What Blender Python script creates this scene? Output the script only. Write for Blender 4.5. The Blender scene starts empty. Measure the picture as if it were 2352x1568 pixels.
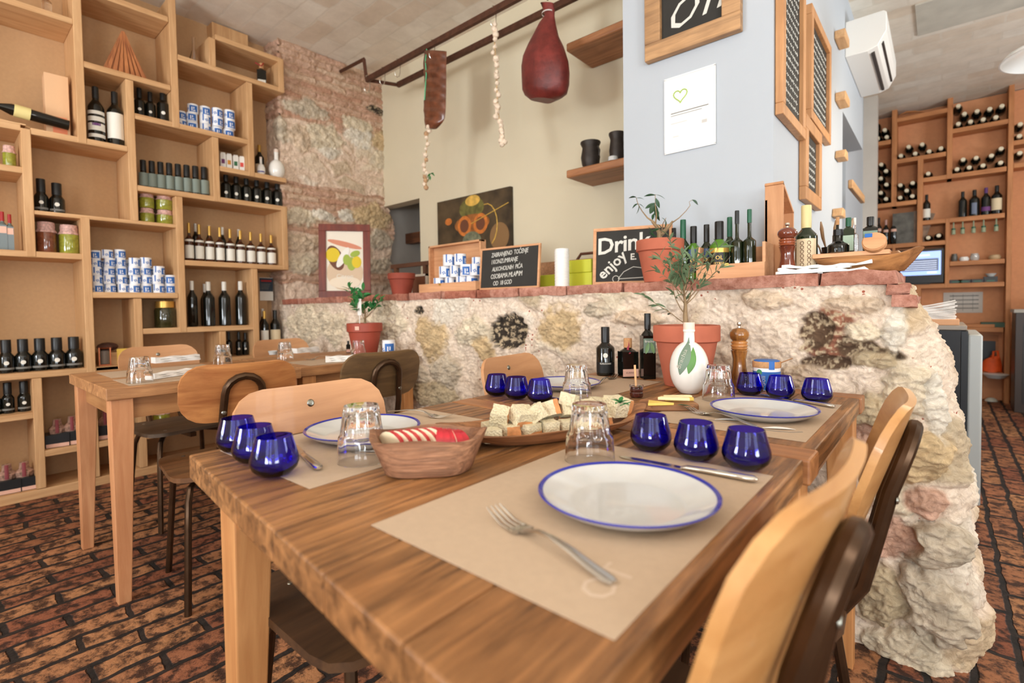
import bpy, math, random
from mathutils import Vector, Matrix, noise
R_=random.Random(7)
PI=math.pi
sc=bpy.context.scene
COL=sc.collection
# ---------------- camera ----------------
F=1146.667; YAW=.710423; PITCH=.031875; ROLL=-.014705; EYE=Vector((0,0,1.0)); CY0=744.0
fwd=Vector((-math.sin(YAW)*math.cos(PITCH),math.cos(YAW)*math.cos(PITCH),-math.sin(PITCH)))
rt=Vector((math.cos(YAW),math.sin(YAW),0)); up=rt.cross(fwd)
RT=math.cos(ROLL)*rt+math.sin(ROLL)*up; UP=-math.sin(ROLL)*rt+math.cos(ROLL)*up
cd=bpy.data.cameras.new('camera'); cam=bpy.data.objects.new('camera',cd); COL.objects.link(cam)
cd.sensor_width=36; cd.lens=F*36/2352; cd.shift_y=-40/2352; cd.clip_start=.02
cam.matrix_world=Matrix(((RT.x,UP.x,-fwd.x,0),(RT.y,UP.y,-fwd.y,0),(RT.z,UP.z,-fwd.z,1.0),(0,0,0,1)))
cd.dof.use_dof=True; cd.dof.focus_distance=1.32; cd.dof.aperture_fstop=3.0
sc.camera=cam
sc.view_settings.view_transform='Standard'; sc.view_settings.look='None'
sc.view_settings.exposure=-0.42; sc.view_settings.gamma=1; sc.view_settings.use_curve_mapping=False
# ---------------- sky, daylight through the windows, and added fill lights ----------------
w=bpy.data.worlds.new('world'); sc.world=w; w.use_nodes=True
w.node_tree.nodes['Background'].inputs[0].default_value=(.80,.88,1,1); w.node_tree.nodes['Background'].inputs[1].default_value=1.0
def area(name,loc,rot,sx,sy,power,col=(.88,.95,1)):
    l=bpy.data.lights.new(name,'AREA'); l.shape='RECTANGLE'; l.size=sx; l.size_y=sy; l.energy=power; l.color=col
    o=bpy.data.objects.new(name,l); COL.objects.link(o); o.location=loc; o.rotation_euler=rot; return o
FILL_POWER=92; BACK=-2.2; RIGHT=3.0; CEIL=3.06
WINB=[(-2.6,-1.7,.8,2.7,66),(.3,1.3,.6,2.7,28),(1.6,2.6,.6,2.7,30)]   # x0,x1,z0,z1,power on the back wall
WINR=[(-1.2,.0,.6,2.7,28),(3.2,4.6,.9,2.6,75)]                                    # y0,y1,z0,z1,power on the right wall
for x0,x1,z0,z1,p in WINB:
    area('added_ceiling_fill',((x0+x1)/2,BACK-.10,z0+.45),(PI/2+.95,0,0),x1-x0,.8,FILL_POWER)  # added fill, tilted upward to brighten the ceiling
    area('window_daylight',((x0+x1)/2,BACK-.12,(z0+z1)/2),(PI/2,0,0),x1-x0,z1-z0,p)
for y0,y1,z0,z1,p in WINR:
    area('added_ceiling_fill',(RIGHT+.10,(y0+y1)/2,z0+.45),(PI/2+.95,0,PI/2),y1-y0,.8,FILL_POWER)  # same added upward fill on the right wall
    area('window_daylight',(RIGHT+.12,(y0+y1)/2,(z0+z1)/2),(PI/2,0,PI/2),y1-y0,z1-z0,p)
area('kitchen_ceiling_light',(-2.2,4.3,2.9),(0,0,0),1.0,.3,14)
for q_ in ((-.7,-1.2,2.0),(1.3,.5,2.0),(-2.1,-1.3,2.0)):  # added fill lights with no lamp fixture, brightening hall and ceiling
    l=bpy.data.lights.new('added_hall_fill','POINT'); l.energy=28 if q_[0]>-2 else 15; l.color=(1,.99,.97); l.shadow_soft_size=.16
    o=bpy.data.objects.new('added_hall_fill',l); COL.objects.link(o); o.location=q_
# ---------------- projection of the photo's rays into the room ----------------
def ray(x,y): return RT*((x-1176)/F)+UP*(-(y-CY0)/F)+fwd
def onz(x,y,z): d=ray(x,y); return EYE+d*((z-1.0)/d.z)
def onx(x,y,X): d=ray(x,y); return EYE+d*(X/d.x)
def ony(x,y,Y): d=ray(x,y); return EYE+d*(Y/d.y)
def fitY(xl,xr,yt,Y):
    a=ony(xl,yt,Y);b=ony(xr,yt,Y);c=(a+b)/2
    return c.x,(b.x-a.x)/2*Y/math.hypot(c.x,Y),c.z
def fitX(xl,xr,yt,X):
    a=onx(xl,yt,X);b=onx(xr,yt,X);c=(a+b)/2
    return c.y,(b.y-a.y)/2*abs(X)/math.hypot(c.y,X),c.z
# ---------------- materials ----------------
def s2l(c): return tuple((v/12.92 if v<=.04045 else ((v+.055)/1.055)**2.4) for v in [q/255 for q in c])
MATS={}
def newmat(n):
    m=bpy.data.materials.new(n); m.use_nodes=True; return m,m.node_tree,m.node_tree.nodes['Principled BSDF']
def N(nt,t,**k):
    n=nt.nodes.new(t)
    for a,b in k.items(): setattr(n,a,b)
    return n
def flat(n,c,rough=.6,metal=0,spec=.5,trans=0,ior=1.45,coat=0,emit=0,noise_amt=.0,noise_scale=20,bump=0):
    if n in MATS: return MATS[n]
    m,nt,b=newmat(n); c=s2l(c)
    b.inputs['Base Color'].default_value=(*c,1); b.inputs['Roughness'].default_value=rough; b.inputs['Metallic'].default_value=metal
    b.inputs['Specular IOR Level'].default_value=spec; b.inputs['Transmission Weight'].default_value=trans; b.inputs['IOR'].default_value=ior
    b.inputs['Coat Weight'].default_value=coat
    if emit: b.inputs['Emission Color'].default_value=(*c,1); b.inputs['Emission Strength'].default_value=emit
    if noise_amt or bump:
        tc=N(nt,'ShaderNodeTexCoord'); no=N(nt,'ShaderNodeTexNoise'); no.inputs['Scale'].default_value=noise_scale; no.inputs['Detail'].default_value=5
        nt.links.new(tc.outputs['Object'],no.inputs['Vector'])
        if noise_amt:
            r=N(nt,'ShaderNodeValToRGB'); r.color_ramp.elements[0].position=.3; r.color_ramp.elements[1].position=.7
            r.color_ramp.elements[0].color=(*[v*(1-noise_amt) for v in c],1); r.color_ramp.elements[1].color=(*[min(1,v*(1+noise_amt*.6)) for v in c],1)
            nt.links.new(no.outputs['Fac'],r.inputs['Fac']); nt.links.new(r.outputs['Color'],b.inputs['Base Color'])
        if bump:
            bp=N(nt,'ShaderNodeBump'); bp.inputs['Strength'].default_value=bump; bp.inputs['Distance'].default_value=.01
            nt.links.new(no.outputs['Fac'],bp.inputs['Height']); nt.links.new(bp.outputs['Normal'],b.inputs['Normal'])
    MATS[n]=m; return m
def wood(n,c1,c2,axis='x',rough=.55,scale=1.0,spots=None,gen='Object',bump=.15,coat=0,streak=0):
    if n in MATS: return MATS[n]
    m,nt,b=newmat(n)
    tc=N(nt,'ShaderNodeTexCoord'); mp=N(nt,'ShaderNodeMapping')
    k=[22*scale]*3; k['xyz'.index(axis)]=1.6*scale; mp.inputs['Scale'].default_value=k
    nt.links.new(tc.outputs[gen],mp.inputs['Vector'])
    n1=N(nt,'ShaderNodeTexNoise'); n1.inputs['Scale'].default_value=1.6; n1.inputs['Detail'].default_value=8; n1.inputs['Roughness'].default_value=.62; n1.inputs['Distortion'].default_value=.6
    nt.links.new(mp.outputs['Vector'],n1.inputs['Vector'])
    r=N(nt,'ShaderNodeValToRGB'); e=r.color_ramp.elements; e[0].position=.32; e[1].position=.66
    e[0].color=(*s2l(c2),1); e[1].color=(*s2l(c1),1)
    nt.links.new(n1.outputs['Fac'],r.inputs['Fac']); out=r.outputs['Color']
    n2=N(nt,'ShaderNodeTexNoise'); n2.inputs['Scale'].default_value=3.5*scale; n2.inputs['Detail'].default_value=3
    nt.links.new(tc.outputs[gen],n2.inputs['Vector'])
    mx=N(nt,'ShaderNodeMix',data_type='RGBA',blend_type='MULTIPLY'); r2=N(nt,'ShaderNodeValToRGB')
    sp=spots or (.82,.80,.78)
    r2.color_ramp.elements[0].position=.35; r2.color_ramp.elements[1].position=.6
    r2.color_ramp.elements[0].color=(*sp,1); r2.color_ramp.elements[1].color=(1,1,1,1)
    nt.links.new(n2.outputs['Fac'],r2.inputs['Fac']); mx.inputs['Factor'].default_value=1
    if streak:
        m3=N(nt,'ShaderNodeMapping'); k=[75]*3; k['xyz'.index(axis)]=4; m3.inputs['Scale'].default_value=k; nt.links.new(tc.outputs[gen],m3.inputs['Vector'])
        n3=N(nt,'ShaderNodeTexNoise'); n3.inputs['Scale'].default_value=1; n3.inputs['Detail'].default_value=6; n3.inputs['Roughness'].default_value=.7; nt.links.new(m3.outputs['Vector'],n3.inputs['Vector'])
        n4=N(nt,'ShaderNodeTexNoise'); n4.inputs['Scale'].default_value=5; n4.inputs['Detail'].default_value=4; nt.links.new(tc.outputs[gen],n4.inputs['Vector'])
        ad=N(nt,'ShaderNodeMath',operation='MULTIPLY_ADD'); nt.links.new(n4.outputs['Fac'],ad.inputs[0]); ad.inputs[1].default_value=.55; nt.links.new(n3.outputs['Fac'],ad.inputs[2])
        r4=N(nt,'ShaderNodeValToRGB'); r4.color_ramp.elements[0].position=.80; r4.color_ramp.elements[1].position=.92; r4.color_ramp.elements[0].color=(1,1,1,1); r4.color_ramp.elements[1].color=(1-streak,1-streak,1-streak*.95,1); nt.links.new(ad.outputs[0],r4.inputs['Fac'])
        mz=N(nt,'ShaderNodeMix',data_type='RGBA',blend_type='MULTIPLY'); mz.inputs['Factor'].default_value=1; nt.links.new(out,mz.inputs['A']); nt.links.new(r4.outputs['Color'],mz.inputs['B']); out=mz.outputs['Result']
    nt.links.new(out,mx.inputs['A']); nt.links.new(r2.outputs['Color'],mx.inputs['B']); nt.links.new(mx.outputs['Result'],b.inputs['Base Color'])
    bp=N(nt,'ShaderNodeBump'); bp.inputs['Strength'].default_value=bump; bp.inputs['Distance'].default_value=.004
    nt.links.new(n1.outputs['Fac'],bp.inputs['Height']); nt.links.new(bp.outputs['Normal'],b.inputs['Normal'])
    b.inputs['Roughness'].default_value=rough; b.inputs['Coat Weight'].default_value=coat
    MATS[n]=m; return m
SHELF=((220,176,128),(194,146,98))
def shelfwood(ax): return wood('shelf_wood_'+ax,*SHELF,axis=ax,rough=.6,spots=(.92,.9,.86))
KRAFT=flat('kraft_panel',(192,152,110),.85,noise_amt=.05,noise_scale=60)
TABLE=wood('table_wood',(188,134,84),(104,70,40),'y',.42,scale=1.5,spots=(.70,.64,.58),bump=.4,streak=.55)
TABLE2=wood('pale_table_wood',(212,158,106),(158,108,68),'y',.5,scale=1.4,spots=(.78,.74,.7),bump=.3,streak=.4)
TABLE_E=wood('table_edge_wood',(192,140,90),(160,108,64),'y',.5,spots=(.7,.66,.6))
TABLE_X=wood('table_end_wood',(190,132,84),(150,98,58),'x',.45,spots=(.8,.75,.7))
LEGW=wood('table_leg_wood',(212,154,98),(184,122,70),'z',.55,spots=(.9,.88,.84))
LEGW2=wood('pinkish_leg_wood',(216,158,112),(192,128,84),'z',.55,spots=(.9,.88,.84))
PLY=wood('light_plywood',(216,162,116),(196,142,98),'y',.45,scale=.6,spots=(.93,.91,.88),coat=.1)
PLYD=wood('worn_plywood',(206,142,84),(160,96,52),'y',.45,scale=.7,spots=(.5,.42,.36),coat=.1)
PLYG=wood('weathered_plywood',(128,98,62),(86,64,40),'y',.55,scale=.7,spots=(.6,.6,.6))
PLYY=wood('honey_plywood',(216,166,108),(184,130,74),'y',.38,scale=.5,spots=(.8,.74,.66),coat=.25)
SEATD=wood('dark_seat_wood',(112,80,50),(66,46,30),'y',.5,scale=.8,spots=(.55,.5,.5))
CRATE=wood('pine_crate',(222,168,124),(200,144,100),'x',.6)
CRATEY=wood('pine_crate_lengthwise',(214,158,112),(190,132,88),'z',.6)
RUSTM=flat('brown_painted_tube',(84,62,44),.32,metal=.75,noise_amt=.35,noise_scale=14)
STEEL=flat('polished_steel',(215,212,205),.2,metal=1)
SCREW=flat('screw_metal',(150,150,140),.35,metal=1)
WHITE=flat('white_paper',(244,240,234),.85)
MATP=flat('kraft_mat_paper',(190,166,140),.8,noise_amt=.04,noise_scale=90)
MATPR=flat('white_print_on_mat',(204,182,160),.8)
CER=flat('glazed_white',(206,206,203),.12,coat=.5,noise_amt=.03,noise_scale=30)
BLUEG=flat('blue_glaze',(34,40,150),.2,coat=.4)
TERRA=flat('terracotta',(188,104,78),.8,noise_amt=.18,noise_scale=9,bump=.15)
TERRAD=flat('dark_terracotta',(150,68,50),.7,noise_amt=.2,noise_scale=9)
SOIL=flat('soil',(70,50,38),1,noise_amt=.4,noise_scale=60,bump=.6)
LEAF=flat('olive_leaf',(92,122,84),.5,noise_amt=.35,noise_scale=12)
LEAFB=flat('bright_green_leaf',(52,126,66),.45,noise_amt=.3,noise_scale=14)
LEAFD=flat('dark_green_leaf',(52,84,54),.45,noise_amt=.3,noise_scale=14)
BARK=flat('bark',(150,124,92),.85,noise_amt=.3,noise_scale=40)
DGLASS=flat('dark_bottle_glass',(16,17,13),.07,coat=.3)
GGLASS=flat('dark_green_bottle_glass',(28,44,20),.07,coat=.3)
BRGLASS=flat('brown_liquor_bottle_glass',(70,34,18),.08,coat=.3)
BLACKCAP=flat('black_cap',(26,26,26),.35)
GCAP=flat('green_cap',(22,84,58),.35)
GOLD=flat('gold_foil',(206,164,84),.35,metal=.6)
WFOIL=flat('white_foil',(226,220,208),.4)
LABW=flat('white_label',(232,228,216),.7)
LABC=flat('cream_label',(226,206,170),.7)
LABG=flat('grey_green_label',(124,134,124),.6)
LABP=flat('pink_label',(226,180,160),.7)
LABPU=flat('purple_label',(110,60,120),.6)
LABBL=flat('black_label',(22,24,24),.5)
GREY=flat('mid_grey',(120,118,112),.6)
CORK=flat('cork',(196,146,100),.85,noise_amt=.2,noise_scale=120)
CANW=flat('can_white',(238,238,240),.5)
CANB=flat('can_blue',(48,104,178),.45)
RED=flat('deep_red',(160,34,34),.5)
CHALK=flat('chalkboard',(46,44,40),.75,noise_amt=.15,noise_scale=12)
CHALKW=flat('chalk_white',(216,214,204),.9)
IRON=flat('rusty_iron',(92,58,42),.6,metal=.4,noise_amt=.3,noise_scale=30)
BLACK=flat('black_plastic',(22,22,24),.4)
PLAS=flat('white_plastic',(240,238,232),.4)
def glass(n,c,rough=0.0,ior=1.48):
    if n in MATS: return MATS[n]
    m,nt,b=newmat(n); b.inputs['Base Color'].default_value=(*c,1); b.inputs['Roughness'].default_value=rough
    b.inputs['Transmission Weight'].default_value=1; b.inputs['IOR'].default_value=ior; MATS[n]=m; return m
CLEAR=glass('clear_glass',(1,1,1)); COBALT=glass('cobalt_glass',(.085,.06,.86),0.0,1.52)
GREENGL=glass('green_clear_glass',(.25,.55,.2))
# ---------------- mesh helpers ----------------
class MB:
    def __init__(s): s.v=[];s.f=[];s.m=[]
    def add(s,vs,fs,mi=0,M=None):
        b=len(s.v); s.v+= [tuple(M@Vector(p)) if M else tuple(p) for p in vs]; s.f+=[tuple(b+i for i in f) for f in fs]; s.m+=[mi]*len(fs); return s
    def box(s,c,d,mi=0,M=None,taper=1.0):
        x,y,z=[q/2 for q in d]; cx,cy,cz=c; t=taper
        vs=[(cx-x*t,cy-y*t,cz-z),(cx+x*t,cy-y*t,cz-z),(cx+x*t,cy+y*t,cz-z),(cx-x*t,cy+y*t,cz-z),(cx-x,cy-y,cz+z),(cx+x,cy-y,cz+z),(cx+x,cy+y,cz+z),(cx-x,cy+y,cz+z)]
        return s.add(vs,[(3,2,1,0),(4,5,6,7),(0,1,5,4),(1,2,6,5),(2,3,7,6),(3,0,4,7)],mi,M)
    def bb(s,x0,x1,y0,y1,z0,z1,mi=0,M=None): return s.box(((x0+x1)/2,(y0+y1)/2,(z0+z1)/2),(x1-x0,y1-y0,z1-z0),mi,M)
    def lathe(s,pr,seg=24,mi=0,M=None,closed=False,mod=None):
        vs=[];fs=[];n=len(pr)
        for j in range(seg):
            a=2*PI*j/seg
            for r,z in pr:
                rr=r*(mod(a,z) if mod else 1); vs.append((rr*math.cos(a),rr*math.sin(a),z))
        for j in range(seg):
            k=(j+1)%seg
            for i in range(n if closed else n-1):
                i2=(i+1)%n; fs.append((j*n+i,k*n+i,k*n+i2,j*n+i2))
        return s.add(vs,fs,mi,M)
    def tube(s,pts,r,seg=8,mi=0,M=None,flat_=None,cap=True):
        pts=[Vector(p) for p in pts]; n=len(pts); rs=r if isinstance(r,(list,tuple)) else [r]*n
        vs=[];fs=[]; t=(pts[1]-pts[0]).normalized(); a=Vector((0,0,1)) if abs(t.z)<.9 else Vector((1,0,0)); u=t.cross(a).normalized()
        for i in range(n):
            t=(pts[min(i+1,n-1)]-pts[max(i-1,0)]).normalized(); u=(u-t*u.dot(t)).normalized(); w_=t.cross(u)
            for j in range(seg):
                an=2*PI*j/seg; k=(flat_ if flat_ else 1); vs.append(pts[i]+u*math.cos(an)*rs[i]+w_*math.sin(an)*rs[i]*k)
        for i in range(n-1):
            for j in range(seg):
                k=(j+1)%seg; fs.append((i*seg+j,i*seg+k,(i+1)*seg+k,(i+1)*seg+j))
        if cap: fs.append(tuple(range(seg))[::-1]); fs.append(tuple((n-1)*seg+j for j in range(seg)))
        return s.add(vs,fs,mi,M)
    def prism(s,poly,t0,t1,mi=0,M=None):
        n=len(poly); vs=[(x,y,t0) for x,y in poly]+[(x,y,t1) for x,y in poly]
        return s.add(vs,[tuple(range(n))[::-1],tuple(range(n,2*n))]+[(i,(i+1)%n,n+(i+1)%n,n+i) for i in range(n)],mi,M)
    def sphere(s,c,r,seg=14,ring=8,mi=0,sc_=(1,1,1)):
        pr=[(max(1e-5,math.sin(PI*i/ring))*r,-math.cos(PI*i/ring)*r) for i in range(ring+1)]
        return s.lathe(pr,seg,mi,Matrix.Translation(c)@Matrix.Diagonal((*sc_,1)))
    def mesh(s,name,mats,smooth=30):
        me=bpy.data.meshes.new(name); me.from_pydata(s.v,[],s.f)
        for m in (mats if isinstance(mats,(list,tuple)) else [mats]): me.materials.append(m)
        me.polygons.foreach_set('material_index',s.m)
        if smooth: me.polygons.foreach_set('use_smooth',[True]*len(me.polygons)); me.update(); me.set_sharp_from_angle(angle=math.radians(smooth))
        me.update(); return me
    def build(s,name,mats,parent=None,loc=(0,0,0),smooth=35,bevel=0,rot=None):
        return link(name,s.mesh(name,mats,smooth),parent,loc,rot,bevel)
def link(name,me,parent=None,loc=(0,0,0),rot=None,bevel=0):
    o=bpy.data.objects.new(name,me); COL.objects.link(o); o.location=loc
    if rot: o.rotation_euler=rot
    if parent: o.parent=parent
    if bevel:
        b=o.modifiers.new('bevel','BEVEL'); b.width=bevel; b.segments=2; b.limit_method='ANGLE'; b.angle_limit=math.radians(40)
    return o
def tag(o,label=None,cat=None,group=None,kind=None):
    if label: o['label']=label
    if cat: o['category']=cat
    if group: o['group']=group
    if kind: o['kind']=kind
    return o
def thing(name,label,cat,loc=(0,0,0),rz=0,group=None):
    o=bpy.data.objects.new(name,None); COL.objects.link(o); o.empty_display_size=.05
    o.location=loc; o.rotation_euler=(0,0,rz); return tag(o,label,cat,group)
def struct(name,mb,m,**k): return tag(mb.build(name,m,**k),kind='structure')
def sub_(t,name):
    r=[c for c in t.children if c.name.startswith(name)]
    return r[-1] if r else t
def kids(o): return [c for c in ALLKIDS.get(o.name,[])]
def dup(root,loc,rz=None,label=None,group=None,scale=None):
    def cp(o,par):
        c=o.copy(); COL.objects.link(c)
        if par: c.parent=par
        for ch in o.children: cp(ch,c)
        return c
    c=cp(root,None); c.location=loc
    if rz is not None: c.rotation_euler=(c.rotation_euler[0],c.rotation_euler[1],rz)
    if label: c['label']=label
    if group: c['group']=group
    if scale: c.scale=(scale,)*3 if not isinstance(scale,tuple) else scale
    return c
def frame(o,u,v):
    u=Vector(u).normalized(); v=Vector(v); v=(v-u*v.dot(u)).normalized(); n=u.cross(v)
    return Matrix(((u.x,v.x,n.x,o[0]),(u.y,v.y,n.y,o[1]),(u.z,v.z,n.z,o[2]),(0,0,0,1)))
def text(name,body,size,m,parent,M,depth=.0006,shear=0,offset=0,bend=None,align='CENTER',space=1):
    cu=bpy.data.curves.new(name,'FONT'); cu.body=body; cu.size=size; cu.extrude=depth/2; cu.shear=shear; cu.offset=offset; cu.align_x=align; cu.align_y='CENTER'; cu.space_character=space; cu.resolution_u=2
    t=bpy.data.objects.new(name,cu); COL.objects.link(t); bpy.context.view_layer.update()
    me=bpy.data.meshes.new_from_object(t.evaluated_get(bpy.context.evaluated_depsgraph_get())); bpy.data.objects.remove(t); bpy.data.curves.remove(cu)
    me.name=name
    if bend:   # wrap round the z axis at radius bend, M then places (x along arc, y up)
        for v in me.vertices:
            a=v.co.x/bend+bend_a[0]; r=bend+v.co.z; v.co=Vector((r*math.cos(a),r*math.sin(a),v.co.y+bend_a[1]))
    else: me.transform(M)
    me.materials.clear(); me.materials.append(m)
    return link(name,me,parent)
bend_a=[0,0]
def lens(L,W,n=5,curl=.15):
    """leaf outline: a strip of quads, tip at both ends, gently curled"""
    vs=[];fs=[]
    for i in range(n+1):
        t=i/n; w_=W*math.sin(PI*min(.98,max(.04,t)))**.8/2; z=-curl*L*t*t
        vs+=[(L*t,-w_,z+w_*.25),(L*t,0,z),(L*t,w_,z+w_*.25)]
    for i in range(n):
        a=i*3; fs+=[(a,a+3,a+4,a+1),(a+1,a+4,a+5,a+2)]
    return vs,fs
ORD=['first','second','third','fourth','fifth','sixth','seventh','eighth','ninth','tenth','eleventh','twelfth','thirteenth','fourteenth']
# ================= room shell =================
def brickmat(name,c1,c2,cm,bw,bh,mort,vec='yx',blotch=(.25,.2,.18),rough=.75,bump=.5,big=3,blotch_pos=(.36,.5),sc_n=26,warp=.035,low=(.72,.66,.62,1)):
    m,nt,b=newmat(name); tc=N(nt,'ShaderNodeTexCoord'); sp=N(nt,'ShaderNodeSeparateXYZ'); cb=N(nt,'ShaderNodeCombineXYZ')
    nz=N(nt,'ShaderNodeTexNoise'); nz.inputs['Scale'].default_value=9; nz.inputs['Detail'].default_value=4
    nt.links.new(tc.outputs['Object'],nz.inputs['Vector'])
    wv=N(nt,'ShaderNodeMix',data_type='VECTOR'); wv.inputs['Factor'].default_value=warp
    nt.links.new(tc.outputs['Object'],wv.inputs['A']); nt.links.new(nz.outputs['Color'],wv.inputs['B'])
    nt.links.new(wv.outputs['Result'],sp.inputs[0])
    nt.links.new(sp.outputs['XYZ'.index(vec[0].upper())],cb.inputs[0]); nt.links.new(sp.outputs['XYZ'.index(vec[1].upper())],cb.inputs[1])
    br=N(nt,'ShaderNodeTexBrick'); nt.links.new(cb.outputs[0],br.inputs['Vector'])
    br.inputs['Scale'].default_value=1; br.inputs['Brick Width'].default_value=bw; br.inputs['Row Height'].default_value=bh; br.inputs['Mortar Size'].default_value=mort; br.inputs['Mortar Smooth'].default_value=.35
    br.inputs['Color1'].default_value=(*s2l(c1),1); br.inputs['Color2'].default_value=(*s2l(c2),1); br.inputs['Mortar'].default_value=(*s2l(cm),1); br.inputs['Bias'].default_value=-.1
    n2=N(nt,'ShaderNodeTexNoise'); n2.inputs['Scale'].default_value=sc_n; n2.inputs['Detail'].default_value=8; n2.inputs['Roughness'].default_value=.7
    nt.links.new(tc.outputs['Object'],n2.inputs['Vector'])
    r=N(nt,'ShaderNodeValToRGB'); r.color_ramp.elements[0].position=blotch_pos[0]; r.color_ramp.elements[1].position=blotch_pos[1]
    r.color_ramp.elements[0].color=(*blotch,1); r.color_ramp.elements[1].color=(1,1,1,1); nt.links.new(n2.outputs['Fac'],r.inputs['Fac'])
    n3=N(nt,'ShaderNodeTexNoise'); n3.inputs['Scale'].default_value=big; n3.inputs['Detail'].default_value=2; nt.links.new(tc.outputs['Object'],n3.inputs['Vector'])
    r3=N(nt,'ShaderNodeValToRGB'); r3.color_ramp.elements[0].position=.35; r3.color_ramp.elements[1].position=.65
    r3.color_ramp.elements[0].color=low; r3.color_ramp.elements[1].color=(1.0,1.0,1.0,1); nt.links.new(n3.outputs['Fac'],r3.inputs['Fac'])
    a=N(nt,'ShaderNodeMix',data_type='RGBA',blend_type='MULTIPLY'); a.inputs['Factor'].default_value=1
    nt.links.new(br.outputs['Color'],a.inputs['A']); nt.links.new(r.outputs['Color'],a.inputs['B'])
    a2=N(nt,'ShaderNodeMix',data_type='RGBA',blend_type='MULTIPLY'); a2.inputs['Factor'].default_value=1
    nt.links.new(a.outputs['Result'],a2.inputs['A']); nt.links.new(r3.outputs['Color'],a2.inputs['B']); nt.links.new(a2.outputs['Result'],b.inputs['Base Color'])
    ma=N(nt,'ShaderNodeMath',operation='MULTIPLY_ADD'); nt.links.new(br.outputs['Fac'],ma.inputs[0]); ma.inputs[1].default_value=-1; nt.links.new(n2.outputs['Fac'],ma.inputs[2])
    bp=N(nt,'ShaderNodeBump'); bp.inputs['Strength'].default_value=bump; bp.inputs['Distance'].default_value=.012
    nt.links.new(ma.outputs[0],bp.inputs['Height']); nt.links.new(bp.outputs['Normal'],b.inputs['Normal']); b.inputs['Roughness'].default_value=rough
    return m
FLOORM=brickmat('old_brick_paving',(196,138,92),(150,82,56),(44,32,26),.27,.092,.010,'yx',(.13,.10,.08),.7,1.0,2.2,(.43,.55),21)
CEILM=brickmat('whitewashed_vault_brick',(242,234,220),(226,208,186),(232,222,206),.34,.15,.008,'xy',(.84,.82,.80),.95,.12,1.6,(.3,.62),5,.035,(.93,.91,.89,1))
fl=MB(); fl.bb(-4.3,RIGHT+.2,BACK-.2,7.4,-.1,0); struct('floor',fl,FLOORM,smooth=0)
ce=MB(); ce.bb(-4.3,RIGHT+.2,BACK-.2,7.4,CEIL,CEIL+.1); struct('ceiling',ce,CEILM,smooth=0)
q0=onz(2108,8,CEIL);q1=onz(2108,80,CEIL);q2=onz(2340,28,CEIL)
hb=MB(); hb.bb(q1.x,q1.x+1.1,q0.y,q1.y,CEIL-.012,CEIL-.001); struct('trim_2',hb,flat('ceiling_panel_grey',(196,190,176),.8,noise_amt=.12,noise_scale=8),smooth=0)
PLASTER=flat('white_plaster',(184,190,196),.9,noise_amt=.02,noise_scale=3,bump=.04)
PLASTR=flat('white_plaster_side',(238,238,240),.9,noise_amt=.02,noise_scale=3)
CREAM=flat('cream_plaster',(220,208,180),.92,noise_amt=.03,noise_scale=2.5,bump=.05)
GREYW=flat('grey_plaster',(196,188,178),.95,noise_amt=.08,noise_scale=4)
# left wall behind the shelving (kraft coloured), cream above
a=MB(); a.bb(-4.3,-4.02,BACK-.2,1.76,0,CEIL); struct('wall_left',a,KRAFT,smooth=0)
# wall behind the photographer with windows
def wall_with_windows(name,axis,at,th,lo,hi,wins,mat):
    b=MB()
    def seg(a0,a1,z0,z1):
        if a1-a0<.01 or z1-z0<.01: return
        if axis=='x': b.bb(a0,a1,min(at,at+th),max(at,at+th),z0,z1)
        else: b.bb(min(at,at+th),max(at,at+th),a0,a1,z0,z1)
    c=lo
    for a0,a1,z0,z1,_ in sorted(wins):
        seg(c,a0,0,CEIL); seg(a0,a1,0,z0); seg(a0,a1,z1,CEIL); c=a1
    seg(c,hi,0,CEIL); struct(name,b,mat,smooth=0)
WARMW=flat('warm_plaster',(226,216,200),.92)
wall_with_windows('wall_back','x',BACK,-.2,-4.3,RIGHT+.2,WINB,WARMW)
wall_with_windows('wall_right','y',RIGHT,.2,BACK,7.4,WINR,WARMW)
k=0
for ax,wins in (('x',WINB),('y',WINR)):
    for a0,a1,z0,z1,_ in wins:
        k+=1; b=MB(); t=.03
        def wb(p0,p1,q0,q1):
            if ax=='x': b.bb(p0,p1,BACK-.08,BACK-.02,q0,q1)
            else: b.bb(RIGHT+.02,RIGHT+.08,p0,p1,q0,q1)
        wb(a0,a0+.05,z0,z1); wb(a1-.05,a1,z0,z1); wb(a0,a1,z0,z0+.05); wb(a0,a1,z1-.05,z1)
        m_=(a0+a1)/2; wb(m_-t,m_+t,z0,z1)
        for q in (1/3,2/3): wb(a0,a1,z0+(z1-z0)*q-.015,z0+(z1-z0)*q+.015)
        struct('window_%d'%k,b,wood('window_wood',(120,84,56),(96,64,42),'z'),smooth=0)
# cream wall with a pass-through opening, beyond the counter
YC=2.68
a=MB(); a.bb(-3.3,-1.17,YC,YC+.12,0,CEIL); a.bb(-4.1,-3.3,YC,YC+.12,1.925,CEIL)
struct('wall_cream',a,CREAM,smooth=0)
a=MB(); a.bb(-4.3,-.5,6.2,6.3,0,CEIL); a.bb(-4.1,-4.0,2.7,6.2,0,CEIL); a.bb(-4.1,-2.4,3.85,3.95,0,CEIL); struct('wall_kitchen',a,GREYW,smooth=0)
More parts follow.
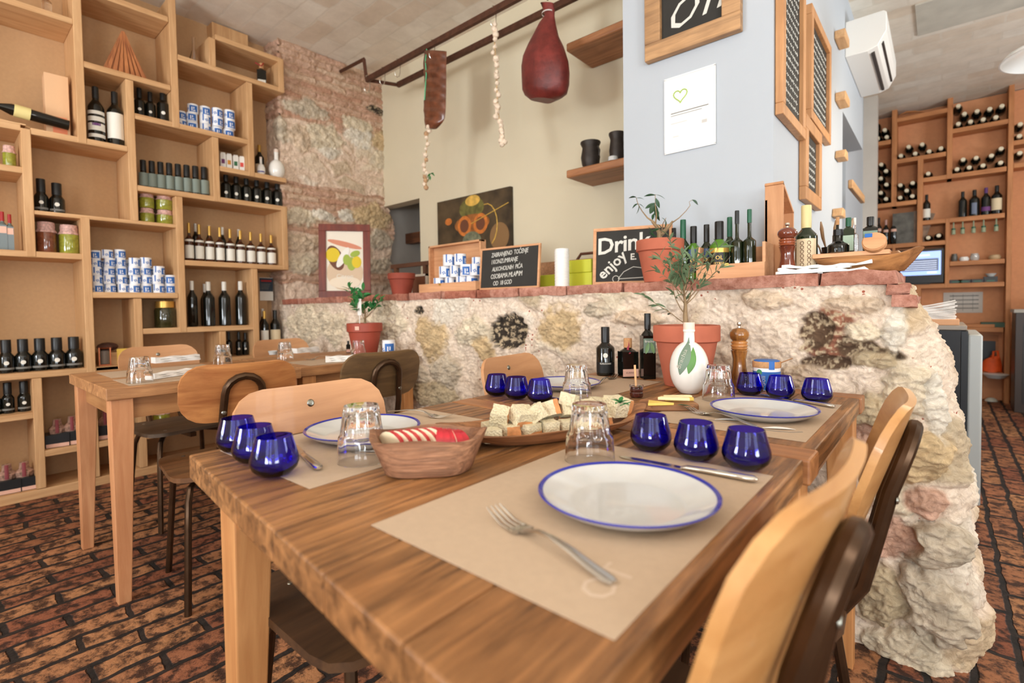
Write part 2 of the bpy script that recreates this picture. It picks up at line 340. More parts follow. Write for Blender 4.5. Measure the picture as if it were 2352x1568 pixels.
# white column and the wall running back from it
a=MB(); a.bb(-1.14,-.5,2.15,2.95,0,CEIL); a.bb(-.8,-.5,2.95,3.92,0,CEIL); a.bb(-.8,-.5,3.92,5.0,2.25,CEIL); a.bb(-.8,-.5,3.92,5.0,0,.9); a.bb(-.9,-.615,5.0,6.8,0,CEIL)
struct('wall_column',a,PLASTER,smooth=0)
a=MB(); a.bb(-.8,RIGHT,7.02,7.2,0,CEIL); struct('wall_far',a,flat('far_stone_plaster',(176,166,148),.95,noise_amt=.3,noise_scale=6,bump=.4),smooth=0)

# ---------- rubble stone masonry: geometry and the colour of each stone computed together ----------
def stonemat(name):
    m,nt,b=newmat(name); at=N(nt,'ShaderNodeAttribute'); at.attribute_name='stone'
    tc=N(nt,'ShaderNodeTexCoord'); n1=N(nt,'ShaderNodeTexNoise'); n1.inputs['Scale'].default_value=34; n1.inputs['Detail'].default_value=9; n1.inputs['Roughness'].default_value=.72
    n1.inputs['Distortion'].default_value=.8
    nt.links.new(tc.outputs['Object'],n1.inputs['Vector'])
    r=N(nt,'ShaderNodeValToRGB'); r.color_ramp.elements[0].position=.33; r.color_ramp.elements[1].position=.62
    r.color_ramp.elements[0].color=(.62,.55,.48,1); r.color_ramp.elements[1].color=(1.06,1.05,1.04,1); nt.links.new(n1.outputs['Fac'],r.inputs['Fac'])
    a=N(nt,'ShaderNodeMix',data_type='RGBA',blend_type='MULTIPLY'); a.inputs['Factor'].default_value=.85
    nt.links.new(at.outputs['Color'],a.inputs['A']); nt.links.new(r.outputs['Color'],a.inputs['B'])
    vo=N(nt,'ShaderNodeTexVoronoi'); vo.inputs['Scale'].default_value=38; nt.links.new(tc.outputs['Object'],vo.inputs['Vector'])
    r2=N(nt,'ShaderNodeValToRGB'); r2.color_ramp.elements[0].position=.13; r2.color_ramp.elements[1].position=.17
    r2.color_ramp.elements[0].color=(1,1,1,1); r2.color_ramp.elements[1].color=(0,0,0,1); nt.links.new(vo.outputs['Distance'],r2.inputs['Fac'])
    n4=N(nt,'ShaderNodeTexNoise'); n4.inputs['Scale'].default_value=4; nt.links.new(tc.outputs['Object'],n4.inputs['Vector'])
    gt=N(nt,'ShaderNodeMath',operation='GREATER_THAN'); gt.inputs[1].default_value=.54; nt.links.new(n4.outputs['Fac'],gt.inputs[0])
    mu=N(nt,'ShaderNodeMath',operation='MULTIPLY'); nt.links.new(gt.outputs[0],mu.inputs[0]); nt.links.new(r2.outputs['Color'],mu.inputs[1])
    mu2=N(nt,'ShaderNodeMath',operation='MULTIPLY'); nt.links.new(mu.outputs[0],mu2.inputs[0]); nt.links.new(at.outputs['Alpha'],mu2.inputs[1])
    a2=N(nt,'ShaderNodeMix',data_type='RGBA'); nt.links.new(mu2.outputs[0],a2.inputs['Factor']); nt.links.new(a.outputs['Result'],a2.inputs['A']); a2.inputs['B'].default_value=(*s2l((170,92,70)),1)
    nt.links.new(a2.outputs['Result'],b.inputs['Base Color'])
    bp=N(nt,'ShaderNodeBump'); bp.inputs['Strength'].default_value=.8; bp.inputs['Distance'].default_value=.012
    nt.links.new(n1.outputs['Fac'],bp.inputs['Height']); nt.links.new(bp.outputs['Normal'],b.inputs['Normal']); b.inputs['Roughness'].default_value=.92
    return m
STONE=stonemat('rubble_masonry')
MORT=(246,228,208)
SC={'umber':(104,80,60),'dark':(58,48,38),'tan':(214,188,146),'pale':(232,218,192),'grey':(212,198,176),'rust':(150,98,76),'olive':(200,182,150),'pink':(222,180,156),'white':(240,232,216),'brick':(196,118,92),'blend':(226,204,178)}
def nz(p,s,seed=0): return noise.noise(Vector((p[0]*s+seed,p[1]*s+seed*.7,p[2]*s)))
def masonry(name,P,nu,nv,normal,stones,base=MORT,seed=3,amp=1.0,cell=.26,rows=None,mort_r=(.09,.16)):
    """P(u,v)->point on the plain surface; stones: (u,v,ru,rv,colour,height) in metres along the face"""
    vs=[];cols=[]; rr=random.Random(seed)
    for i in range(nu+1):
        for j in range(nv+1):
            p,uv,nrm=P(i/nu,j/nv); u,v=uv; q=Vector((u,v,seed))
            wob=Vector((nz((u,v,0),7,seed),nz((u,v,5),7,seed+4))); wf=Vector((nz((u,v,0),40,seed),nz((u,v,5),40,seed+4)))*.22
            h=.012*nz((u,v,1),6,seed)+.008*nz((u,v,2),22,seed)+.005*nz((u,v*1.6,3),55,seed)+.003*nz((u,v*2,3),120,seed)
            col=s2l(base); alpha=1.0
            if rows: rc=rows(u,v,wob); 
            else: rc=None
            if rc: col,hh,alpha=rc; h+=hh
            else:
                d=noise.voronoi(Vector((u/cell+wob.x*.35,v/(cell*.72)+wob.y*.35,seed)),distance_metric='DISTANCE')
                edge=d[0][1]-d[0][0]
                cp=d[1][0]; hsh=(math.sin(cp.x*12.9+cp.y*78.2)*43758.5)%1
                if hsh>.35:
                    k=min(1,max(0,(edge-.10)/.18)); c2=s2l(SC[['pale','tan','grey','blend','olive','white','pale'][int(hsh*97)%7]])
                    k2=k*(.4+.5*((hsh*7)%1)); col=tuple(a_*(1-k2)+b_*k2 for a_,b_ in zip(col,c2)); h+=.012*k**.5; alpha=1-k2
            for (su,sv,ru,rv,ck,hh) in stones:
                du=(u-su)/ru+wob.x*.6+wf.x; dv=(v-sv)/rv+wob.y*.6+wf.y
                if abs(du)>1.2 or abs(dv)>1.2: continue
                dd=math.sqrt(du*du+dv*dv)
                if dd<1.15:
                    k=min(1,max(0,(1.15-dd)/.25)); c2=s2l(SC[ck]); sp=1+.35*nz((u,v,9),18,seed)
                    c2=tuple(max(0,c_*sp) for c_ in c2)
                    if ck in('dark','rust','umber'):
                        mm=nz((u,v*1.5,4),30,seed)+.9*nz((u,v,6),75,seed)+.7*nz((u,v,6),150,seed); kk=min(1,max(0,(mm-.05)/.35)); c3=s2l((206,186,154)); c2=tuple(p_*(1-kk)+q_*kk for p_,q_ in zip(c2,c3))
                    col=tuple(a_*(1-k)+b_*k for a_,b_ in zip(col,c2)); h=h*(1-k)+k*(hh*(max(0,1-dd*dd))**.35+.012*nz((u,v*1.7,7),24,seed)+.008*nz((u,v*1.7,8),60,seed)+.004*nz((u,v*2,8),130,seed)); alpha*=1-k
            vs.append(p+nrm*h*amp); cols+=[*col,alpha]
    fs=[(i*(nv+1)+j,(i+1)*(nv+1)+j,(i+1)*(nv+1)+j+1,i*(nv+1)+j+1) for i in range(nu) for j in range(nv)]
    me=bpy.data.meshes.new(name); me.from_pydata(vs,[],fs); me.materials.append(STONE)
    at=me.color_attributes.new('stone','FLOAT_COLOR','POINT'); at.data.foreach_set('color',cols)
    me.polygons.foreach_set('use_smooth',[True]*len(me.polygons)); me.update()
    return me
def px2face(px,py,Y): p=ony(px,py,Y); return p.x,p.z
# half wall: front face then round the end
YW=1.75; YB=2.16; LEDGE=1.055
ENDX=[(1.1,-.09),(1.055,-.085),(1.0,-.07),(.94,-.03),(.87,.0),(.785,.02),(.69,.03),(.57,.045),(.46,.068),(.407,.055),(.352,.078),(.30,.06),(.26,.064),(.232,.08),(.157,.1),(.072,.096),(.026,.075),(-.05,.09)]
def endx(z):
    for (z1,x1),(z0,x0) in zip(ENDX,ENDX[1:]):
        if z>=z0: t=(z-z0)/(z1-z0); return x0+(x1-x0)*t
    return ENDX[-1][1]
def halfwall(u,v):
    z=v*LEDGE; xe=endx(z); r=.10; L1=xe-r+3.85; L2=r*PI/2; L3=YB-YW-r; tot=L1+L2+L3
    # denser towards the right-hand end
    s=tot*(1-(1-u)**1.5); 
    if s<L1: return Vector((-3.85+s,YW,z)),(-3.85+s,z),Vector((0,-1,0))
    if s<L1+L2:
        a=(s-L1)/r; return Vector((xe-r+r*math.sin(a),YW+r-r*math.cos(a),z)),(-3.85+s,z),Vector((math.sin(a),-math.cos(a),0))
    return Vector((xe,YW+r+s-L1-L2,z)),(-3.85+s,z),Vector((1,0,0))
def S(px,py,rx,ry,c,h=.02):
    x,z=px2face(px,py,YW); k=(ony(px+rx,py,YW).x-x); return (x,z,abs(k),abs(ony(px,py+ry,YW).z-z),c,h)
st=[S(1165,765,42,33,'dark',-.022),S(965,713,10,9,'dark',-.008),S(990,768,38,50,'tan'),S(1085,765,40,45,'pale'),S(1112,800,22,28,'tan',.012),S(1290,750,55,52,'tan',.012),S(880,750,40,45,'pale'),S(760,750,40,40,'pale'),S(700,745,38,38,'pale'),
    S(1025,850,36,34,'grey',.03),S(960,870,30,40,'grey',.02),S(1000,905,55,30,'olive',.025),S(1375,712,34,16,'grey'),S(1470,730,60,18,'blend'),S(1750,690,60,20,'blend'),
    S(1920,775,105,58,'rust',.012),S(1870,760,45,40,'umber',-.016),S(1975,800,60,32,'umber',-.012),S(1900,835,60,18,'umber',-.012),S(2040,815,50,16,'umber',-.016),S(1990,760,50,22,'pale',.02),S(2010,830,60,22,'olive',.02),S(2060,750,30,60,'white',.02),S(1960,700,80,18,'blend',.015),
    S(1860,870,60,28,'blend',.01),S(1990,945,85,40,'olive',.045),S(2090,900,70,50,'pale',.03),S(2090,1040,85,60,'tan',.045),S(1985,1010,40,45,'pink',.02),S(2050,1130,60,40,'pale',.03),S(2130,1150,55,35,'pink',.02),
    S(2120,1240,95,58,'grey',.05),S(2030,1230,60,60,'pink',.012),S(2150,1400,110,90,'grey',.05),S(2020,1370,60,60,'olive',.03),S(2100,1510,110,60,'pale',.03),S(2150,940,30,70,'white',.02),S(1890,1020,30,40,'grey',.01)]
me=masonry('wall_front',halfwall,1150,260,None,st,seed=3,amp=1.15); tag(link('wall_front',me),kind='structure')
b=MB(); b.bb(-3.85,-.16,YW+.09,YB+.02,0,LEDGE-.01); b.bb(-3.85,-.16,YB,YB+.02,0,LEDGE); struct('wall_front_core',b,PLASTR,smooth=0)
# brick coping on the half wall
b=MB(); x=-3.79; rr=random.Random(5)
def roughbox(b,x0,x1,y0,y1,z0,z1,nx,amp,seed):
    ny=6;nzz=3
    def P(i,j,k):
        p=Vector((x0+(x1-x0)*i/nx,y0+(y1-y0)*j/ny,z0+(z1-z0)*k/nzz)); c=Vector(((x0+x1)/2,(y0+y1)/2,(z0+z1)/2))
        d=p*1; q=noise.noise_vector(p*14+Vector((seed,0,0)))*amp+noise.noise_vector(p*45+Vector((seed,3,0)))*amp*.4
        # rounded ends
        e=(1 if i in(0,nx) else 0)+(1 if j in(0,ny) else 0)+(1 if k in(0,nzz) else 0)
        if e>=2: d+= (c-p).normalized()*.004
        return d+q
    idx={};vs=[]
    def V(i,j,k):
        if (i,j,k) not in idx: idx[(i,j,k)]=len(vs); vs.append(P(i,j,k))
        return idx[(i,j,k)]
    fs=[]
    for i in range(nx):
        for j in range(ny): fs+=[(V(i,j,0),V(i,j+1,0),V(i+1,j+1,0),V(i+1,j,0)),(V(i,j,nzz),V(i+1,j,nzz),V(i+1,j+1,nzz),V(i,j+1,nzz))]
        for k in range(nzz): fs+=[(V(i,0,k),V(i+1,0,k),V(i+1,0,k+1),V(i,0,k+1)),(V(i,ny,k),V(i,ny,k+1),V(i+1,ny,k+1),V(i+1,ny,k))]
    for j in range(ny):
        for k in range(nzz): fs+=[(V(0,j,k),V(0,j,k+1),V(0,j+1,k+1),V(0,j+1,k)),(V(nx,j,k),V(nx,j+1,k),V(nx,j+1,k+1),V(nx,j,k+1))]
    b.add(vs,fs)
edges=[-3.79,-3.55,-3.28,-3.02,-2.78,-2.5,-2.26,-1.98,-1.72,-1.45,-1.19,-.93,-.665,-.275,-.09]
for i,(x0,x1) in enumerate(zip(edges,edges[1:])):
    last=i==len(edges)-2; roughbox(b,x0+.003,x1-.003,YW-.012-rr.random()*.008,YB,LEDGE-.003,LEDGE+.036,10,.0045 if not last else .010,i*3.1)
for q,(x0,x1,z0) in enumerate([(-.12,-.065,1.02),(-.11,-.05,.985)]): roughbox(b,x0,x1,YW-.02,YW+.2,z0,z0+.032,4,.009,q*5+1)
COPE=brickmat('old_red_brick',(214,160,140),(196,122,98),(206,160,136),.31,.5,.001,'xy',(.60,.44,.38),.9,1.0,9,(.36,.60),30)
struct('trim_1',b,COPE,smooth=50)
# stone pillar at the end of the shelving
PX=-3.8
def pillar(u,v):
    # runs up the side return (facing the camera) then along the face
    z=v*CEIL; L1=.24; L2=.97+.04*math.sin(z*5)+.03*math.sin(z*11+1); s=u*(L1+L2+.12)
    y0=1.765
    if s<L1: return Vector((PX-L1+s,y0,z)),(s,z),Vector((0,-1,0))
    if s<L1+L2: return Vector((PX,y0+s-L1,z)),(s,z),Vector((1,0,0))
    return Vector((PX-(s-L1-L2),y0+L2,z)),(s,z),Vector((0,1,0))
def prow(u,v,wob):
    # thin red brick courses in bands, laid stones between them
    bands=[(2.48,3.2),(1.62,2.0),(1.22,1.34)]
    for z0,z1 in bands:
        if z0<v+wob.y*.03<z1:
            vv=v+wob.y*.012+.01*math.sin(u*4); r=vv/.052; k=int(math.floor(r)); f=r-k; uu=(u+.13*(k%2)+wob.x*.02)/.27; fu=uu-math.floor(uu)
            e=min(f,1-f)*.052; eu=min(fu,1-fu)*.27; d=min(e,eu)
            hs=(math.sin(k*12.9+math.floor(uu)*7.7)*437.5)%1
            if d<.008: return (s2l((216,180,152)),-.006,1)
            c=s2l([(214,174,150),(218,182,158),(208,162,136),(224,194,168)][int(hs*4)%4]); return (c,.010,.3)
    return None
pst=[]
for (px,py,rx,ry,c) in [(745,315,38,28,'pale'),(825,318,32,27,'white'),(690,320,28,26,'blend'),(700,250,40,22,'grey'),(640,290,20,30,'grey'),(880,325,26,24,'tan'),(875,370,24,22,'pale'),(760,350,26,12,'white'),(865,255,22,8,'dark'),(825,285,30,14,'pale'),(690,500,35,22,'pale'),(740,495,30,14,'white'),(800,495,22,14,'white'),(850,500,40,30,'tan'),(690,560,36,20,'blend'),(690,610,36,18,'pale'),(870,550,28,22,'grey'),(860,610,36,20,'grey')]:
    p=onx(px,py,PX); y2=onx(px+rx,py,PX).y; z2=onx(px,py+ry,PX).z
    pst.append((p.y-1.765+.24,p.z,abs(y2-p.y),abs(z2-p.z),c,.02))
me=masonry('wall_stone_pillar',pillar,240,420,None,pst,base=(242,218,196),seed=8,rows=prow,cell=.24); tag(link('wall_stone_pillar',me),kind='structure')
a=MB(); a.bb(-4.3,PX-.05,1.80,2.68,0,CEIL); struct('wall_left_core',a,GREYW,smooth=0)
# ================= bottles, cans, jars =================
MC={}
def arc_patch(b,R,z0,z1,a0,a1,n=8,mi=0):
    vs=[];fs=[]
    for i in range(n+1):
        a=a0+(a1-a0)*i/n; vs+=[(R*math.cos(a),R*math.sin(a),z0),(R*math.cos(a),R*math.sin(a),z1)]
    for i in range(n): fs.append((2*i,2*i+2,2*i+3,2*i+1))
    b.add(vs,fs,mi)
def disc_patch(b,R,zc,r,a,mi=0,n=14,ry=None):
    ry=ry or r; vs=[(R*math.cos(a),R*math.sin(a),zc)]
    for i in range(n): t=2*PI*i/n; aa=a+r*math.cos(t)/R; vs.append((R*math.cos(aa),R*math.sin(aa),zc+ry*math.sin(t)))
    b.add(vs,[(0,i+1,(i+1)%n+1) for i in range(n)],mi)
# kind: neck radius/R, shoulder start, shoulder end, cap start, cap radius/R, square?
KINDS={'wine':(.37,.62,.80,.80,.40,0),'oil':(.38,.55,.70,.68,.46,0),'squat':(.40,.48,.66,.62,.50,0),'capped':(.58,.46,.64,.62,.64,0),'tall':(.30,.52,.60,.80,.36,0),'square':(.42,.66,.74,.76,.46,1),'liquor':(.30,.55,.70,.74,.34,0),'cruet':(.40,.30,.52,.74,.46,0)}
def bottle(kind,R,H,glassm=DGLASS,capm=BLACKCAP,labels=(),name='bottle',seg=20,label='',cat='bottle',loc=(0,0,0),rz=0,group=None):
    nr,s0,s1,c0,cr,sq=KINDS[kind]; key=(kind,round(R,4),round(H,3),seg)
    if key not in MC:
        b=MB(); pr=[(0,0),(.9*R,0),(R,.02*H),(R,s0*H)]
        for i in range(1,6):
            t=i/6; pr.append((R*(nr+(1-nr)*(.5+.5*math.cos(PI*t))),(s0+(s1-s0)*t)*H))
        pr+=[(nr*R,s1*H),(nr*R*.97,.985*H),(0,.985*H)]
        if sq:
            q=R*.88; b2=MB(); b2.bb(-q,q,-q,q,0,s0*H); pr=[(R*.95,s0*H),(R*.8,(s0+.03)*H),(nr*R,s1*H),(nr*R,.985*H),(0,.985*H)]; b=b2; b.lathe(pr,seg)
        else: b.lathe(pr,seg)
        MC[key]=b.mesh('bottle_body',glassm)
    ck=(key,'cap')
    if ck not in MC:
        b=MB(); b.lathe([(cr*R*.9,c0*H),(cr*R,c0*H),(cr*R,.985*H),(cr*R*.94,H),(0,H)],16); MC[ck]=b.mesh('cap',capm)
    t=thing(name,label,cat,loc,rz,group)
    me=MC[key]
    if me.materials[0]!=glassm:
        k2=(key,glassm.name)
        if k2 not in MC: MC[k2]=me.copy(); MC[k2].materials[0]=glassm
        me=MC[k2]
    link('glass_body',me,t)
    me=MC[ck]
    if me.materials[0]!=capm:
        k2=(ck,capm.name)
        if k2 not in MC: MC[k2]=me.copy(); MC[k2].materials[0]=capm
        me=MC[k2]
    link('cap',me,t)
    for i,l in enumerate(labels):
        m_=l[0]; k2=(key,'lab',tuple(q for q in l[1:]),m_.name)
        if k2 not in MC:
            b=MB()
            if l[1]=='disc': disc_patch(b,R*1.012 if not sq else R*.9,l[2]*H,l[3]*R,0)
            elif sq: b.bb(R*.88,R*.885,-R*.8*l[3],R*.8*l[3],l[1]*H,l[2]*H)
            else: arc_patch(b,R*1.012,l[1]*H,l[2]*H,-l[3],l[3])
            MC[k2]=b.mesh('paper_label',m_)
        link('paper_label',MC[k2],t)
    return t
def face(x,y): return math.atan2(-y,-x)    # turn +x towards the camera
def can(R,H,label,loc,rz,group):
    key=('can',round(R,4),round(H,4))
    if key not in MC:
        b=MB(); b.lathe([(0,0),(R*.96,0),(R,.04*H),(R,.82*H),(R*.97,.84*H),(R*.99,.86*H),(R*.99,H),(0,H)],18,0); MC[key]=b.mesh('tin',CANW)
        b=MB(); arc_patch(b,R*1.01,.08*H,.80*H,-.15,1.4); arc_patch(b,R*1.01,.3*H,1.0*H,-1.3,-1.05)
        for i,(a,z) in enumerate([(-.75,.45),(-.5,.5),(-.62,.32),(-.35,.38)]): disc_patch(b,R*1.012,z*H,.12*R,a,0,8)
        MC[key,'p']=b.mesh('blue_print',CANB)
        b=MB(); arc_patch(b,R*1.016,.18*H,.62*H,.25,.42); arc_patch(b,R*1.016,.18*H,.28*H,.55,.95); arc_patch(b,R*1.016,.4*H,.62*H,.6,.75); MC[key,'w']=b.mesh('white_print',CANW)
    t=thing('salt_tin',label,'tin',loc,rz,group); link('tin_body',MC[key],t); link('blue_print',MC[key,'p'],t); link('white_print',MC[key,'w'],t); return t
CLOTH=flat('checked_cloth_lid',(214,172,160),.9,noise_amt=.4,noise_scale=90)
def jar(R,H,fill,label,loc,rz=0,group=None,lidm=CLOTH,frill=True):
    t=thing('preserve_jar',label,'jar',loc,rz,group); b=MB(); b.lathe([(0,0),(R*.95,0),(R,.04*H),(R,.66*H),(R*.88,.74*H),(0,.75*H)],24); b.build('jar_body',fill,t)
    b=MB()
    if frill: b.lathe([(0,H),(R*.85,H*.99),(R*.9,.86*H),(R*.86,.78*H),(R*1.06,.66*H),(R*1.0,.67*H),(R*.82,.77*H),(0,.77*H)],36,mod=lambda a,z:1+(.07*math.sin(a*9) if z<.75*H else .02*math.sin(a*9)))
    else: b.lathe([(0,H),(R*.84,H),(R*.86,.78*H),(R*.86,.76*H),(0,.76*H)],24)
    b.build('cloth_cover' if frill else 'lid',lidm,t); return t
OLIVE=flat('olive_preserve',(150,150,52),.12,coat=.6,noise_amt=.3,noise_scale=60); MEATP=flat('brown_preserve',(128,72,48),.12,coat=.6,noise_amt=.35,noise_scale=50); DARKP=flat('dark_olive_preserve',(52,50,26),.1,coat=.6,noise_amt=.3,noise_scale=50)
# ================= wooden wall shelving on the left =================
SX=-3.72; SB=-4.02; TH=.034
shelf=thing('wall_shelving','large pale wooden box shelving of uneven compartments covering the left wall','shelf',(SX,1.0,0))
def sboard(y0,y1,z,th=TH,m='y'): b=MB(); b.bb(SB-SX,0,y0-1,y1-1,z,z+th); return b.build('shelf_board',shelfwood('y'),shelf,bevel=.003)
def spost(y,z0,z1,w=.040): b=MB(); b.bb(SB-SX+.001,.002,y-w/2-1,y+w/2-1,z0+.003,z1-.003); return b.build('upright',shelfwood('z'),shelf,bevel=.003)
Y_=[-.1,.13,.362,.595,.825,1.062,1.287,1.518,1.745]; Z_=[0.0,.222,.441,.658,.874,1.095,1.311,1.545,1.750,1.966,2.182,2.410,2.621,2.837]
for y0,y1,z in [(-1.0,.575,2.63),(.613,1.04,2.837),(.613,1.04,2.410),(1.31,1.765,2.837),(1.083,1.765,2.621),(.845,1.50,2.182),(.382,.805,1.973),(-1.0,.344,1.98),(-1.0,.344,1.756),(1.31,1.765,1.960),(.845,1.765,1.749),
  (-1.0,.575,1.312),(1.083,1.76,1.309),(.61,1.04,1.095),(.845,1.50,.873),(-1.0,.80,.658),(-1.0,.343,.441),(.38,1.5,.222)]: sboard(y0,y1,z)
sboard(.38,1.045,1.545,.022); sboard(-1.0,1.76,0,.05)
for y,z0,z1 in [(.595,1.973,3.05),(.825,1.56,2.41),(1.062,2.182,3.0),(1.287,2.65,2.84),(1.747,2.62,2.871),(1.518,1.96,2.621),(1.287,1.75,2.182),(1.742,1.309,1.783),(1.062,.874,1.75),(.362,1.312,2.0),(.593,.05,1.56),(.362,.05,.66),(.825,.05,1.095),(1.515,.05,1.31),(1.293,.222,.874),(-.1,.05,2.63)]: spost(y,z0,z1)
b=MB(); b.bb(-.30,-.20,1.36-1,1.60-1,2.871,3.05); b.build('top_block',shelfwood('z'),shelf)
IX=-3.81
def onshelf(xl,xr,yt,z): y,r,zt=fitX(xl,xr,yt,IX); return y,r,zt-z
def shelf_bottles(kind,cells,z,glassm,capm,labels,lab,group,name='bottle',back=0):
    for i,(xl,xr,yt) in enumerate(cells):
        y,r,h=onshelf(xl,xr,yt,z); X=IX-back
        bottle(kind,r,h,glassm,capm,labels,name,16,lab(i) if callable(lab) else lab,'bottle',(X,y,z),face(X,y),group)
Tz=lambda z:z+TH
def row(x0,x1,n,w,yt0,yt1): return [((x0+(x1-x0)*i/(n-1))-w/2,(x0+(x1-x0)*i/(n-1))+w/2,yt0+(yt1-yt0)*i/(n-1)) for i in range(n)]
# two wine bottles, striped and plain label
y,r,h=onshelf(198,238,200,Tz(1.973)); bottle('wine',r,h,DGLASS,BLACKCAP,((LABW,.50,.56,1.3),(LABW,.38,.46,1.3),(LABPU,.30,.345,.5),(LABW,.22,.345,1.3),(LABW,.10,.16,1.3)),'wine_bottle',20,'dark wine bottle with four white label bands, beside a plain-labelled one','bottle',(IX,y,Tz(1.973)),face(IX,y))
y,r,h=onshelf(242,282,212,Tz(1.973)); bottle('wine',r,h,DGLASS,BLACKCAP,((LABW,.14,.60,1.2),),'wine_bottle',20,'dark wine bottle with one tall plain grey-white label on upper shelf','bottle',(IX,y,Tz(1.973)),face(IX,y))
DISC=((LABW,'disc',.30,.30),(GREY,.12,.17,.9))
shelf_bottles('oil',[(306,332,203),(332,356,212),(358,388,206)],Tz(2.182),DGLASS,BLACKCAP,((LABW,'disc',.28,.32),),lambda i:'small dark oil bottle in the shadowed compartment below the fan, %s from left'%ORD[i],'oil bottles in the shadowed compartment','oil_bottle')
shelf_bottles('capped',row(328,468,8,23,368,384),Tz(1.749),DGLASS,BLACKCAP,((LABG,.10,.55,1.2),),lambda i:'dark oil bottle with grey-green label, %s from left in the row of eight'%ORD[i],'oil bottles with grey-green labels','oil_bottle')
shelf_bottles('oil',row(518,636,6,24,396,416),Tz(1.749),DGLASS,BLACKCAP,((LABW,'disc',.26,.34),),lambda i:'dark oil bottle, %s from left in the row of six by the stone pillar'%ORD[i],'oil bottles beside the stone pillar','oil_bottle')
shelf_bottles('liquor',row(433,622,9,21,512,540),Tz(1.309),BRGLASS,GOLD,((LABW,.08,.42,1.3),(LABW,.52,.57,1.3)),lambda i:'amber liquor bottle with gold neck and white label, %s from left'%ORD[i],'amber liquor bottles on the middle shelf','liquor_bottle')
shelf_bottles('wine',[(455,472,508),(487,504,513),(518,535,517),(556,573,522)],Tz(1.309),DGLASS,WFOIL,(),lambda i:'tall white-necked dark bottle behind the amber liquor row, %s from left'%ORD[i],'white-necked bottles behind the liquor row','wine_bottle',back=.13)
shelf_bottles('wine',[(428,452,645),(463,492,647),(500,528,647),(538,565,646)],Tz(.873),DGLASS,WFOIL,(),lambda i:'large black wine bottle with white foil top, %s from left of the front four'%ORD[i],'large black wine bottles with white foil','wine_bottle')
shelf_bottles('wine',[(473,496,650)],Tz(.873),DGLASS,WFOIL,(),'black wine bottle with white foil half hidden behind the second large bottle',None,'wine_bottle',back=.12)
shelf_bottles('oil',[(518,532,762),(540,556,762),(556,570,764)],.222+.47,DGLASS,BLACKCAP,((LABW,'disc',.28,.35),),lambda i:'small oil bottle low on shelving behind the far table, %s from left'%ORD[i],'oil bottles behind the far table','oil_bottle')
b=MB(); b.bb(SB-SX,0,1.31-1,1.5-1,.665,.69); b.build('shelf_board',shelfwood('y'),shelf)
for i,(xl,xr,yt,lm,z,cm) in enumerate([(597,616,714,LABW,.72,GOLD),(608,624,708,LABW,.72,WFOIL),(619,643,712,LABC,.72,BLACKCAP)]):
    y,r,h=onshelf(xl,xr,yt,z); X=IX-(.1 if i==1 else 0); bottle('wine',r,h,DGLASS,cm,((lm,.12,.5,1.2),) if i!=1 else (),'wine_bottle',16,['dark wine bottle with yellow cap and white label below the small poster','dark wine bottle with white foil neck, between two labelled bottles by the pillar','dark wine bottle with cream label closest to the stone pillar'][i],'bottle',(X,y,z),face(X,y))
b=MB(); b.bb(SB-SX,-.02,1.535-1,1.75-1,.69,.72); b.build('shelf_board',shelfwood('y'),shelf)
b=MB(); b.bb(SB-SX,-.24,1.535-1,1.70-1,.72,1.30); b.build('back_panel',KRAFT,shelf)
# squat black capped bottles
CAPL=((LABW,'disc',.30,.32),(GREY,.10,.16,1.1))
shelf_bottles('capped',[(75,110,411),(110,148,421)],Tz(1.545)-.012,DGLASS,BLACKCAP,CAPL,lambda i:['stout black oil bottle with round white emblem, left one of a pair','stout black oil bottle with round white emblem, right one of a pair'][i],'pair of stout black oil bottles','oil_bottle')
shelf_bottles('capped',row(12,168,5,41,780,773),Tz(.658),DGLASS,BLACKCAP,CAPL,lambda i:'stout black-capped oil bottle, %s from left in the row of five'%ORD[i],'row of five stout oil bottles','oil_bottle')
shelf_bottles('capped',[(-30,2,884),(0,32,878),(37,70,875)],Tz(.441),DGLASS,BLACKCAP,CAPL,lambda i:'stout dark oil bottle with white emblem on the low shelf, %s from left'%ORD[i],'stout oil bottles on the low shelf','oil_bottle')
# bottles of rose spirit in black boxes with a pink label strip
def boxed(loc,rz,h,w,label,group,lm=LABP):
    t=thing('boxed_spirit_bottle',label,'bottle',loc,rz,group); b=MB(); b.bb(-w/2,w/2,-w/2,w/2,0,h*.48); b.build('black_box',BLACK,t,bevel=.002)
    b=MB(); b.bb(w/2,w/2+.002,-w*.46,w*.46,h*.02,h*.15); b.build('pink_label',lm,t)
    b=MB(); b.lathe([(0,h*.48),(w*.33,h*.48),(w*.38,h*.66),(w*.2,h*.78),(w*.17,h),(0,h)],14,mod=lambda a,z:1+.08*math.sin(5*a)); b.build('bottle_neck',flat('pink_spirit',(176,138,120),.15,coat=.5,noise_amt=.6,noise_scale=60),t)
    b=MB(); b.tube([(w*.2,0,h*.99),(w*.38,0,h*.8),(w*.42,.0,h*.52)],w*.07,6,flat_=.3); b.build('red_ribbon',flat('ribbon_dark_red',(130,52,58),.6),t); return t
for i,(px,yt) in enumerate([(130,962),(164,955),(196,949),(240,942),(272,938)]):
    y,r,h=onshelf(px-16,px+16,yt,.256); boxed((IX,y,.256),face(IX,y),h,.105,'boxed spirit bottle under the near table, %s from left in row of five'%ORD[i],'boxed spirit bottles under the near table')
for i,(px,yt) in enumerate([(14,1066),(54,1060)]):
    y,r,h=onshelf(px-18,px+18,yt,.05); boxed((IX,y,.05),face(IX,y),h,.11,'boxed spirit bottle with pink label on the lowest shelf, %s of two'%['left','right'][i],'boxed spirit bottles on the lowest shelf')
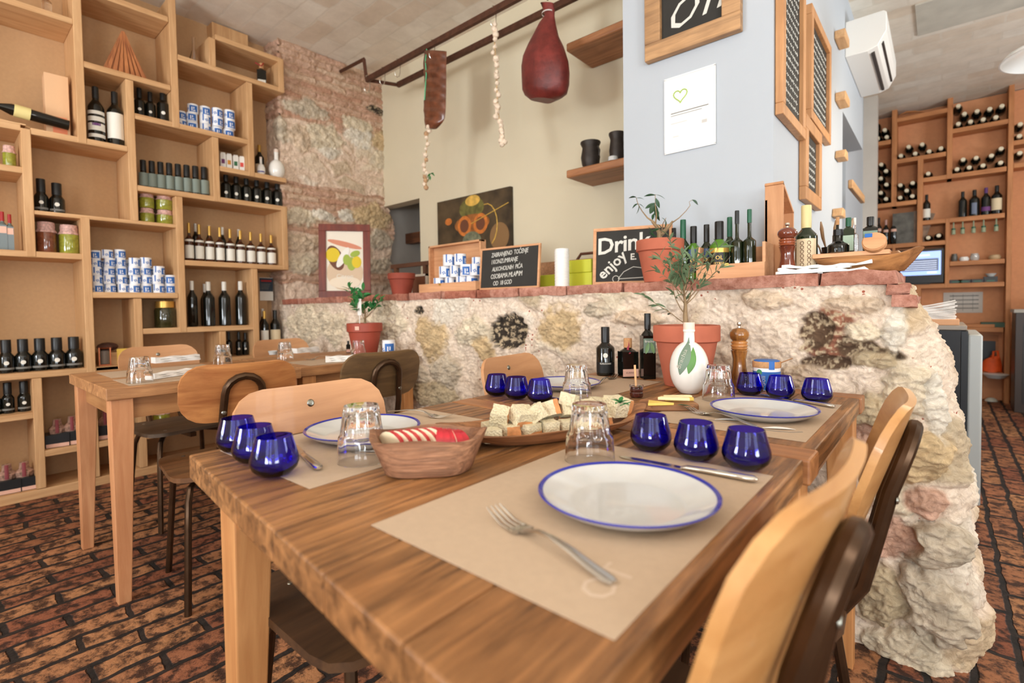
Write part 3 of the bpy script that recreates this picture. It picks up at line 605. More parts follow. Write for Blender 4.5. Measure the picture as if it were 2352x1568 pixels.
# jars
for i,(xl,xr,yt,fill) in enumerate([(81,128,510,MEATP),(133,181,517,OLIVE)]):
    y,r,h=onshelf(xl,xr,yt,Tz(1.312)); jar(r,h,fill,['cloth-capped jar of reddish-brown preserve, beside a jar of green olives','cloth-capped jar of yellow-green olives, beside the brown preserve'][i],(IX,y,Tz(1.312)),face(IX,y))
zb=1.567
for i,(xl,xr,yt,row_) in enumerate([(320,354,480,0),(358,397,484,0),(320,355,445,1),(358,397,451,1)]):
    y,r,h=onshelf(xl,xr,480 if i%2==0 else 484,zb); h=.095; jar(r,h,OLIVE,'small cloth-capped green preserve jar, %s of the four stacked jars'%['bottom left','bottom right','top left','top right'][i],(IX,y,zb+row_*.096),face(IX,y),'stack of small preserve jars')
y,r,h=onshelf(4,36,335,Tz(1.756)); jar(r,h,OLIVE,'cloth-capped olive jar cut by the left edge of the photo',(IX,y,Tz(1.756)),face(IX,y))
y,r,h=onshelf(352,404,692,Tz(.873)); jar(r,h,DARKP,'large dark olive jar with gold lid alone in a shadowed compartment',(IX,y,Tz(.873)),0,None,GOLD,False)
y,r,h=onshelf(350,390,932,.256); jar(r,h,OLIVE,'cloth-capped olive jar low on the shelving, seen under the near table',(IX,y,.256),face(IX,y))
# salt tins
def tins(cols,z,ph,label,group,back=0):
    n=0
    for (px,w,k) in cols:
        y,r,_=fitX(px-w/2,px+w/2,600,IX-back); h=r*1.85
        for q in range(k):
            can(r,h,label(n,q,px),(IX-back+R_.uniform(-.012,.012),y+R_.uniform(-.005,.005)*(back==0 and k>2),z+q*h*1.003),face(IX-back,y)+R_.uniform(-.7,.9),group); n+=1
tins([(428,24.5,2),(454,25,3),(482,25.5,3),(510,25.5,3),(537,26,3)],Tz(2.182),0,lambda n,q,px:'blue and white salt tin on the upper shelf, column %d from left, %s layer'%({428:1,454:2,482:3,510:4,537:5}[px],['bottom','middle','top'][q]),'salt tins on the upper shelf')
PXS=[222,251,281,312,343,374]
tins([(220,27,5),(249,27,5),(278,27,5),(307,27,4),(335,27,4),(362,27,3),(389,27,2)],Tz(1.095),0,lambda n,q,px:'salt tin in front of the big stack, column %d, %s layer'%([220,249,278,307,335,362,389].index(px)+1,ORD[q]),'salt tins in the big stack')
tins([(236,26,4),(266,26,4),(294,26,4),(322,26,3),(350,26,3),(376,26,2)],Tz(1.095),0,lambda n,q,px:'salt tin at the rear of the big stack, column %d, %s layer'%([236,266,294,322,350,376].index(px)+1,ORD[q]),'salt tins behind the big stack',back=.10)
# small coloured packets, white flask and jug
for i,(px,c) in enumerate([(512,(120,60,110)),(526,(220,150,50)),(541,(50,110,70)),(555,(220,80,70)),(568,(60,130,90))]):
    y,r,h=onshelf(px-6.5,px+6.5,350+i*3,Tz(1.960)); t=thing('spice_packet','small white spice packet with %s motif'%['purple','orange','green','coral','teal'][i]+', standing above the row of six oil bottles','packet',(IX,y,Tz(1.960)),face(IX,y),'small spice packets')
    b=MB(); b.bb(-.012,.012,-r,r,0,h*.92); b.bb(-.006,.006,-r*.8,r*.8,h*.92,h); b.build('packet_body',PLAS,t,bevel=.002)
    b=MB(); b.bb(.012,.0135,-r*.6,r*.6,h*.35,h*.6); b.build('coloured_motif',flat('motif_%d'%i,c,.6),t)
def flask(r,h,label,loc,rz,name='oil_flask',bf=.66):
    t=thing(name,label,'bottle',loc,rz); b=MB(); zc=h*bf*.47; rz_=h*bf*.53; pr=[(0,0),(r*.45,0)]
    for i in range(0,15): a=-1.09+(1.09+1.28)*i/14; pr.append((r*math.cos(a),zc+rz_*math.sin(a)))
    pr+=[(r*.285,h*(bf+.03)),(r*.27,h*.86),(r*.31,h*.875),(r*.31,h*.90),(0,h*.90)]; b.lathe([(0,0),(r*.40,0)]+[p for p in pr[2:] if p[1]>0],36); b.build('ceramic_body',flat('white_ceramic',(240,236,228),.15,coat=.6),t)
    b=MB(); b.lathe([(r*.27,h*.885),(r*.29,h*.9),(r*.29,h),(0,h)],20); b.build('stopper',flat('pale_stopper',(236,214,196),.5),t); return t
y,r,h=onshelf(612,650,345,Tz(1.960)); flask(r,h,'round white ceramic flask on the shelf corner next to the stone pillar',(IX+.02,y,Tz(1.960)),0)
y,r,h=onshelf(586,606,362,Tz(1.960)); t=flask(r,h,'small white ceramic flask with blue stripe left of the big round flask',(IX+.02,y,Tz(1.960)),face(IX,y))
b=MB(); arc_patch(b,r*1.02,r*.85,r*1.1,-.9,.9); b.build('blue_stripe',BLUEG,t)
y,r,h=onshelf(600,622,325,Tz(1.960)); bottle('wine',r,h,DGLASS,GOLD,((LABC,.15,.45,1.2),),'wine_bottle',16,'dark bottle with gold neck behind the white flasks','bottle',(IX-.12,y,Tz(1.960)),face(IX,y))
# top box: small dark bottle with pink bow; clear decanter outside
y,r,h=onshelf(588,612,146,Tz(2.621)); t=bottle('square',r,h,DGLASS,CORK,((LABW,.04,.24,.95),),'liqueur_bottle',16,'small square dark liqueur bottle with red ribbon in the top right box','bottle',(IX,y,Tz(2.621)),face(IX,y))
b=MB(); b.tube([(r*.5,-r*1.2,h*.95),(r*.5,0,h*.85),(r*.4,r*.4,h)],r*.12,6); b.build('red_ribbon',RED,t)
y,r,h=onshelf(430,458,86,Tz(2.621)); t=thing('decanter','clear glass decanter with slim neck near the ceiling','decanter',(IX,y,Tz(2.621))); b=MB(); b.lathe([(0,0),(r,0),(r*.95,h*.1),(r*.3,h*.55),(r*.22,h*.9),(r*.3,h),(r*.24,h),(r*.17,h*.9),(r*.24,h*.56),(r*.85,h*.12),(0,h*.05)],24); b.build('glass_body',CLEAR,t)
y,r,h=onshelf(94,118,-14,2.664); bottle('wine',r,h,CLEAR,WFOIL,(),'clear_bottle',16,'clear glass bottle at the top left, cut by the frame','bottle',(IX,y,2.664))
# folded wooden cone ornament
y0=onx(237,165,IX).y; y1=onx(338,175,IX).y; ztop=onx(282,73,IX).z; zb=Tz(2.410); b=MB(); n=14; yc=(y0+y1)/2; vs=[(0,onx(282,73,IX).y-yc,ztop-zb)]
ap=Vector(vs[0])
for i in range(15):
    t_=i/14; q=Vector((.03-.05*abs(t_-.5)+(.012 if i%2 else -.004),(y0-yc)+(y1-y0)*t_,.001)); w_=.0105
    a_=Vector((.010*(i%2),(t_-.5)*.012,0)); b.add([q+Vector((0,-w_,0)),q+Vector((0,w_,0)),ap+a_+Vector((0,.002,0)),ap+a_+Vector((0,-.002,0)),q+Vector((-.008,-w_,0)),q+Vector((-.008,w_,0)),ap+a_+Vector((-.006,.002,0)),ap+a_+Vector((-.006,-.002,0))],[(0,1,2,3),(7,6,5,4),(0,4,5,1),(1,5,6,2),(2,6,7,3),(3,7,4,0)])
b.add([(-.02,(y0-yc)*.9,.001),(-.02,(y1-yc)*.9,.001),(ap.x-.02,ap.y,ap.z-.02),(-.028,(y0-yc)*.9,.001),(-.028,(y1-yc)*.9,.001),(ap.x-.028,ap.y,ap.z-.02)],[(0,1,2),(5,4,3),(0,3,4,1),(1,4,5,2),(2,5,3,0)],1)
tag(b.build('wooden_fan_ornament',[wood('fan_wood',(206,134,80),(160,92,54),'z',.5,2),flat('fan_backing',(92,52,32),.7)],loc=(IX,yc,zb),smooth=0),'reddish-brown pleated wooden fan standing in the upper compartment','ornament')
# paper box with orange label
y,r,h=onshelf(102,158,170,2.008); b=MB(); t=thing('gift_box','tall kraft gift box with small orange label on the upper left shelf','box',(IX-.06,y,2.008),face(IX,y)+.1)
b.bb(-.05,.05,-r*1.0,r*1.0,0,h); b.build('box_body',flat('kraft_box',(224,180,138),.8),t,bevel=.002); b=MB(); b.bb(.05,.0515,-r*.45,r*.75,.02,h*.33); b.build('orange_label',flat('salmon_label',(236,140,100),.7),t)
# bottle lying on a wooden rest
p=onx(25,255,IX+.04); q=onx(160,292,IX+.04); t=thing('lying_wine_bottle','large dark wine bottle lying on its side with pale neck label','bottle',(IX+.04,p.y,0))
b=MB(); A=Vector((0,p.y-.10-p.y,p.z+.02)); B=Vector((0,q.y-p.y,q.z+.008)); D=(B-A); Ln=D.length
Mx=Matrix.Translation(A)@D.to_track_quat('Z','X').to_matrix().to_4x4()
b.lathe([(0,Ln),(.028,Ln*.99),(.030,Ln*.62),(.030,Ln*.3),(.014,Ln*.16),(.013,0),(0,0)],20,0,Mx); b.build('glass_body',DGLASS,t)
b=MB(); b.lathe([(.031,Ln*.33),(.033,Ln*.33),(.033,Ln*.52),(.031,Ln*.52)],20,0,Mx); b.build('paper_label',flat('yellowish_label',(226,208,140),.7),t)
tr=thing('bottle_rest','slanted light wooden rest under the lying bottle','stand',(IX+.04,p.y,2.014)); b=MB(); b.bb(-.05,.05,-.3,-.27,0,.055); b.tube([(0,-.28,.05),(0,.07,.004)],.006,6); b.bb(-.05,.05,-.28,.05,-.001,.006); b.build('rest_frame',shelfwood('y'),tr)
# left edge bottles
for i,(xl,xr,yt) in enumerate([(-6,14,486),(12,30,492)]):
    y,r,h=onshelf(xl,xr,yt,Tz(1.312)); t=bottle('square',r*1.1,h,flat('smoky_glass',(96,104,100),.1,coat=.4),RED,((LABP,.45,.62,1.0),),'spirit_bottle',16,['clear spirit bottle with red cap and pink label at the left photo edge','smaller red-capped spirit bottle right of the one at the left edge'][i],'bottle',(IX,y,Tz(1.312)),face(IX,y))
# lantern jars and packets on the low shelf behind the near table
y,r,h=onshelf(222,258,798,.692); t=thing('copper_lantern','small copper-framed glass lantern jar beside the yellow packet','lantern',(IX,y,.692),face(IX,y)); b=MB(); b.lathe([(0,.01),(r*.7,.01),(r*.7,h*.8),(r*.5,h*.85),(0,h*.85)],20); b.build('glass_jar',flat('smoky_jar',(120,110,100),.1,coat=.5),t)
b=MB()
for a in range(4): an=PI/4+a*PI/2; b.box((math.cos(an)*r,math.sin(an)*r,h/2),(.006,.006,h))
b.bb(-r*.75,r*.75,-r*.75,r*.75,0,.008); b.lathe([(r*.9,h*.95),(r,h),(0,h)],12); b.build('copper_frame',flat('copper',(170,96,60),.35,metal=.7),t)
y,r,h=onshelf(268,300,800,.692); t=thing('yellow_packet','yellow and red printed packet on the low shelf','packet',(IX,y,.692),face(IX,y)); b=MB(); b.bb(-.02,.02,-r,r,0,h); b.build('packet_body',flat('yellow_card',(228,190,80),.6),t); b=MB(); b.bb(.02,.021,-r*.8,r*.8,h*.3,h*.5); b.build('red_print',flat('coral_print',(220,100,70),.6),t)
y,r,h=onshelf(240,262,772,.692); b=MB(); b.sphere((0,0,.02),.045,10,6,0,(1,1.2,.6)); o=b.build('dried_fig_bundle',flat('dried_fig',(88,56,44),.8,noise_amt=.4,noise_scale=40,bump=.5),loc=(IX-.06,y,.78)); tag(o,'wrapped dark-brown fig bundle on a small box behind the lantern','food')
b=MB(); b.bb(-.05,.05,-.05,.05,0,.075); tag(b.build('small_wooden_box',shelfwood('y'),loc=(IX-.06,y,.692)),'small wooden box carrying the fig bundle','box')
b=MB(); b.bb(SB-SX,0,.615-1,.81-1,.672,.690); b.build('shelf_board',shelfwood('y'),shelf)
# poster card
p=onx(596,637,SX-.23); q=onx(628,690,SX-.23); t=thing('notice_card','small dark and white notice card fixed beneath the shelf by the pillar','sign',(SX-.235,(p.y+q.y)/2,q.z)); w_=abs(q.y-p.y)/2; h=p.z-q.z
b=MB(); b.bb(0,.003,-w_,w_,0,h); b.build('card',LABW,t); b=MB(); b.bb(.003,.004,-w_,w_,h*.4,h*.98); b.build('dark_panel',flat('navy_panel',(44,58,70),.5),t)
b=MB(); b.bb(.004,.005,-w_*.8,w_*.8,h*.82,h*.9); b.build('red_heading',RED,t)
b=MB()
for i in range(4): b.bb(.004,.005,-w_*.8,w_*(.3+.1*i),h*(.5+.07*i),h*(.52+.07*i))
b.build('printed_lines',GREY,t)
# ================= tables =================
TZ=.75
SKEW={.288:-.095}
def table(name,label,x0,x1,y0,y1,parts,legs,th=.042,edge=None,apron=.075,notch=0,legm=LEGW,topm=None):
    cx,cy=(x0+x1)/2,(y0+y1)/2; t=thing(name,label,'table',(cx,cy,0)); skew=SKEW.get(round(y0,3),0); rr=random.Random(int(x0*100)+3)
    b=MB(); n=parts; wd=(x1-x0)/n; be=.075     # planks run along y between two end boards
    for i in range(n):
        xa,xb,ya,yb_=x0-cx+i*wd+.0008,x0-cx+(i+1)*wd-.0008,y0-cy+(be if edge else 0),y1-cy-(be if edge else 0); b.prism([(xa,ya+skew*(xa+cx-x0)),(xb,ya+skew*(xb+cx-x0)),(xb,yb_),(xa,yb_)],TZ-th,TZ-rr.random()*.0004)
    b.build('tabletop',topm or TABLE,t,bevel=.003,smooth=0)
    if edge:
        for s,(a0,a1) in enumerate([(y0-cy,y0-cy+be-.001),(y1-cy-be+.001,y1-cy)]):
            b=MB(); b.bb(x0-cx-.003,x1-cx+.004,a0,a1,TZ-th-.001,TZ); b.build('end_board',TABLE_X,t,bevel=.004,smooth=0)
    ins=.03
    for a in ((x0-cx+ins+.01,x0-cx+ins+.03,y0-cy+.08,y1-cy-.08),(x1-cx-ins-.03,x1-cx-ins-.01,y0-cy+.08,y1-cy-.08)):
        b=MB(); b.bb(*a,TZ-th-apron,TZ-th-.001); b.build('apron',TABLE_E,t,smooth=0)
    for a in ((x0-cx+.08,x1-cx-.08,y0-cy+ins+.01,y0-cy+ins+.03),(x0-cx+.08,x1-cx-.08,y1-cy-ins-.03,y1-cy-ins-.01)):
        b=MB(); b.bb(*a,TZ-th-apron,TZ-th-.001); b.build('apron',wood('apron_wood_x',(192,140,90),(160,108,64),'x',.5),t,smooth=0)
    for (lx,ly) in legs:
        b=MB(); sx=1 if lx>cx else -1; sy=1 if ly>cy else -1; w_=.064
        vs=[]; 
        # the outer corner is plumb, the two inner faces taper
        ox=lx-cx+sx*w_/2; oy=ly-cy+sy*w_/2+(skew*(lx-x0) if sy<0 else 0); wb=.038
        for z,ww in ((0,wb),(TZ-th-apron-.02,w_),(TZ-th-.001,w_)):
            vs+=[(ox,oy,z),(ox-sx*ww,oy,z),(ox-sx*ww,oy-sy*ww,z),(ox,oy-sy*ww,z)]
        fs=[(3,2,1,0),(8,9,10,11)]
        for k in (0,4): fs+=[(k+i,k+(i+1)%4,k+4+(i+1)%4,k+4+i) for i in range(4)]
        b.add(vs,fs); b.build('leg',legm,t,bevel=.003,smooth=0)
    return t
def legs4(x0,x1,y0,y1,i=.045): return [(x0+i,y0+i),(x1-i,y0+i),(x0+i,y1-i),(x1-i,y1-i)]
table('dining_table','nearest weathered plank dining table set with plates and blue glasses',-1.005,-.165,.288,.905,6,legs4(-1.005,-.165,.288,.905,.072))
table('dining_table','plank dining table end-on behind the nearest one, against the rubble wall',-1.0,-.160,.907,1.655,6,legs4(-1.0,-.160,.907,1.655),edge=True)
table('dining_table','pale plank table in front of the left shelving, with tumblers and white napkins',-2.80,-2.115,.372,1.045,5,legs4(-2.80,-2.115,.372,1.045),legm=LEGW2,topm=TABLE2)
table('dining_table','far left table in the corner, holding the small potted olive plant',-2.83,-2.15,1.06,1.70,5,legs4(-2.83,-2.15,1.06,1.70),topm=TABLE2)
# ================= school chairs =================
def chair(label,loc,rz,ply,seatm,group=None,PH=.20,PZ=.728,PT=-.24):
    t=thing('school_chair',label,'chair',loc,rz,group)
    def panel(W,H,r,th,bend,n=18,m=10,dish=0):
        vs=[];fs=[]
        for side in (0,1):
            for j in range(m+1):
                v=-H/2+H*j/m if True else 0
                # denser at the corners
                v=-H/2*math.cos(PI*j/m); k=abs(v)-(H/2-r); hw=W/2-(r-math.sqrt(max(0,r*r-k*k)) if k>0 else 0)
                for i in range(n+1):
                    u=-math.cos(PI*i/n)*hw; vs.append((bend*u*u+(th if side else 0)+dish*(v/H)**2,u,v))
        q=(m+1)*(n+1)
        for j in range(m):
            for i in range(n):
                a=j*(n+1)+i; fs+=[(a,a+n+1,a+n+2,a+1),(q+a,q+a+1,q+a+n+2,q+a+n+1)]
        rim=[i for i in range(n+1)]+[j*(n+1)+n for j in range(1,m+1)]+[m*(n+1)+i for i in range(n-1,-1,-1)]+[j*(n+1) for j in range(m-1,0,-1)]
        for a,c in zip(rim,rim[1:]+rim[:1]): fs.append((a,c,q+c,q+a))
        return vs,fs
    tilt=PT; M=Matrix.Translation((-.262,0,PZ))@Matrix.Rotation(tilt,4,'Y')
    b=MB(); vs,fs=panel(.365,PH,.075,.012,.75,dish=.0); b.add(vs,fs,0,M); bk=b.build('backrest',ply,t,smooth=40)
    b=MB(); vs,fs=panel(.40,.38,.07,.016,0.0); Ms=Matrix.Translation((-.01,0,.437))@Matrix(((0,0,1,0),(0,1,0,0),(1,0,0,0),(0,0,0,1))); b.add(vs,fs,0,Ms)
    st_=b.build('seat',seatm,t,smooth=40)
    r=.0125; pts=[(.04,-.075,.422),(-.12,-.075,.424),(-.185,-.073,.44),(-.222,-.070,.50),(-.2755-PT*.115-.006,-.065,PZ-.115),(-.2755-PT*.05,-.061,PZ-.05)]
    top=[]
    for k in range(9): a=PI*k/8; zq=PZ+.0+.058*math.sin(a); top.append((-.2755+PT*(zq-PZ),-.058*math.cos(a),zq))
    pts=pts+top+[(x,-y,z) for x,y,z in reversed(pts)]
    b=MB(); b.tube(pts,r,10); hp_=b.build('back_hoop',RUSTM,t)
    for s in (-1,1):
        b=MB(); b.tube([(-.02,s*.06,.416),(-.10,s*.115,.414),(-.135,s*.142,.40),(-.155,s*.152,.36),(-.165,s*.157,.28),(-.205,s*.172,0)],.011,9); b.build('leg',RUSTM,t)
        b=MB(); b.tube([(-.02,s*.06,.416),(.09,s*.12,.414),(.125,s*.142,.40),(.142,s*.152,.36),(.15,s*.157,.28),(.178,s*.172,0)],.011,9); b.build('leg',RUSTM,t)
    b=MB(); b.bb(-.15,.12,-.013,.013,.40,.42); b.bb(-.012,.012,-.13,.13,.404,.42); b.build('seat_bracket',RUSTM,t)
    for (u,v) in ((0,.055),):
        b=MB(); b.lathe([(0,.004),(.006,.003),(.009,0)],14,0,M@Matrix.Translation((.0125,u,v))@Matrix.Rotation(PI/2,4,'Y')); b.build('bolt',SCREW,bk)
    for (u,v) in ((-.062,-.03),(.062,-.03)):
        b=MB(); b.lathe([(0,.004),(.006,.003),(.008,0)],12,0,Matrix.Translation((-.2755-PT*.06-.012,u*1.0,PZ-.06))@Matrix.Rotation(-PI/2,4,'Y')); b.build('bolt',SCREW,hp_)
    for (u,v) in ((.12,.12),(.12,-.12),(-.13,.12),(-.13,-.12)):
        b=MB(); b.lathe([(0,.0025),(.006,.0015),(.0075,0)],12,0,Matrix.Translation((u,v,.4532))); b.build('bolt',SCREW,st_)
    return t
chair('school chair tucked under the left side of the nearest table, pale back behind a plate',(-.86,.575,0),0,PLY,SEATD)
chair('school chair with pinkish back against the rubble wall beyond the blue glasses',(-.93,1.39,0),.10,PLY,SEATD)
chair('school chair with worn stained back and bent brown tube, facing the shelving table',(-2.06,.715,0),PI-.12,PLYD,wood('grey_seat_wood',(150,108,68),(92,66,42),'y',.5,scale=.8,spots=(.6,.5,.45)))
chair('school chair with dark weathered back beside the rubble wall, facing the corner table',(-2.02,1.25,0),PI-.08,PLYG,SEATD)
chair('school chair behind the shelving table, back to the shelves, with dark grey seat',(-2.87,.80,0),.1,PLY,wood('grey_worn_seat',(112,92,72),(70,54,42),'y',.5,scale=.8))
chair('school chair in the far corner, rounded back above a rolled napkin',(-2.86,1.44,0),.12,PLY,SEATD)
chair('blurred school chair in the right foreground with honey-coloured back',(-.348,.536,0),3.098,PLYY,SEATD,None,.232,.739,-.285)
chair('school chair right of the table by the wall end, behind the blurred one',(-.327,1.115,0),3.193,PLYY,SEATD,None,.223,.722,-.31)
# ================= table setting =================
def depth(p): return (Vector(p)-EYE).dot(fwd)
def mat_(x0,x1,y0,y1,label,prints,rz=0):
    cx,cy=(x0+x1)/2,(y0+y1)/2; t=thing('placemat',label,'placemat',(cx,cy,TZ+.0003),rz,None); b=MB(); b.bb(x0-cx,x1-cx,y0-cy,y1-cy,0,.0006); b.build('paper_sheet',MATP,t,smooth=0)
    for (body,sz,u,v,ang) in prints: text('printed_lettering',body,sz,MATPR,sub_(t,'paper_sheet'),Matrix.Translation((u,v,.0008))@Matrix.Rotation(ang,4,'Z'),depth=.0002)
    return t
mat_(-.50,-.183,.325,.79,'kraft paper placemat under the nearest plate and fork',[('OT',.045,.115,-.165,PI/2)])
m2=mat_(-.50,-.183,1.02,1.45,'kraft paper placemat under the plate by the right table edge',[],0)
m3=mat_(-.99,-.675,.335,.80,'kraft paper placemat at the left corner beside three blue glasses',[],.02)
m4=mat_(-1.0,-.70,1.10,1.56,'kraft paper placemat at the far left, below the wall-side chair',[],-.02)
# line drawing of a fish-like leaf printed on three mats
for m_,(u,v) in ((m2,(-.03,-.13)),(m3,(.05,.20)),(m2,(.07,-.15)),(m3,(.03,-.07))):
    b=MB(); vs,fs=lens(.06,.018,8,0); b.add(vs,fs,0,Matrix.Translation((u,v,.0009))@Matrix.Rotation(.4,4,'Z')); b.build('printed_drawing',WHITE,sub_(m_,'paper_sheet'))
    b=MB(); b.tube([(u-.01,v-.01,.001),(u+.02,v-.014,.001),(u+.05,v-.006,.001),(u+.07,v+.01,.001)],.0006,4); b.build('printed_drawing',GREY,sub_(m_,'paper_sheet'))
def plate(x,y,label):
    t=thing('side_plate',label,'plate',(x,y,TZ+.0009)); s=1.0
    b=MB(); b.lathe([(0,.004),(.068,.004),(.074,.005),(.100,.0165),(.1095,.0205),(.1105,.0195),(.103,.013),(.078,.0008),(.066,0),(0,0)],72); b.build('glazed_dish',CER,t)
    b=MB(); b.lathe([(.1052,.0190),(.1098,.0212),(.1112,.0200),(.1092,.0180)],72,closed=True); b.build('blue_rim',BLUEG,t)
def avg(px,z):
    a=onz(px[0],px[2],z); c=onz(px[1],px[2],z); return (a.x+c.x)/2,(a.y+c.y)/2
def pl(l,t_,r,b_,lab):
    A=onz((l+r)/2,t_,TZ+.02);B=onz((l+r)/2,b_-4,TZ+.012); plate((A.x+B.x)/2,(A.y+B.y)/2,lab)
pl(1222,1058,1657,1243,'blue-rimmed white plate nearest the camera')
pl(1617,912,1888,976,'blue-rimmed white plate between the two rows of blue glasses at right')
pl(697,947,973,1036,'blue-rimmed white plate behind the upturned tumbler at left')
pl(1217,863,1376,902,'blue-rimmed white plate furthest back, by the wall-side chair')
# cobalt tasting glasses
def cobalt_mesh():
    b=MB(); out=[(0,0),(.014,.0),(.024,.003),(.0325,.012),(.0352,.021),(.0345,.028),(.0305,.043),(.0268,.0575),(.0262,.0600)]
    inn=[(.0248,.0598),(.0252,.0575),(.0290,.043),(.0327,.029),(.0332,.022),(.030,.013),(.020,.0075),(0,.0065)]
    b.lathe(out+inn,40); return b.mesh('glass_bowl',COBALT,60)
CM=cobalt_mesh(); cg=None
def cob(px,py,lab,grp,z=TZ):
    p=onz(px,py,z); d=Vector((p.x,p.y,0)).normalized(); k=.014; o=thing('tasting_glass',lab,'glass',(p.x+d.x*k,p.y+d.y*k,z+.0012),0,grp); link('glass_bowl',CM,o)
for i,(px,py) in enumerate([(1495,1038),(1599,1060),(1714,1082)]): cob(px,py,'cobalt blue tasting glass, %s of the three right of the nearest plate'%['furthest left','middle one','furthest right'][i],'near right tasting glasses')
for i,(px,py) in enumerate([(547,1040),(587,1066),(632,1098)]): cob(px,py,'cobalt blue tasting glass, %s of the three at the near left table corner'%['back one','middle one','front one'][i],'near left tasting glasses')
for i,(px,py) in enumerate([(1142,910),(1187,918),(1240,926)]): cob(px,py,'cobalt blue tasting glass, %s of the three before the wall-side chair'%['left one','middle one','right one'][i],'far left tasting glasses')
for i,(px,py) in enumerate([(1722,909),(1792,917),(1876,927)]): cob(px,py,'cobalt blue tasting glass, %s of the three before the blue-lidded salt tin'%['left one','middle one','right one'][i],'far right tasting glasses')
# upturned ten-sided tumblers
def tumbler_mesh():
    b=MB()
    def md(a,z):
        if z<.040 or z>.0915: return 1
        k=min(1,(z-.040)/.006,(.0915-z)/.006+.01); s=(a*10/(2*PI))%1-.5; return 1-.085*k*(1-abs(math.sin(s*PI))**1.5)
    out=[(.0405,0),(.0400,.010),(.0382,.038),(.0375,.042),(.0345,.046),(.0325,.060),(.0298,.082),(.0290,.088),(.0275,.092),(0,.092)]
    inn=[(0,.080),(.022,.079),(.026,.074),(.0300,.050),(.0320,.044),(.0362,.036),(.0385,.008),(.0392,0)]
    b.lathe(out+inn,60,mod=lambda a,z:md(a,z),closed=False); n=len(out+inn)
    for j in range(60): k=(j+1)%60; b.f.append((j*n+n-1,k*n+n-1,k*n,j*n)); b.m.append(0)
    return b.mesh('fluted_glass',CLEAR,50)
TM=tumbler_mesh()
def tumb(px,py,lab,grp,z=TZ,k=.04,s=1):
    p=onz(px,py,z); d=Vector((p.x,p.y,0)).normalized(); o=thing('tumbler',lab,'glass',(p.x+d.x*k,p.y+d.y*k,z+.0011),R_.random()*3,grp); link('fluted_glass',TM,o); o.scale=(s,s,s)
tumb(1355,1075,'upturned clear fluted tumbler just behind the nearest plate','upturned tumblers')
tumb(833,1074,'upturned clear fluted tumbler beside the bowl of apple slices','upturned tumblers')
tumb(1325,921,'upturned clear fluted tumbler in front of the furthest plate','upturned tumblers')
tumb(1650,925,'upturned clear fluted tumbler next to the round white oil flask','upturned tumblers')
# cutlery
def fork(A,B,label,up_=1):
    """A = tips of the tines, B = end of the handle"""
    A=Vector(A);B=Vector(B); d=B-A; L=.192; t=thing('fork',label,'fork',(A.x,A.y,TZ+.0012),math.atan2(d.y,d.x)); k=L/.192
    b=MB(); path=[(.062,0,.004),(.072,0,.0065),(.085,0,.011),(.105,0,.0125),(.135,0,.0105),(.165,0,.0055),(.185,0,.0032),(.192,0,.0028)]
    wd=[.0105,.0055,.0034,.0036,.0052,.0068,.0072,.0045]; n=len(path); vs=[];fs=[]
    th=[.0011,.0016,.002,.002,.0017,.0015,.0014,.001]
    for (x,_,z),w_,h_ in zip(path,wd,th):
        for j in range(10): a=2*PI*j/10; vs.append((x,math.cos(a)*w_,z+math.sin(a)*h_))
    for i in range(n-1):
        for j in range(10): q=(j+1)%10; fs.append((i*10+j,i*10+q,(i+1)*10+q,(i+1)*10+j))
    fs+=[tuple(range(10))[::-1],tuple((n-1)*10+j for j in range(10))]; b.add(vs,fs); b.build('handle',STEEL,t,smooth=50)
    b=MB(); hp=[(.064,.0040,.0105),(.058,.0022,.0122),(.050,.0012,.0128),(.044,.0016,.0126)]; vs=[];fs=[]
    for x,z,w_ in hp:
        for s in range(7): u=-1+s/3; vs.append((x,u*w_,z+.0016*u*u))
    for x,z,w_ in hp:
        for s in range(7): u=-1+s/3; vs.append((x,u*w_,z+.0016*u*u-.0013))
    m=len(hp)*7
    for i in range(3):
        for s in range(6): a=i*7+s; fs+=[(a,a+1,a+8,a+7),(m+a,m+a+7,m+a+8,m+a+1)]
    fs+=[(21+s,22+s,m+22+s,m+21+s) for s in range(6)]+[(i*7,(i+1)*7,m+(i+1)*7,m+i*7) for i in range(3)]+[(i*7+6,m+i*7+6,m+(i+1)*7+6,(i+1)*7+6) for i in range(3)]
    b.add(vs,fs)
    b.build('fork_head',STEEL,t,smooth=50)
    for s in (-1.5,-.5,.5,1.5):
        b=MB(); y=s*.0068; b.tube([(.046,y,.0018+.0006*s*s*.4),(.030,y*1.0,.003),(.014,y*.97,.0075),(.0,y*.9,.0125)],[.0019,.0017,.0014,.0007],6,flat_=.6); b.build('tine',STEEL,t)
    return t
def knife(A,B,label):
    A=Vector(A);B=Vector(B); d=B-A; t=thing('table_knife',label,'knife',(A.x,A.y,TZ+.0012),math.atan2(d.y,d.x))
    b=MB(); b.prism([(0,.002),(.01,.0065),(.04,.0085),(.09,.0085),(.105,.006),(.105,-.005),(.09,-.006),(.03,-.006),(.006,-.003)],.0008,.0022); b.build('blade',STEEL,t)
    b=MB(); b.tube([(.103,0,.0022),(.112,0,.004),(.14,0,.0048),(.18,0,.0052),(.205,0,.0052),(.210,0,.005)],[.003,.0055,.0062,.0072,.0072,.0035],12,flat_=.62); b.build('handle',STEEL,t,smooth=50)
    return t
def P(x,y): p=onz(x,y,TZ+.004); return (p.x,p.y,0)
fork(P(1133,1178),P(1500,1388),'steel fork on the nearest placemat, in front of the plate')
a=P(1740,1105); c=P(1420,1046); v=(Vector(c)-Vector(a)).normalized(); knife(Vector(a)+v*.21,a,'steel table knife between the nearest plate and blue glasses')
fork(P(1577,940),P(1858,1008),'steel fork in front of the plate at right')
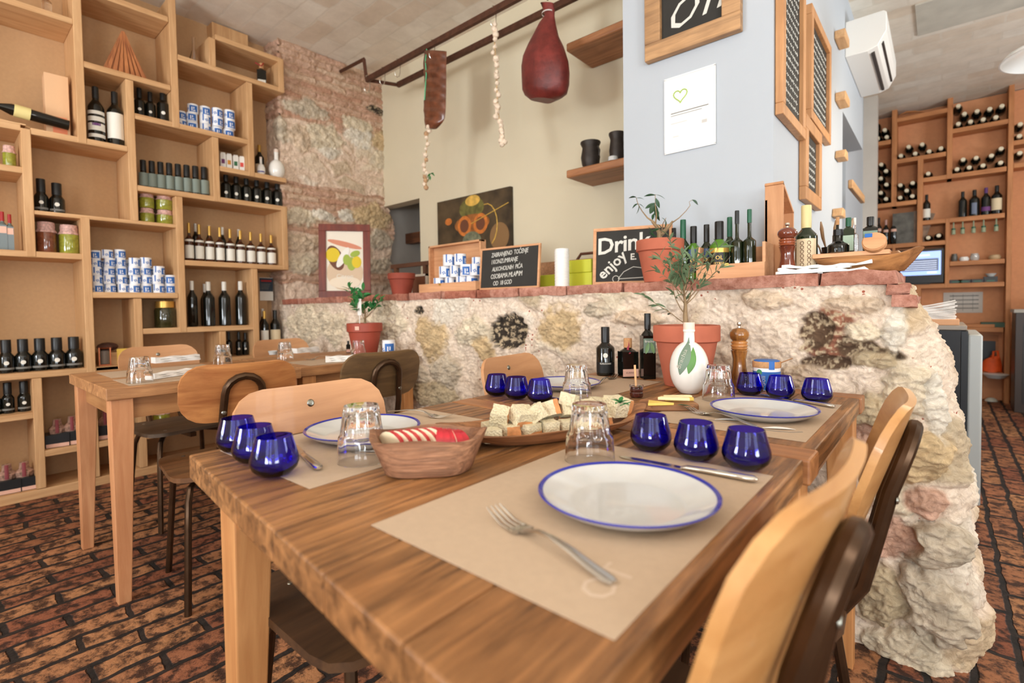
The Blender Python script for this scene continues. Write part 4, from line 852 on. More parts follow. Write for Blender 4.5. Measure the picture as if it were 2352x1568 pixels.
a=P(1918,935); c=P(1800,914); v=(Vector(c)-Vector(a)).normalized(); knife(Vector(a)+v*.21,a,'steel table knife behind the plate at right')
a=P(1043,960); c=P(960,951); v=(Vector(c)-Vector(a)).normalized(); fork(a,Vector(a)+v*.19,'steel fork beside the left plate, tines toward the bread')
a=P(733,1078); c=P(680,1030); v=(Vector(c)-Vector(a)).normalized(); knife(Vector(a)+v*.21,a,'steel knife handle poking out beside the near left blue glasses')
a=P(1415,864); c=P(1365,884); v=(Vector(c)-Vector(a)).normalized(); fork(a,Vector(a)+v*.19,'steel fork resting beside the furthest plate')
a=P(1297,920); c=P(1240,908); v=(Vector(c)-Vector(a)).normalized(); knife(Vector(a)+v*.21,a,'steel knife handle right of the far left blue glasses')
# carved wooden bowl with apple slices
BW=wood('carved_olive_wood',(190,140,106),(118,78,56),'x',.6,scale=2.2,spots=(.62,.56,.5),bump=.6,streak=.4)
BWT=wood('carved_tray_wood',(192,134,88),(116,74,46),'x',.55,scale=1.6,spots=(.62,.55,.5),bump=.5,streak=.4)
def carved(name,label,cat,loc,rz,Lx,Ly,H,th,lift,m,pw=2.6,n=56,floor_=.30,ripple=.03,flare=.62):
    """hollowed dish: superellipse plan, ends lifted"""
    b=MB(); vs=[];fs=[]; rings=[]
    def pt(a,s,z):
        c,s_=math.cos(a),math.sin(a); k=(abs(c)**pw+abs(s_)**pw)**(-1/pw); w_=1+ripple*math.sin(3*a+1)+ripple*.6*math.sin(5*a)
        return (Lx*s*k*c*w_,Ly*s*k*s_*w_,z)
    prof=[(0.02,0),(flare*.9,0),(flare,H*.06),(.86,H*.5),(1.0,H),(1-th*.5,H*1.02),(1-th,H*.98),(.80-th*.4,H*.55),(flare-.08,th_b:=H*floor_),(.02,H*floor_)]
    for s,z in prof:
        ring=[]
        for i in range(n):
            a=2*PI*i/n; zz=z+(lift*abs(math.cos(a))**4*(z/H) if z>.3*H else 0)+H*.05*math.sin(4*a+2)*(z/H); ring.append(len(vs)); vs.append(pt(a,s,zz))
        rings.append(ring)
    for r0,r1 in zip(rings,rings[1:]): fs+=[(r0[i],r0[(i+1)%n],r1[(i+1)%n],r1[i]) for i in range(n)]
    fs+=[tuple(rings[0])[::-1],tuple(rings[-1])]
    b.add(vs,fs); o=b.build(name,m,None,loc,smooth=45); o.rotation_euler=(0,0,rz); return tag(o,label,cat)
p=onz(983,1098,TZ); BC=Vector((p.x,p.y,TZ))+Vector((p.x,p.y,0)).normalized()*.035
carved('carved_bowl','small rough carved wooden bowl holding sliced red apple','bowl',(BC.x,BC.y,TZ+.001),YAW+.06,.090,.055,.056,.10,.005,BW,pw=2.8,floor_=.18,flare=.74)
FLESH=flat('apple_flesh',(240,222,186),.5); SKIN=flat('apple_skin',(186,36,48),.25,coat=.4,noise_amt=.25,noise_scale=60)
def slice_mesh(r=.030,ang=.34):
    b=MB(); n=12; vs=[];fs=[]
    for side in (-1,1):
        vs.append((0,0,0))
        for i in range(n+1): a=-PI/2+PI*i/n; rr=r*(.93+.07*math.cos(2*a)); vs.append((rr*math.cos(a)*math.cos(side*ang/2),rr*math.cos(a)*math.sin(side*ang/2),rr*math.sin(a)*1.02))
    m=n+2
    b.add(vs,[(0,i+1,i+2) for i in range(n)],0); b.f+=[(m,m+i+2,m+i+1) for i in range(n)]; b.m+=[0]*n
    b.f+=[(i+1,m+i+1,m+i+2,i+2) for i in range(n)]; b.m+=[1]*n
    return b
SLM=slice_mesh(.034,.34); so=None
U=Vector((math.cos(YAW+.1),math.sin(YAW+.1),0)); V_=Vector((-U.y,U.x,0))
def aslice(u,v,z,rot,lab):
    p=BC+U*u+V_*v; o=link('apple_slice',AS,None,(p.x,p.y,TZ+z)); o.rotation_euler=rot; tag(o,lab,'fruit','apple slices in the carved bowl')
AS=SLM.mesh('apple_slice',[FLESH,SKIN],40)
for i in range(6): aslice(-.056+i*.0125,.004,.030+.0008*i,(0,-PI/2+.12+.05*i,.12+i*.03),'red-skinned apple slice standing in the bowl, %s in the fanned row from left'%ORD[i])
for i in range(5): aslice(.020+i*.006,.004-.003*(i%2),.036-.001*i,(0,-.45,-.75+i*.16),'red apple slice lying low at the right of the bowl, %s from left'%ORD[i])
# bread tray
pa=onz(1052,1000,TZ+.02); pb=onz(1440,946,TZ+.03); TC=(pa+pb)/2; TC.z=TZ; TL=(pb-pa).length/2; ta=math.atan2(pb.y-pa.y,pb.x-pa.x)
carved('bread_tray','long shallow carved wooden tray heaped with bread cubes','tray',(TC.x,TC.y,TZ+.001),ta,TL*1.22,.082,.026,.10,.016,BWT,pw=2.2,floor_=.30,ripple=.035,flare=.66)
CRUMB=flat('bread_crumb',(246,232,194),.9,noise_amt=.14,noise_scale=240,bump=.9); CRUST=flat('bread_crust',(208,142,88),.75,noise_amt=.3,noise_scale=60)
def cube_mesh(seed,sx,sy,sz):
    b=MB(); n=5; rr=random.Random(seed); idx={}; vs=[]; fs=[]; ms=[]
    def V(i,j,k):
        if (i,j,k) not in idx:
            q=Vector(((i/n-.5)*sx,(j/n-.5)*sy,(k/n)*sz)); d=noise.noise_vector(q*90+Vector((seed*3,0,0)))*.0022; q=q*(1) ; q.x*=1-.08*(k/n); idx[(i,j,k)]=len(vs); vs.append(q+d)
        return idx[(i,j,k)]
    for a in range(n):
        for c in range(n):
            for quad,mi in (([V(a,c,0),V(a,c+1,0),V(a+1,c+1,0),V(a+1,c,0)],0),([V(a,c,n),V(a+1,c,n),V(a+1,c+1,n),V(a,c+1,n)],0),([V(a,0,c),V(a+1,0,c),V(a+1,0,c+1),V(a,0,c+1)],1 if seed==2 or (seed==5 and a>3) or (seed==3 and c<2) else 0),([V(a,n,c),V(a,n,c+1),V(a+1,n,c+1),V(a+1,n,c)],0),([V(0,a,c),V(0,a,c+1),V(0,a+1,c+1),V(0,a+1,c)],0),([V(n,a,c),V(n,a+1,c),V(n,a+1,c+1),V(n,a,c+1)],1 if seed%3 else 0)):
                fs.append(tuple(quad)); ms.append(mi)
    b.v=vs;b.f=fs;b.m=ms; return b.mesh('bread_cube',[CRUMB,CRUST],40)
CUB=[cube_mesh(s,*d) for s,d in [(1,(.038,.034,.027)),(2,(.034,.032,.029)),(3,(.042,.034,.028)),(4,(.036,.032,.030)),(5,(.045,.034,.029))]]
TU=Vector((math.cos(ta),math.sin(ta),0)); TV=Vector((-TU.y,TU.x,0)); n=0
def bread(u,v,z,rot,mi,lab,s=1):
    p=Vector((TC.x,TC.y,0))+TU*u+TV*v; o=link('bread_cube',CUB[mi],None,(p.x,p.y,TZ+z)); o.rotation_euler=rot; s*=.86; o.scale=(s,s,s); tag(o,lab,'bread','bread cubes on the carved tray')
rb=random.Random(11)
for i in range(7): bread(-.128+i*.039,-.030+.006*math.sin(i),.0105,(0,0,ta+rb.uniform(-.5,.5)),i%5,'white bread cube in the front row of the tray, %s from left'%ORD[i])
for i in range(7): bread(-.112+i*.038,.012,.0105,(0,0,ta+rb.uniform(-.6,.6)),(i+2)%5,'white bread cube in the rear row of the tray, %s from left'%ORD[i])
for i in range(7): bread(-.100+i*.036,-.008+.010*math.cos(i*2),.036,(rb.uniform(-.45,.45),rb.uniform(-.45,.45),ta+rb.uniform(-1,1)),(i+1)%5,'bread cube resting on top of the others, %s from left'%ORD[i],1.15)
bread(.145,-.012,.032,(.2,.1,ta+.3),4,'largest bread piece at the far right end of the tray',1.35)
bread(.040,-.004,.056,(.2,.25,1.9),0,'crusty bread piece at the very top of the heap',1.05)
# herb sprig
p=onz(1424,926,TZ+.068); t=thing('herb_sprig','small bright green herb sprig on the bread by the tray end','herb',(p.x,p.y,p.z)); b=MB()
for i in range(8):
    vs,fs=lens(.020,.009,5,.3); b.add(vs,fs,0,Matrix.Rotation(i*2.4,4,'Z')@Matrix.Rotation(-.2-.1*i,4,'Y'))
b.build('leaves',LEAFB,t); b=MB(); b.tube([(0,0,-.004),(.01,0,.0),(.02,.004,.004)],.001,5); b.build('stem',LEAFB,t)
# second carved tray end seen behind: open end of the bread tray handled above; cheese board
p=onz(1535,945,TZ); b=MB(); c=Vector((p.x,p.y,0))+Vector((p.x,p.y,0)).normalized()*.045
poly=[]; 
for i in range(40): a=2*PI*i/40; k=(abs(math.cos(a))**5+abs(math.sin(a))**5)**(-.2); poly.append((.066*k*math.cos(a),.046*k*math.sin(a)))
b.prism(poly,0,.014); o=b.build('cheese_board',BWT,None,(c.x,c.y,TZ+.001),bevel=.003); o.rotation_euler=(0,0,YAW-.05); tag(o,'small rounded wooden board with cheese slices','board')
CHA=flat('yellow_cheese',(240,208,104),.45); CHB=flat('pale_cheese',(246,232,178),.45)
def cheese(px,py,poly,th,m,rz,lab,dz=0):
    p=onz(px,py,TZ+.016); b=MB(); b.prism(poly,0,th); o=b.build('cheese_slice',m,None,(p.x,p.y,TZ+.0155+dz),bevel=.0008); o.rotation_euler=(0.0,0,rz); tag(o,lab,'cheese','cheese slices on the small board')
tri=[(-.030,-.012),(.032,-.016),(-.012,.030)]
cheese(1512,928,tri,.006,CHA,YAW+.1,'bright yellow triangular cheese slice at the left of the board')
cheese(1545,924,[(-.035,.004),(.036,-.016),(.038,-.004),(-.022,.018)],.007,CHB,YAW,'pale triangular cheese slice lying across the board',.0065)
cheese(1560,919,[(-.034,-.005),(.034,-.006),(.034,.010),(-.034,.010)],.008,CHA,YAW-.05,'yellow cheese strip at the back of the board')
cheese(1558,919,[(-.036,-.004),(.033,-.004),(.032,.010),(-.034,.010)],.004,CHB,YAW-.02,'topmost pale cheese strip at the back of the board',.0085)
p=onz(1566,933,TZ+.016); b=MB(); vs,fs=lens(.032,.012,6,.1); b.add(vs,fs); vs,fs=lens(.026,.010,6,.1); b.add(vs,fs,0,Matrix.Rotation(.5,4,'Z')); o=b.build('herb_leaf',LEAFD,None,(p.x-.01,p.y,TZ+.018)); o.rotation_euler=(0,0,YAW-.2); tag(o,'dark green herb leaf tucked under the cheese','herb')
# jam jar with stick
def base(px,py,r,z=TZ): p=onz(px,py,z); d=Vector((p.x,p.y,0)).normalized()*r; return Vector((p.x+d.x,p.y+d.y,z+.001))
q=base(1462,915,.018); t=thing('jam_jar','tiny glass jar of dark red jam between bread and cheese','jar',q); b=MB(); b.lathe([(0,.001),(.0165,.001),(.018,.004),(.0185,.012),(.0165,.015),(.0183,.018),(.0183,.0215),(.0165,.024),(.0170,.030),(0,.031)],28); b.build('jam',flat('dark_jam',(70,22,16),.1,coat=.7,noise_amt=.5,noise_scale=150),t)
b=MB(); b.lathe([(.019,.0245),(.0195,.026),(.0188,.0335),(.0172,.0335),(.0175,.025)],28,closed=True); b.build('glass_rim',CLEAR,t)
a=ony(1458,838,q.y); b=MB(); b.tube([(0,0,.006),(a.x-q.x,0,a.z-q.z)],.0055,8,flat_=.35); o=b.build('wooden_stick',flat('birch_stick',(228,180,130),.6),None,q); tag(o,'pale wooden ice-lolly style stick standing in the jam','spoon')
# bottles at the back
def tabbottle(kind,xl,xr,yt,yb,**k):
    w_=xr-xl; p=onz((xl+xr)/2,yb,TZ); r=w_/2/F*depth(p)*.97; q=base((xl+xr)/2,yb,r); h=(ony((xl+xr)/2,yt,q.y).z-TZ); return kind,r,h,q
kd,r,h,q=tabbottle('oil',1369,1413,751,864); t=bottle('oil',r,h,DGLASS,BLACKCAP,((LABBL,.06,.28,1.2),(LABW,'disc',.42,.26)),'oil_bottle',28,'black oil bottle with round white emblem, leftmost by the wall','bottle',q,face(q.x,q.y))
bend_a[:]=[0,h*.25]; text('label_lettering','KARAVAN',.009,LABW,sub_(t,'paper_label'),None,depth=.0002,bend=r*1.02)
kd,r,h,q=tabbottle('square',1416,1469,777,869); r*=.82; t=bottle('square',r,h,DGLASS,CORK,((LABP,.03,.22,1.1),),'liqueur_bottle',20,'short square dark bottle with cork, pink label and red ribbon','bottle',q,face(q.x,q.y)+.35)
text('label_lettering','KURINI',.0085,flat('brown_print',(120,80,70),.7),sub_(t,'paper_label'),frame((r*.89,-r*.1,h*.125),(0,1,0),(0,0,1)),depth=.0003)
b=MB(); b.tube([(r*.2,0,h*1.0),(r*.40,-r*.1,h*.92),(r*.42,-.1*r,h*.8),(r*.55,-r*.2,h*.72),(r*.93,-r*.1,h*.62)],.0035,6,flat_=.3); b.build('red_ribbon',flat('wine_red_ribbon',(150,40,62),.5),t)
kd,r,h,q=tabbottle('square',1467,1509,720,872); r*=.80; t=bottle('square',r,h,DGLASS,BLACKCAP,((flat('sage_label',(116,136,120),.6),.40,.62,1.08),),'oil_bottle',20,'tall square dark oil bottle with sage green leaf label','bottle',q,face(q.x,q.y)+.3)
text('label_lettering','Brachia',.011,LABW,sub_(t,'paper_label'),frame((r*.89,0,h*.575),(0,1,0),(0,0,1)),depth=.0003)
b=MB()
for dy,rot in ((-.003,-.25),(.005,.25)):
    vs,fs=lens(.040,.014,8,0); b.add(vs,fs,0,Matrix.Translation((r*.895,dy,h*.56))@Matrix.Rotation(rot,4,'X')@Matrix(((0,0,1,0),(0,1,0,0),(-1,0,0,0),(0,0,0,1))))
b.build('leaf_print',flat('leaf_print_green',(126,160,110),.5),t)
# round white flask
p=onz(1583,905,TZ); r=94/2/F*depth(p)*.93; q=base(1583,905,r*.45); h=ony(1583,741,q.y).z-TZ
t=flask(r,h,'round white ceramic oil flask with green leaf print, in front of the big pot',q,face(q.x,q.y),bf=.74); FZ=h*.74*.47; FR_=h*.74*.53
def onsphere(pts,zc,rs):
    out=[]
    for a,z in pts:
        zz=(z-FZ)/FR_; rr=rs*math.sqrt(max(1e-6,1-zz*zz)) if abs(zz)<.99 else rs*.3; rr=max(rr,r*.32); out.append((rr*math.cos(a/rs),rr*math.sin(a/rs),z))
    return out
def leafdecal(x0,z0,x1,z1,w_,m,nm,k=1.012):
    n_=14; vs=[];fs=[]
    dx,dz=x1-x0,z1-z0; L=math.hypot(dx,dz); nx_,nz_=-dz/L,dx/L
    pts=[]
    for i in range(n_+1):
        t_=i/n_; ww=w_*math.sin(PI*min(.99,max(.01,t_)))**.8/2
        for s in (-1,-.5,0,.5,1): pts.append((x0+dx*t_+nx_*ww*s,z0+dz*t_+nz_*ww*s))
    vs=onsphere(pts,r*.95,r*k)
    for i in range(n_):
        for s in range(4): a=i*5+s; fs.append((a,a+5,a+6,a+1))
    b=MB(); b.add(vs,fs); return b.build(nm,m,t)
leafdecal(.000,h*.80,-.026,h*.28,.036,flat('sage_leaf_print',(112,132,112),.45),'leaf_print',1.018)
leafdecal(.018,h*.66,-.002,h*.30,.024,flat('fresh_leaf_print',(92,140,70),.45),'leaf_print',1.008)
cu=text('brand_lettering','Brachia',.019,LABW,sub_(t,'leaf_print'),Matrix.Rotation(1.25,4,'Z'),depth=.0002)
for v in cu.data.vertices:
    x,z=v.co.x-.020,v.co.y+h*.50; zz=(z-FZ)/FR_; rr=r*1.035*math.sqrt(max(1e-6,1-zz*zz)); v.co=Vector((rr*math.cos(x/r),rr*math.sin(x/r),z))
# terracotta pots and olive plants
def pot(r,h,m,t):
    b=MB(); b.lathe([(0,0),(r*.66,0),(r*.90,h*.70),(r*.91,h*.72),(r,h*.745),(r*1.0,h*.98),(r*.985,h),(r*.9,h),(r*.88,h*.93),(r*.80,h*.5),(0,h*.5)],48); pb_=b.build('pot_body',m,t)
    b=MB(); b.lathe([(0,h*.90),(r*.5,h*.885),(r*.885,h*.88)],24); b.build('soil',SOIL,pb_)
def branch(b,p,d,L,r,n=5,wig=.25,rr=R_):
    pts=[Vector(p)]; d=Vector(d).normalized()
    for i in range(n): d=(d+Vector((rr.uniform(-wig,wig),rr.uniform(-wig,wig),rr.uniform(-wig*.4,wig*.6)))).normalized(); pts.append(pts[-1]+d*L/n)
    b.tube(pts,[r*(1-.7*i/n) for i in range(n+1)],6); return pts,d
def plant(label,loc,r,h,potm,ptarget,seed,leafm,nb,H,spread,leafL,leafW,perb,stems=1,droop=.2,tag_=None,cat='plant'):
    t=thing('potted_olive',label,cat,loc); pot(r,h,potm,t); rr=random.Random(seed); sb=MB(); lb=MB(); ends=[]
    trunk,d=branch(sb,(0,0,h*.86),(.05,0,1),H*.33,r*.10+.001,4,.15,rr)
    for i in range(nb):
        k=trunk[rr.choice([1,2,3,4])]; a=2*PI*i/nb+rr.uniform(-.4,.4); el=rr.uniform(.35,1.6)
        pts,dd=branch(sb,k,(math.cos(a)*spread,math.sin(a)*spread,el),H*rr.uniform(.35,.68),.0018,6,.28,rr); ends.append(pts)
    for pts in ends:
        for j in range(perb):
            f=rr.uniform(.3,1.0)*(len(pts)-1); i0=int(min(f,len(pts)-2)); q=pts[i0].lerp(pts[i0+1],f-i0); dd=(pts[i0+1]-pts[i0]).normalized()
            ax=Vector((rr.uniform(-1,1),rr.uniform(-1,1),rr.uniform(-.5,.8))); ax=(ax+dd*.7).normalized(); L=leafL*rr.uniform(.6,1.15)
            vs,fs=lens(L,leafW*rr.uniform(.7,1.15),4,droop*rr.uniform(.2,1.4)); q4=ax.to_track_quat('X','Z').to_matrix().to_4x4(); lb.add(vs,fs,0,Matrix.Translation(q)@q4@Matrix.Rotation(rr.uniform(-1,1),4,'X'))
    sb.build('stems',BARK,t); lb.build('foliage',leafm,t,smooth=60); return t
q=Vector((-.615,1.545,TZ+.001)); q.x=ony(1576,760,1.545).x; r=fitY(1500,1655,760,1.545)[1]; h=ony(1576,749,1.545-r*.6).z-TZ
plant('young olive tree in a large terracotta pot behind the round white flask',q,r,h,TERRA,None,21,flat('grey_green_leaf',(104,126,92),.5,noise_amt=.3,noise_scale=12),16,.36,.45,.040,.0095,16)
p=onz(838,806,TZ); p.y=min(p.y,1.60); q=Vector((ony(838,770,1.58).x,1.58,TZ+.001)); r=fitY(797,880,748,1.58)[1]; h=ony(838,742,1.58).z-TZ
t=plant('small olive plant in a dark red pot on the far left corner table',q,r,h,flat('dark_red_pot',(162,72,54),.55,noise_amt=.15,noise_scale=9),None,8,LEAFB,11,.30,.75,.050,.020,9)
b=MB(); a=-PI/2+.5; b.bb(-.018,.018,-.0,.0015,0,.09); b.build('white_tag',WHITE,t).location=(.03,-.05,h*1.25); b=MB(); b.tube([(.03,-.05,h*.85),(.03,-.05,h*1.3)],.002,5); b.build('tag_stake',PLAS,t)
b=MB(); b.bb(-.012,.012,0,.0015,0,.02); o=b.build('price_sticker',LABP,t); o.location=(.055,-r*.86,h*.80); o.rotation_euler=(0,0,.5)
# pepper mill
def mill(q,r,h,label,m,ringm):
    t=thing('pepper_mill',label,'pepper mill',q); b=MB()
    b.lathe([(0,0),(r*.95,0),(r*1.0,.03*h),(r*.92,.12*h),(r*.70,.30*h),(r*.66,.42*h),(r*.80,.53*h),(r*.84,.55*h),(r*.70,.57*h),(0,.57*h)],32); b.build('mill_body',m,t)
    b=MB(); b.lathe([(0,.57*h),(r*.78,.572*h),(r*.84,.59*h),(r*.76,.605*h),(r*.86,.62*h),(r*.86,.64*h),(r*.74,.655*h),(r*.84,.67*h),(r*.84,.69*h),(r*.66,.71*h),(0,.71*h)],32); b.build('turned_rings',ringm,t)
    b=MB(); b.lathe([(0,.71*h),(r*.7,.71*h),(r*.9,.74*h),(r*1.0,.79*h),(r*.96,.84*h),(r*.7,.89*h),(r*.3,.91*h),(0,.91*h)],32); b.build('mill_head',m,t)
    b=MB(); b.lathe([(0,.9*h),(r*.18,.91*h),(r*.14,.94*h),(r*.26,.965*h),(r*.2,1.0*h),(0,1.0*h)],16); b.build('knob',STEEL,t); return t
p=onz(1698,878,TZ); q=Vector((ony(1698,800,1.62).x,1.62,TZ+.001)); r=fitY(1675,1722,800,1.62)[1]; h=ony(1698,740,1.62).z-TZ
mill(q,r,h,'mottled brown wooden pepper mill on the table by the wall',wood('mottled_mill_wood',(190,128,60),(66,40,22),'z',.2,scale=1.6,spots=(.5,.4,.35),coat=.6),wood('mill_ring_wood',(214,150,84),(160,100,50),'x',.2,coat=.6))
# big salt tin with cork lid
q=Vector((ony(1761,850,1.60).x,1.60,TZ+.001)); r=fitY(1728,1795,850,1.60)[1]; h=ony(1761,826,1.60).z-TZ
t=thing('salt_tin','blue and white salt tin with cork lid behind the blue glasses','tin',q,face(q.x,q.y)); b=MB(); b.lathe([(0,0),(r*.93,0),(r*.95,h*.03),(r*.95,h*.76),(0,h*.76)],36); b.build('tin_body',CANW,t)
b=MB(); b.lathe([(0,h*.74),(r*.98,h*.74),(r*1.0,h*.76),(r*1.0,h*.93),(r*.97,h*.95),(0,h*.95)],36); b.build('cork_lid',CORK,t)
b=MB(); b.lathe([(0,h),(r*.80,h*.995),(r*.9,h*.97),(r*.9,h*.95),(0,h*.95)],36); arc_patch(b,r*1.01,h*.70,h*.96,.15,.55); b.build('blue_seal',CANB,t)
b=MB(); arc_patch(b,r*.965,0.02*h,h*.62,-2.0,2.0,24); b.build('blue_label',CANB,t)
b=MB(); disc_patch(b,r*.975,h*.60,r*.22,-.55); b.build('green_badge',flat('badge_green',(70,140,90),.5),t)
bend_a[:]=[0,0]; cu=text('lettering','Soli',.022,LABW,t,None,depth=.0002,bend=None) if False else None
tx=text('lettering','Soli',.020,LABW,sub_(t,'blue_label'),Matrix.Rotation(PI/2,4,'Z'),depth=.0002)
for v in tx.data.vertices:
    x,z=v.co.x,v.co.y+h*.33; v.co=Vector((r*.985*math.cos(x/r-.25),r*.985*math.sin(x/r-.25),z))
b=MB(); b.tube([(0,r*.5,h*.80),(.012,r*1.2,h*.97),(.02,r*1.7,h*1.08)],.004,6,flat_=.4); b.build('wooden_scoop',CORK,t)
# left tables: tumblers, napkins, mats, salt dish, forks
for i,(px,py,ln) in enumerate([(322,881,'left end of the shelving table'),(512,837,'right end of the shelving table, behind the worn chair'),(655,829,'corner table, beside a rolled napkin'),(824,823,'corner table, below the small olive plant')]):
    tumb(px,py,'upturned clear tumbler on the '+ln,'tumblers on the left tables',k=.04)
def napkin(px0,py0,px1,py1,label,w_=.06,h=.028,m=WHITE):
    a=onz(px0,py0,TZ);c=onz(px1,py1,TZ); mid=(a+c)/2; L=min(.24,(c-a).length); t=thing('napkin',label,'napkin',(mid.x,mid.y,TZ+.0015),math.atan2(c.y-a.y,c.x-a.x))
    for k in range(3):
        b=MB(); n_=12; vs=[];fs=[]; zz=k*h/3; 
        for i in range(n_+1):
            x=-L/2+L*i/n_; ww=w_/2*(1-.06*k)*(.9+.1*math.sin(i*1.3+k)); 
            vs+=[(x,-ww,zz+.001),(x,ww,zz+.001),(x,ww*.96,zz+h/3+.002*math.sin(i+k)),(x,-ww*.96,zz+h/3+.0015*math.sin(i*1.4+k))]
        for i in range(n_):
            for q_ in range(4): fs.append((i*4+q_,i*4+(q_+1)%4,(i+1)*4+(q_+1)%4,(i+1)*4+q_))
        fs+=[(3,2,1,0),tuple(n_*4+q_ for q_ in range(4))]; b.add(vs,fs); b.build('fold',m,t,smooth=60)
napkin(352,835,455,826,'folded white napkin on the back edge of the shelving table')
napkin(345,872,436,858,'crumpled white napkin at the front of the shelving table',.05,.02)
napkin(676,812,728,807,'folded white napkin at the back of the corner table')
napkin(748,832,812,829,'folded white napkin at the front of the corner table, left of the dark chair')
for (x0,x1,y0,y1,lb) in [(-2.38,-2.13,.44,.80,'kraft placemat at the near left end of the shelving table'),(-2.72,-2.45,.45,.85,'kraft placemat on the shelf side of the shelving table'),(-2.44,-2.18,1.12,1.48,'kraft placemat under the napkin before the dark-backed chair')]: mat_(x0,x1,y0,y1,lb,[])
q=base(627,815,.02); b=MB(); b.lathe([(0,0),(.02,0),(.026,.02),(.023,.022),(.018,.006),(0,.006)],24); tag(b.build('salt_dish',CER,None,q),'tiny white dish on the far left corner table','dish')
A=onz(700,829,TZ);B=onz(748,822,TZ); v=(B-A).normalized(); fork(A,A+v*.19,'steel fork on the corner table, left of the front napkin')
A=onz(312,868,TZ);B=onz(340,884,TZ)
q=Vector((ony(800,800,1.60).x,1.60,TZ+.001)); r=fitY(795,806,800,1.60)[1]; bottle('square',r,.07,DGLASS,BLACKCAP,((LABP,.05,.3,1.0),),'pepper_bottle',12,'tiny dark bottle left of the red pot on the corner table','bottle',q,face(q.x,q.y))
q=Vector((ony(893,795,1.60).x,1.60,TZ+.001)); r=fitY(878,908,790,1.60)[1]; can(r,ony(893,781,1.6).z-TZ,'blue and white salt tin right of the red pot on the corner table',q,face(q.x,q.y)-.5,None)
# ================= things on the brick coping =================
LZ=LEDGE+.038
def ledge(xl,xr,yt,Y=1.92): x,r,z=fitY(xl,xr,yt,Y); return Vector((x,Y,LZ)),r,z-LZ
# framed picture leaning at the left end
a=ony(722,512,1.86); a2=ony(735,684,1.86); c=Vector((a2.x+.30,2.02,0)); 
t=thing('framed_picture','dark red framed picture of lemons and a white jug, leaning on the stone pillar','picture',(-3.45,1.86,LZ)); 
pL=ony(733,684,1.86); pR=ony(852,672,2.15); wv=(Vector((pR.x,pR.y,0))-Vector((pL.x,pL.y,0))); W_=wv.length; H_=(ony(722,512,1.86).z-LZ)
t.location=(pL.x,pL.y,LZ); M=frame((0,0,0),(wv.x,wv.y,0),(-wv.y*.12/W_,wv.x*.12/W_,1)); u_=M.to_3x3()@Vector((1,0,0))
FR=wood('dark_red_frame',(132,54,34),(98,36,24),'z',.4)
def fb(b,x0,x1,y0,y1,z0,z1,M=M): b.bb(x0,x1,y0,y1,z0,z1,0,M)
b=MB(); fw=.052; fb(b,0,W_,0,fw,0,.02); fb(b,0,W_,H_-fw,H_,0,.02); fb(b,0,fw,fw,H_-fw,0,.02); fb(b,W_-fw,W_,fw,H_-fw,0,.02); b.build('frame',FR,t,bevel=.002)
b=MB(); fb(b,fw,W_-fw,fw,H_-fw,.002,.008); b.build('picture_sheet',flat('picture_sheet',(236,226,208),.6),t)
def blob(t,M,x,y,rx,ry,m,z=.0085,n=22,rot=0,nm='printed_shape'):
    b=MB(); c,s=math.cos(rot),math.sin(rot); b.prism([(x+c*rx*math.cos(2*PI*i/n)-s*ry*math.sin(2*PI*i/n),y+s*rx*math.cos(2*PI*i/n)+c*ry*math.sin(2*PI*i/n)) for i in range(n)],z,z+.0008,0,M); b.build(nm,m,sub_(t,'canvas') if sub_(t,'canvas')!=t else sub_(t,'picture_sheet'))
pw,ph=W_-2*fw,H_-2*fw; LEM=flat('lemon_yellow',(224,196,40),.6); LIME=flat('lime_green',(160,180,70),.6); BRN=flat('picture_brown',(110,66,44),.6)
for (x,y,rx,ry,m,z,ro) in [(.5,.30,.49,.29,flat('picture_beige',(216,190,160),.6),.0086,0),(.5,.78,.48,.045,flat('picture_pink',(214,140,110),.6),.0088,-.25),(.25,.55,.2,.22,BRN,.0088,.4),(.18,.60,.19,.12,LEM,.0098,0),(.68,.45,.12,.11,LIME,.0098,0),(.82,.48,.13,.10,LEM,.0106,0),(.55,.52,.10,.09,LIME,.0108,0),(.45,.56,.10,.19,flat('jug_white',(240,236,226),.6),.0104,-.5),(.78,.62,.14,.05,LIME,.0112,.4),(.5,.14,.42,.10,flat('picture_lace',(236,220,196),.6),.011,0)]:
    blob(t,M,fw+x*pw,fw+y*ph,rx*pw,ry*ph,m,z,22,ro)
tx=text('picture_lettering','Citron',.045,LABW,sub_(t,'picture_sheet'),M@Matrix.Translation((fw+pw*.5,fw+ph*.24,.0125)),depth=.0006)
# small pot behind left, old frame and beam in the opening
q,r,h=ledge(891,955,628,2.0); t=thing('empty_pot','small empty terracotta pot at the left of the brick coping','pot',q); pot(r,h,TERRAD,t)
b=MB(); p0=onx(0,0,1) if False else None
p=ony(978,543,3.1); b.bb(-3.998-p.x,0,-.04,.04,-.05,.05); o=b.build('wooden_plank',wood('niche_plank',(140,86,52),(96,56,36),'x',.6),None,(p.x,3.1,p.z),bevel=.003); tag(o,'brown wooden bracket plank inside the opening of the cream wall','plank')
b=MB(); zr=ony(945,612,2.35).z; b.bb(-.26,.20,0,.03,0,.03); b.bb(-.22,-.19,0,.03,1.021-zr,0); b.bb(.13,.16,0,.03,1.021-zr,0); b.bb(-.22,.16,.005,.025,(1.02-zr)*.5,(1.02-zr)*.5+.03); o=b.build('old_wooden_rack',wood('old_rail',(110,70,46),(74,46,32),'x',.6),None,(ony(945,612,2.35).x,2.35,ony(945,612,2.35).z)); tag(o,'dark old wooden rack behind the small empty pot','rack')
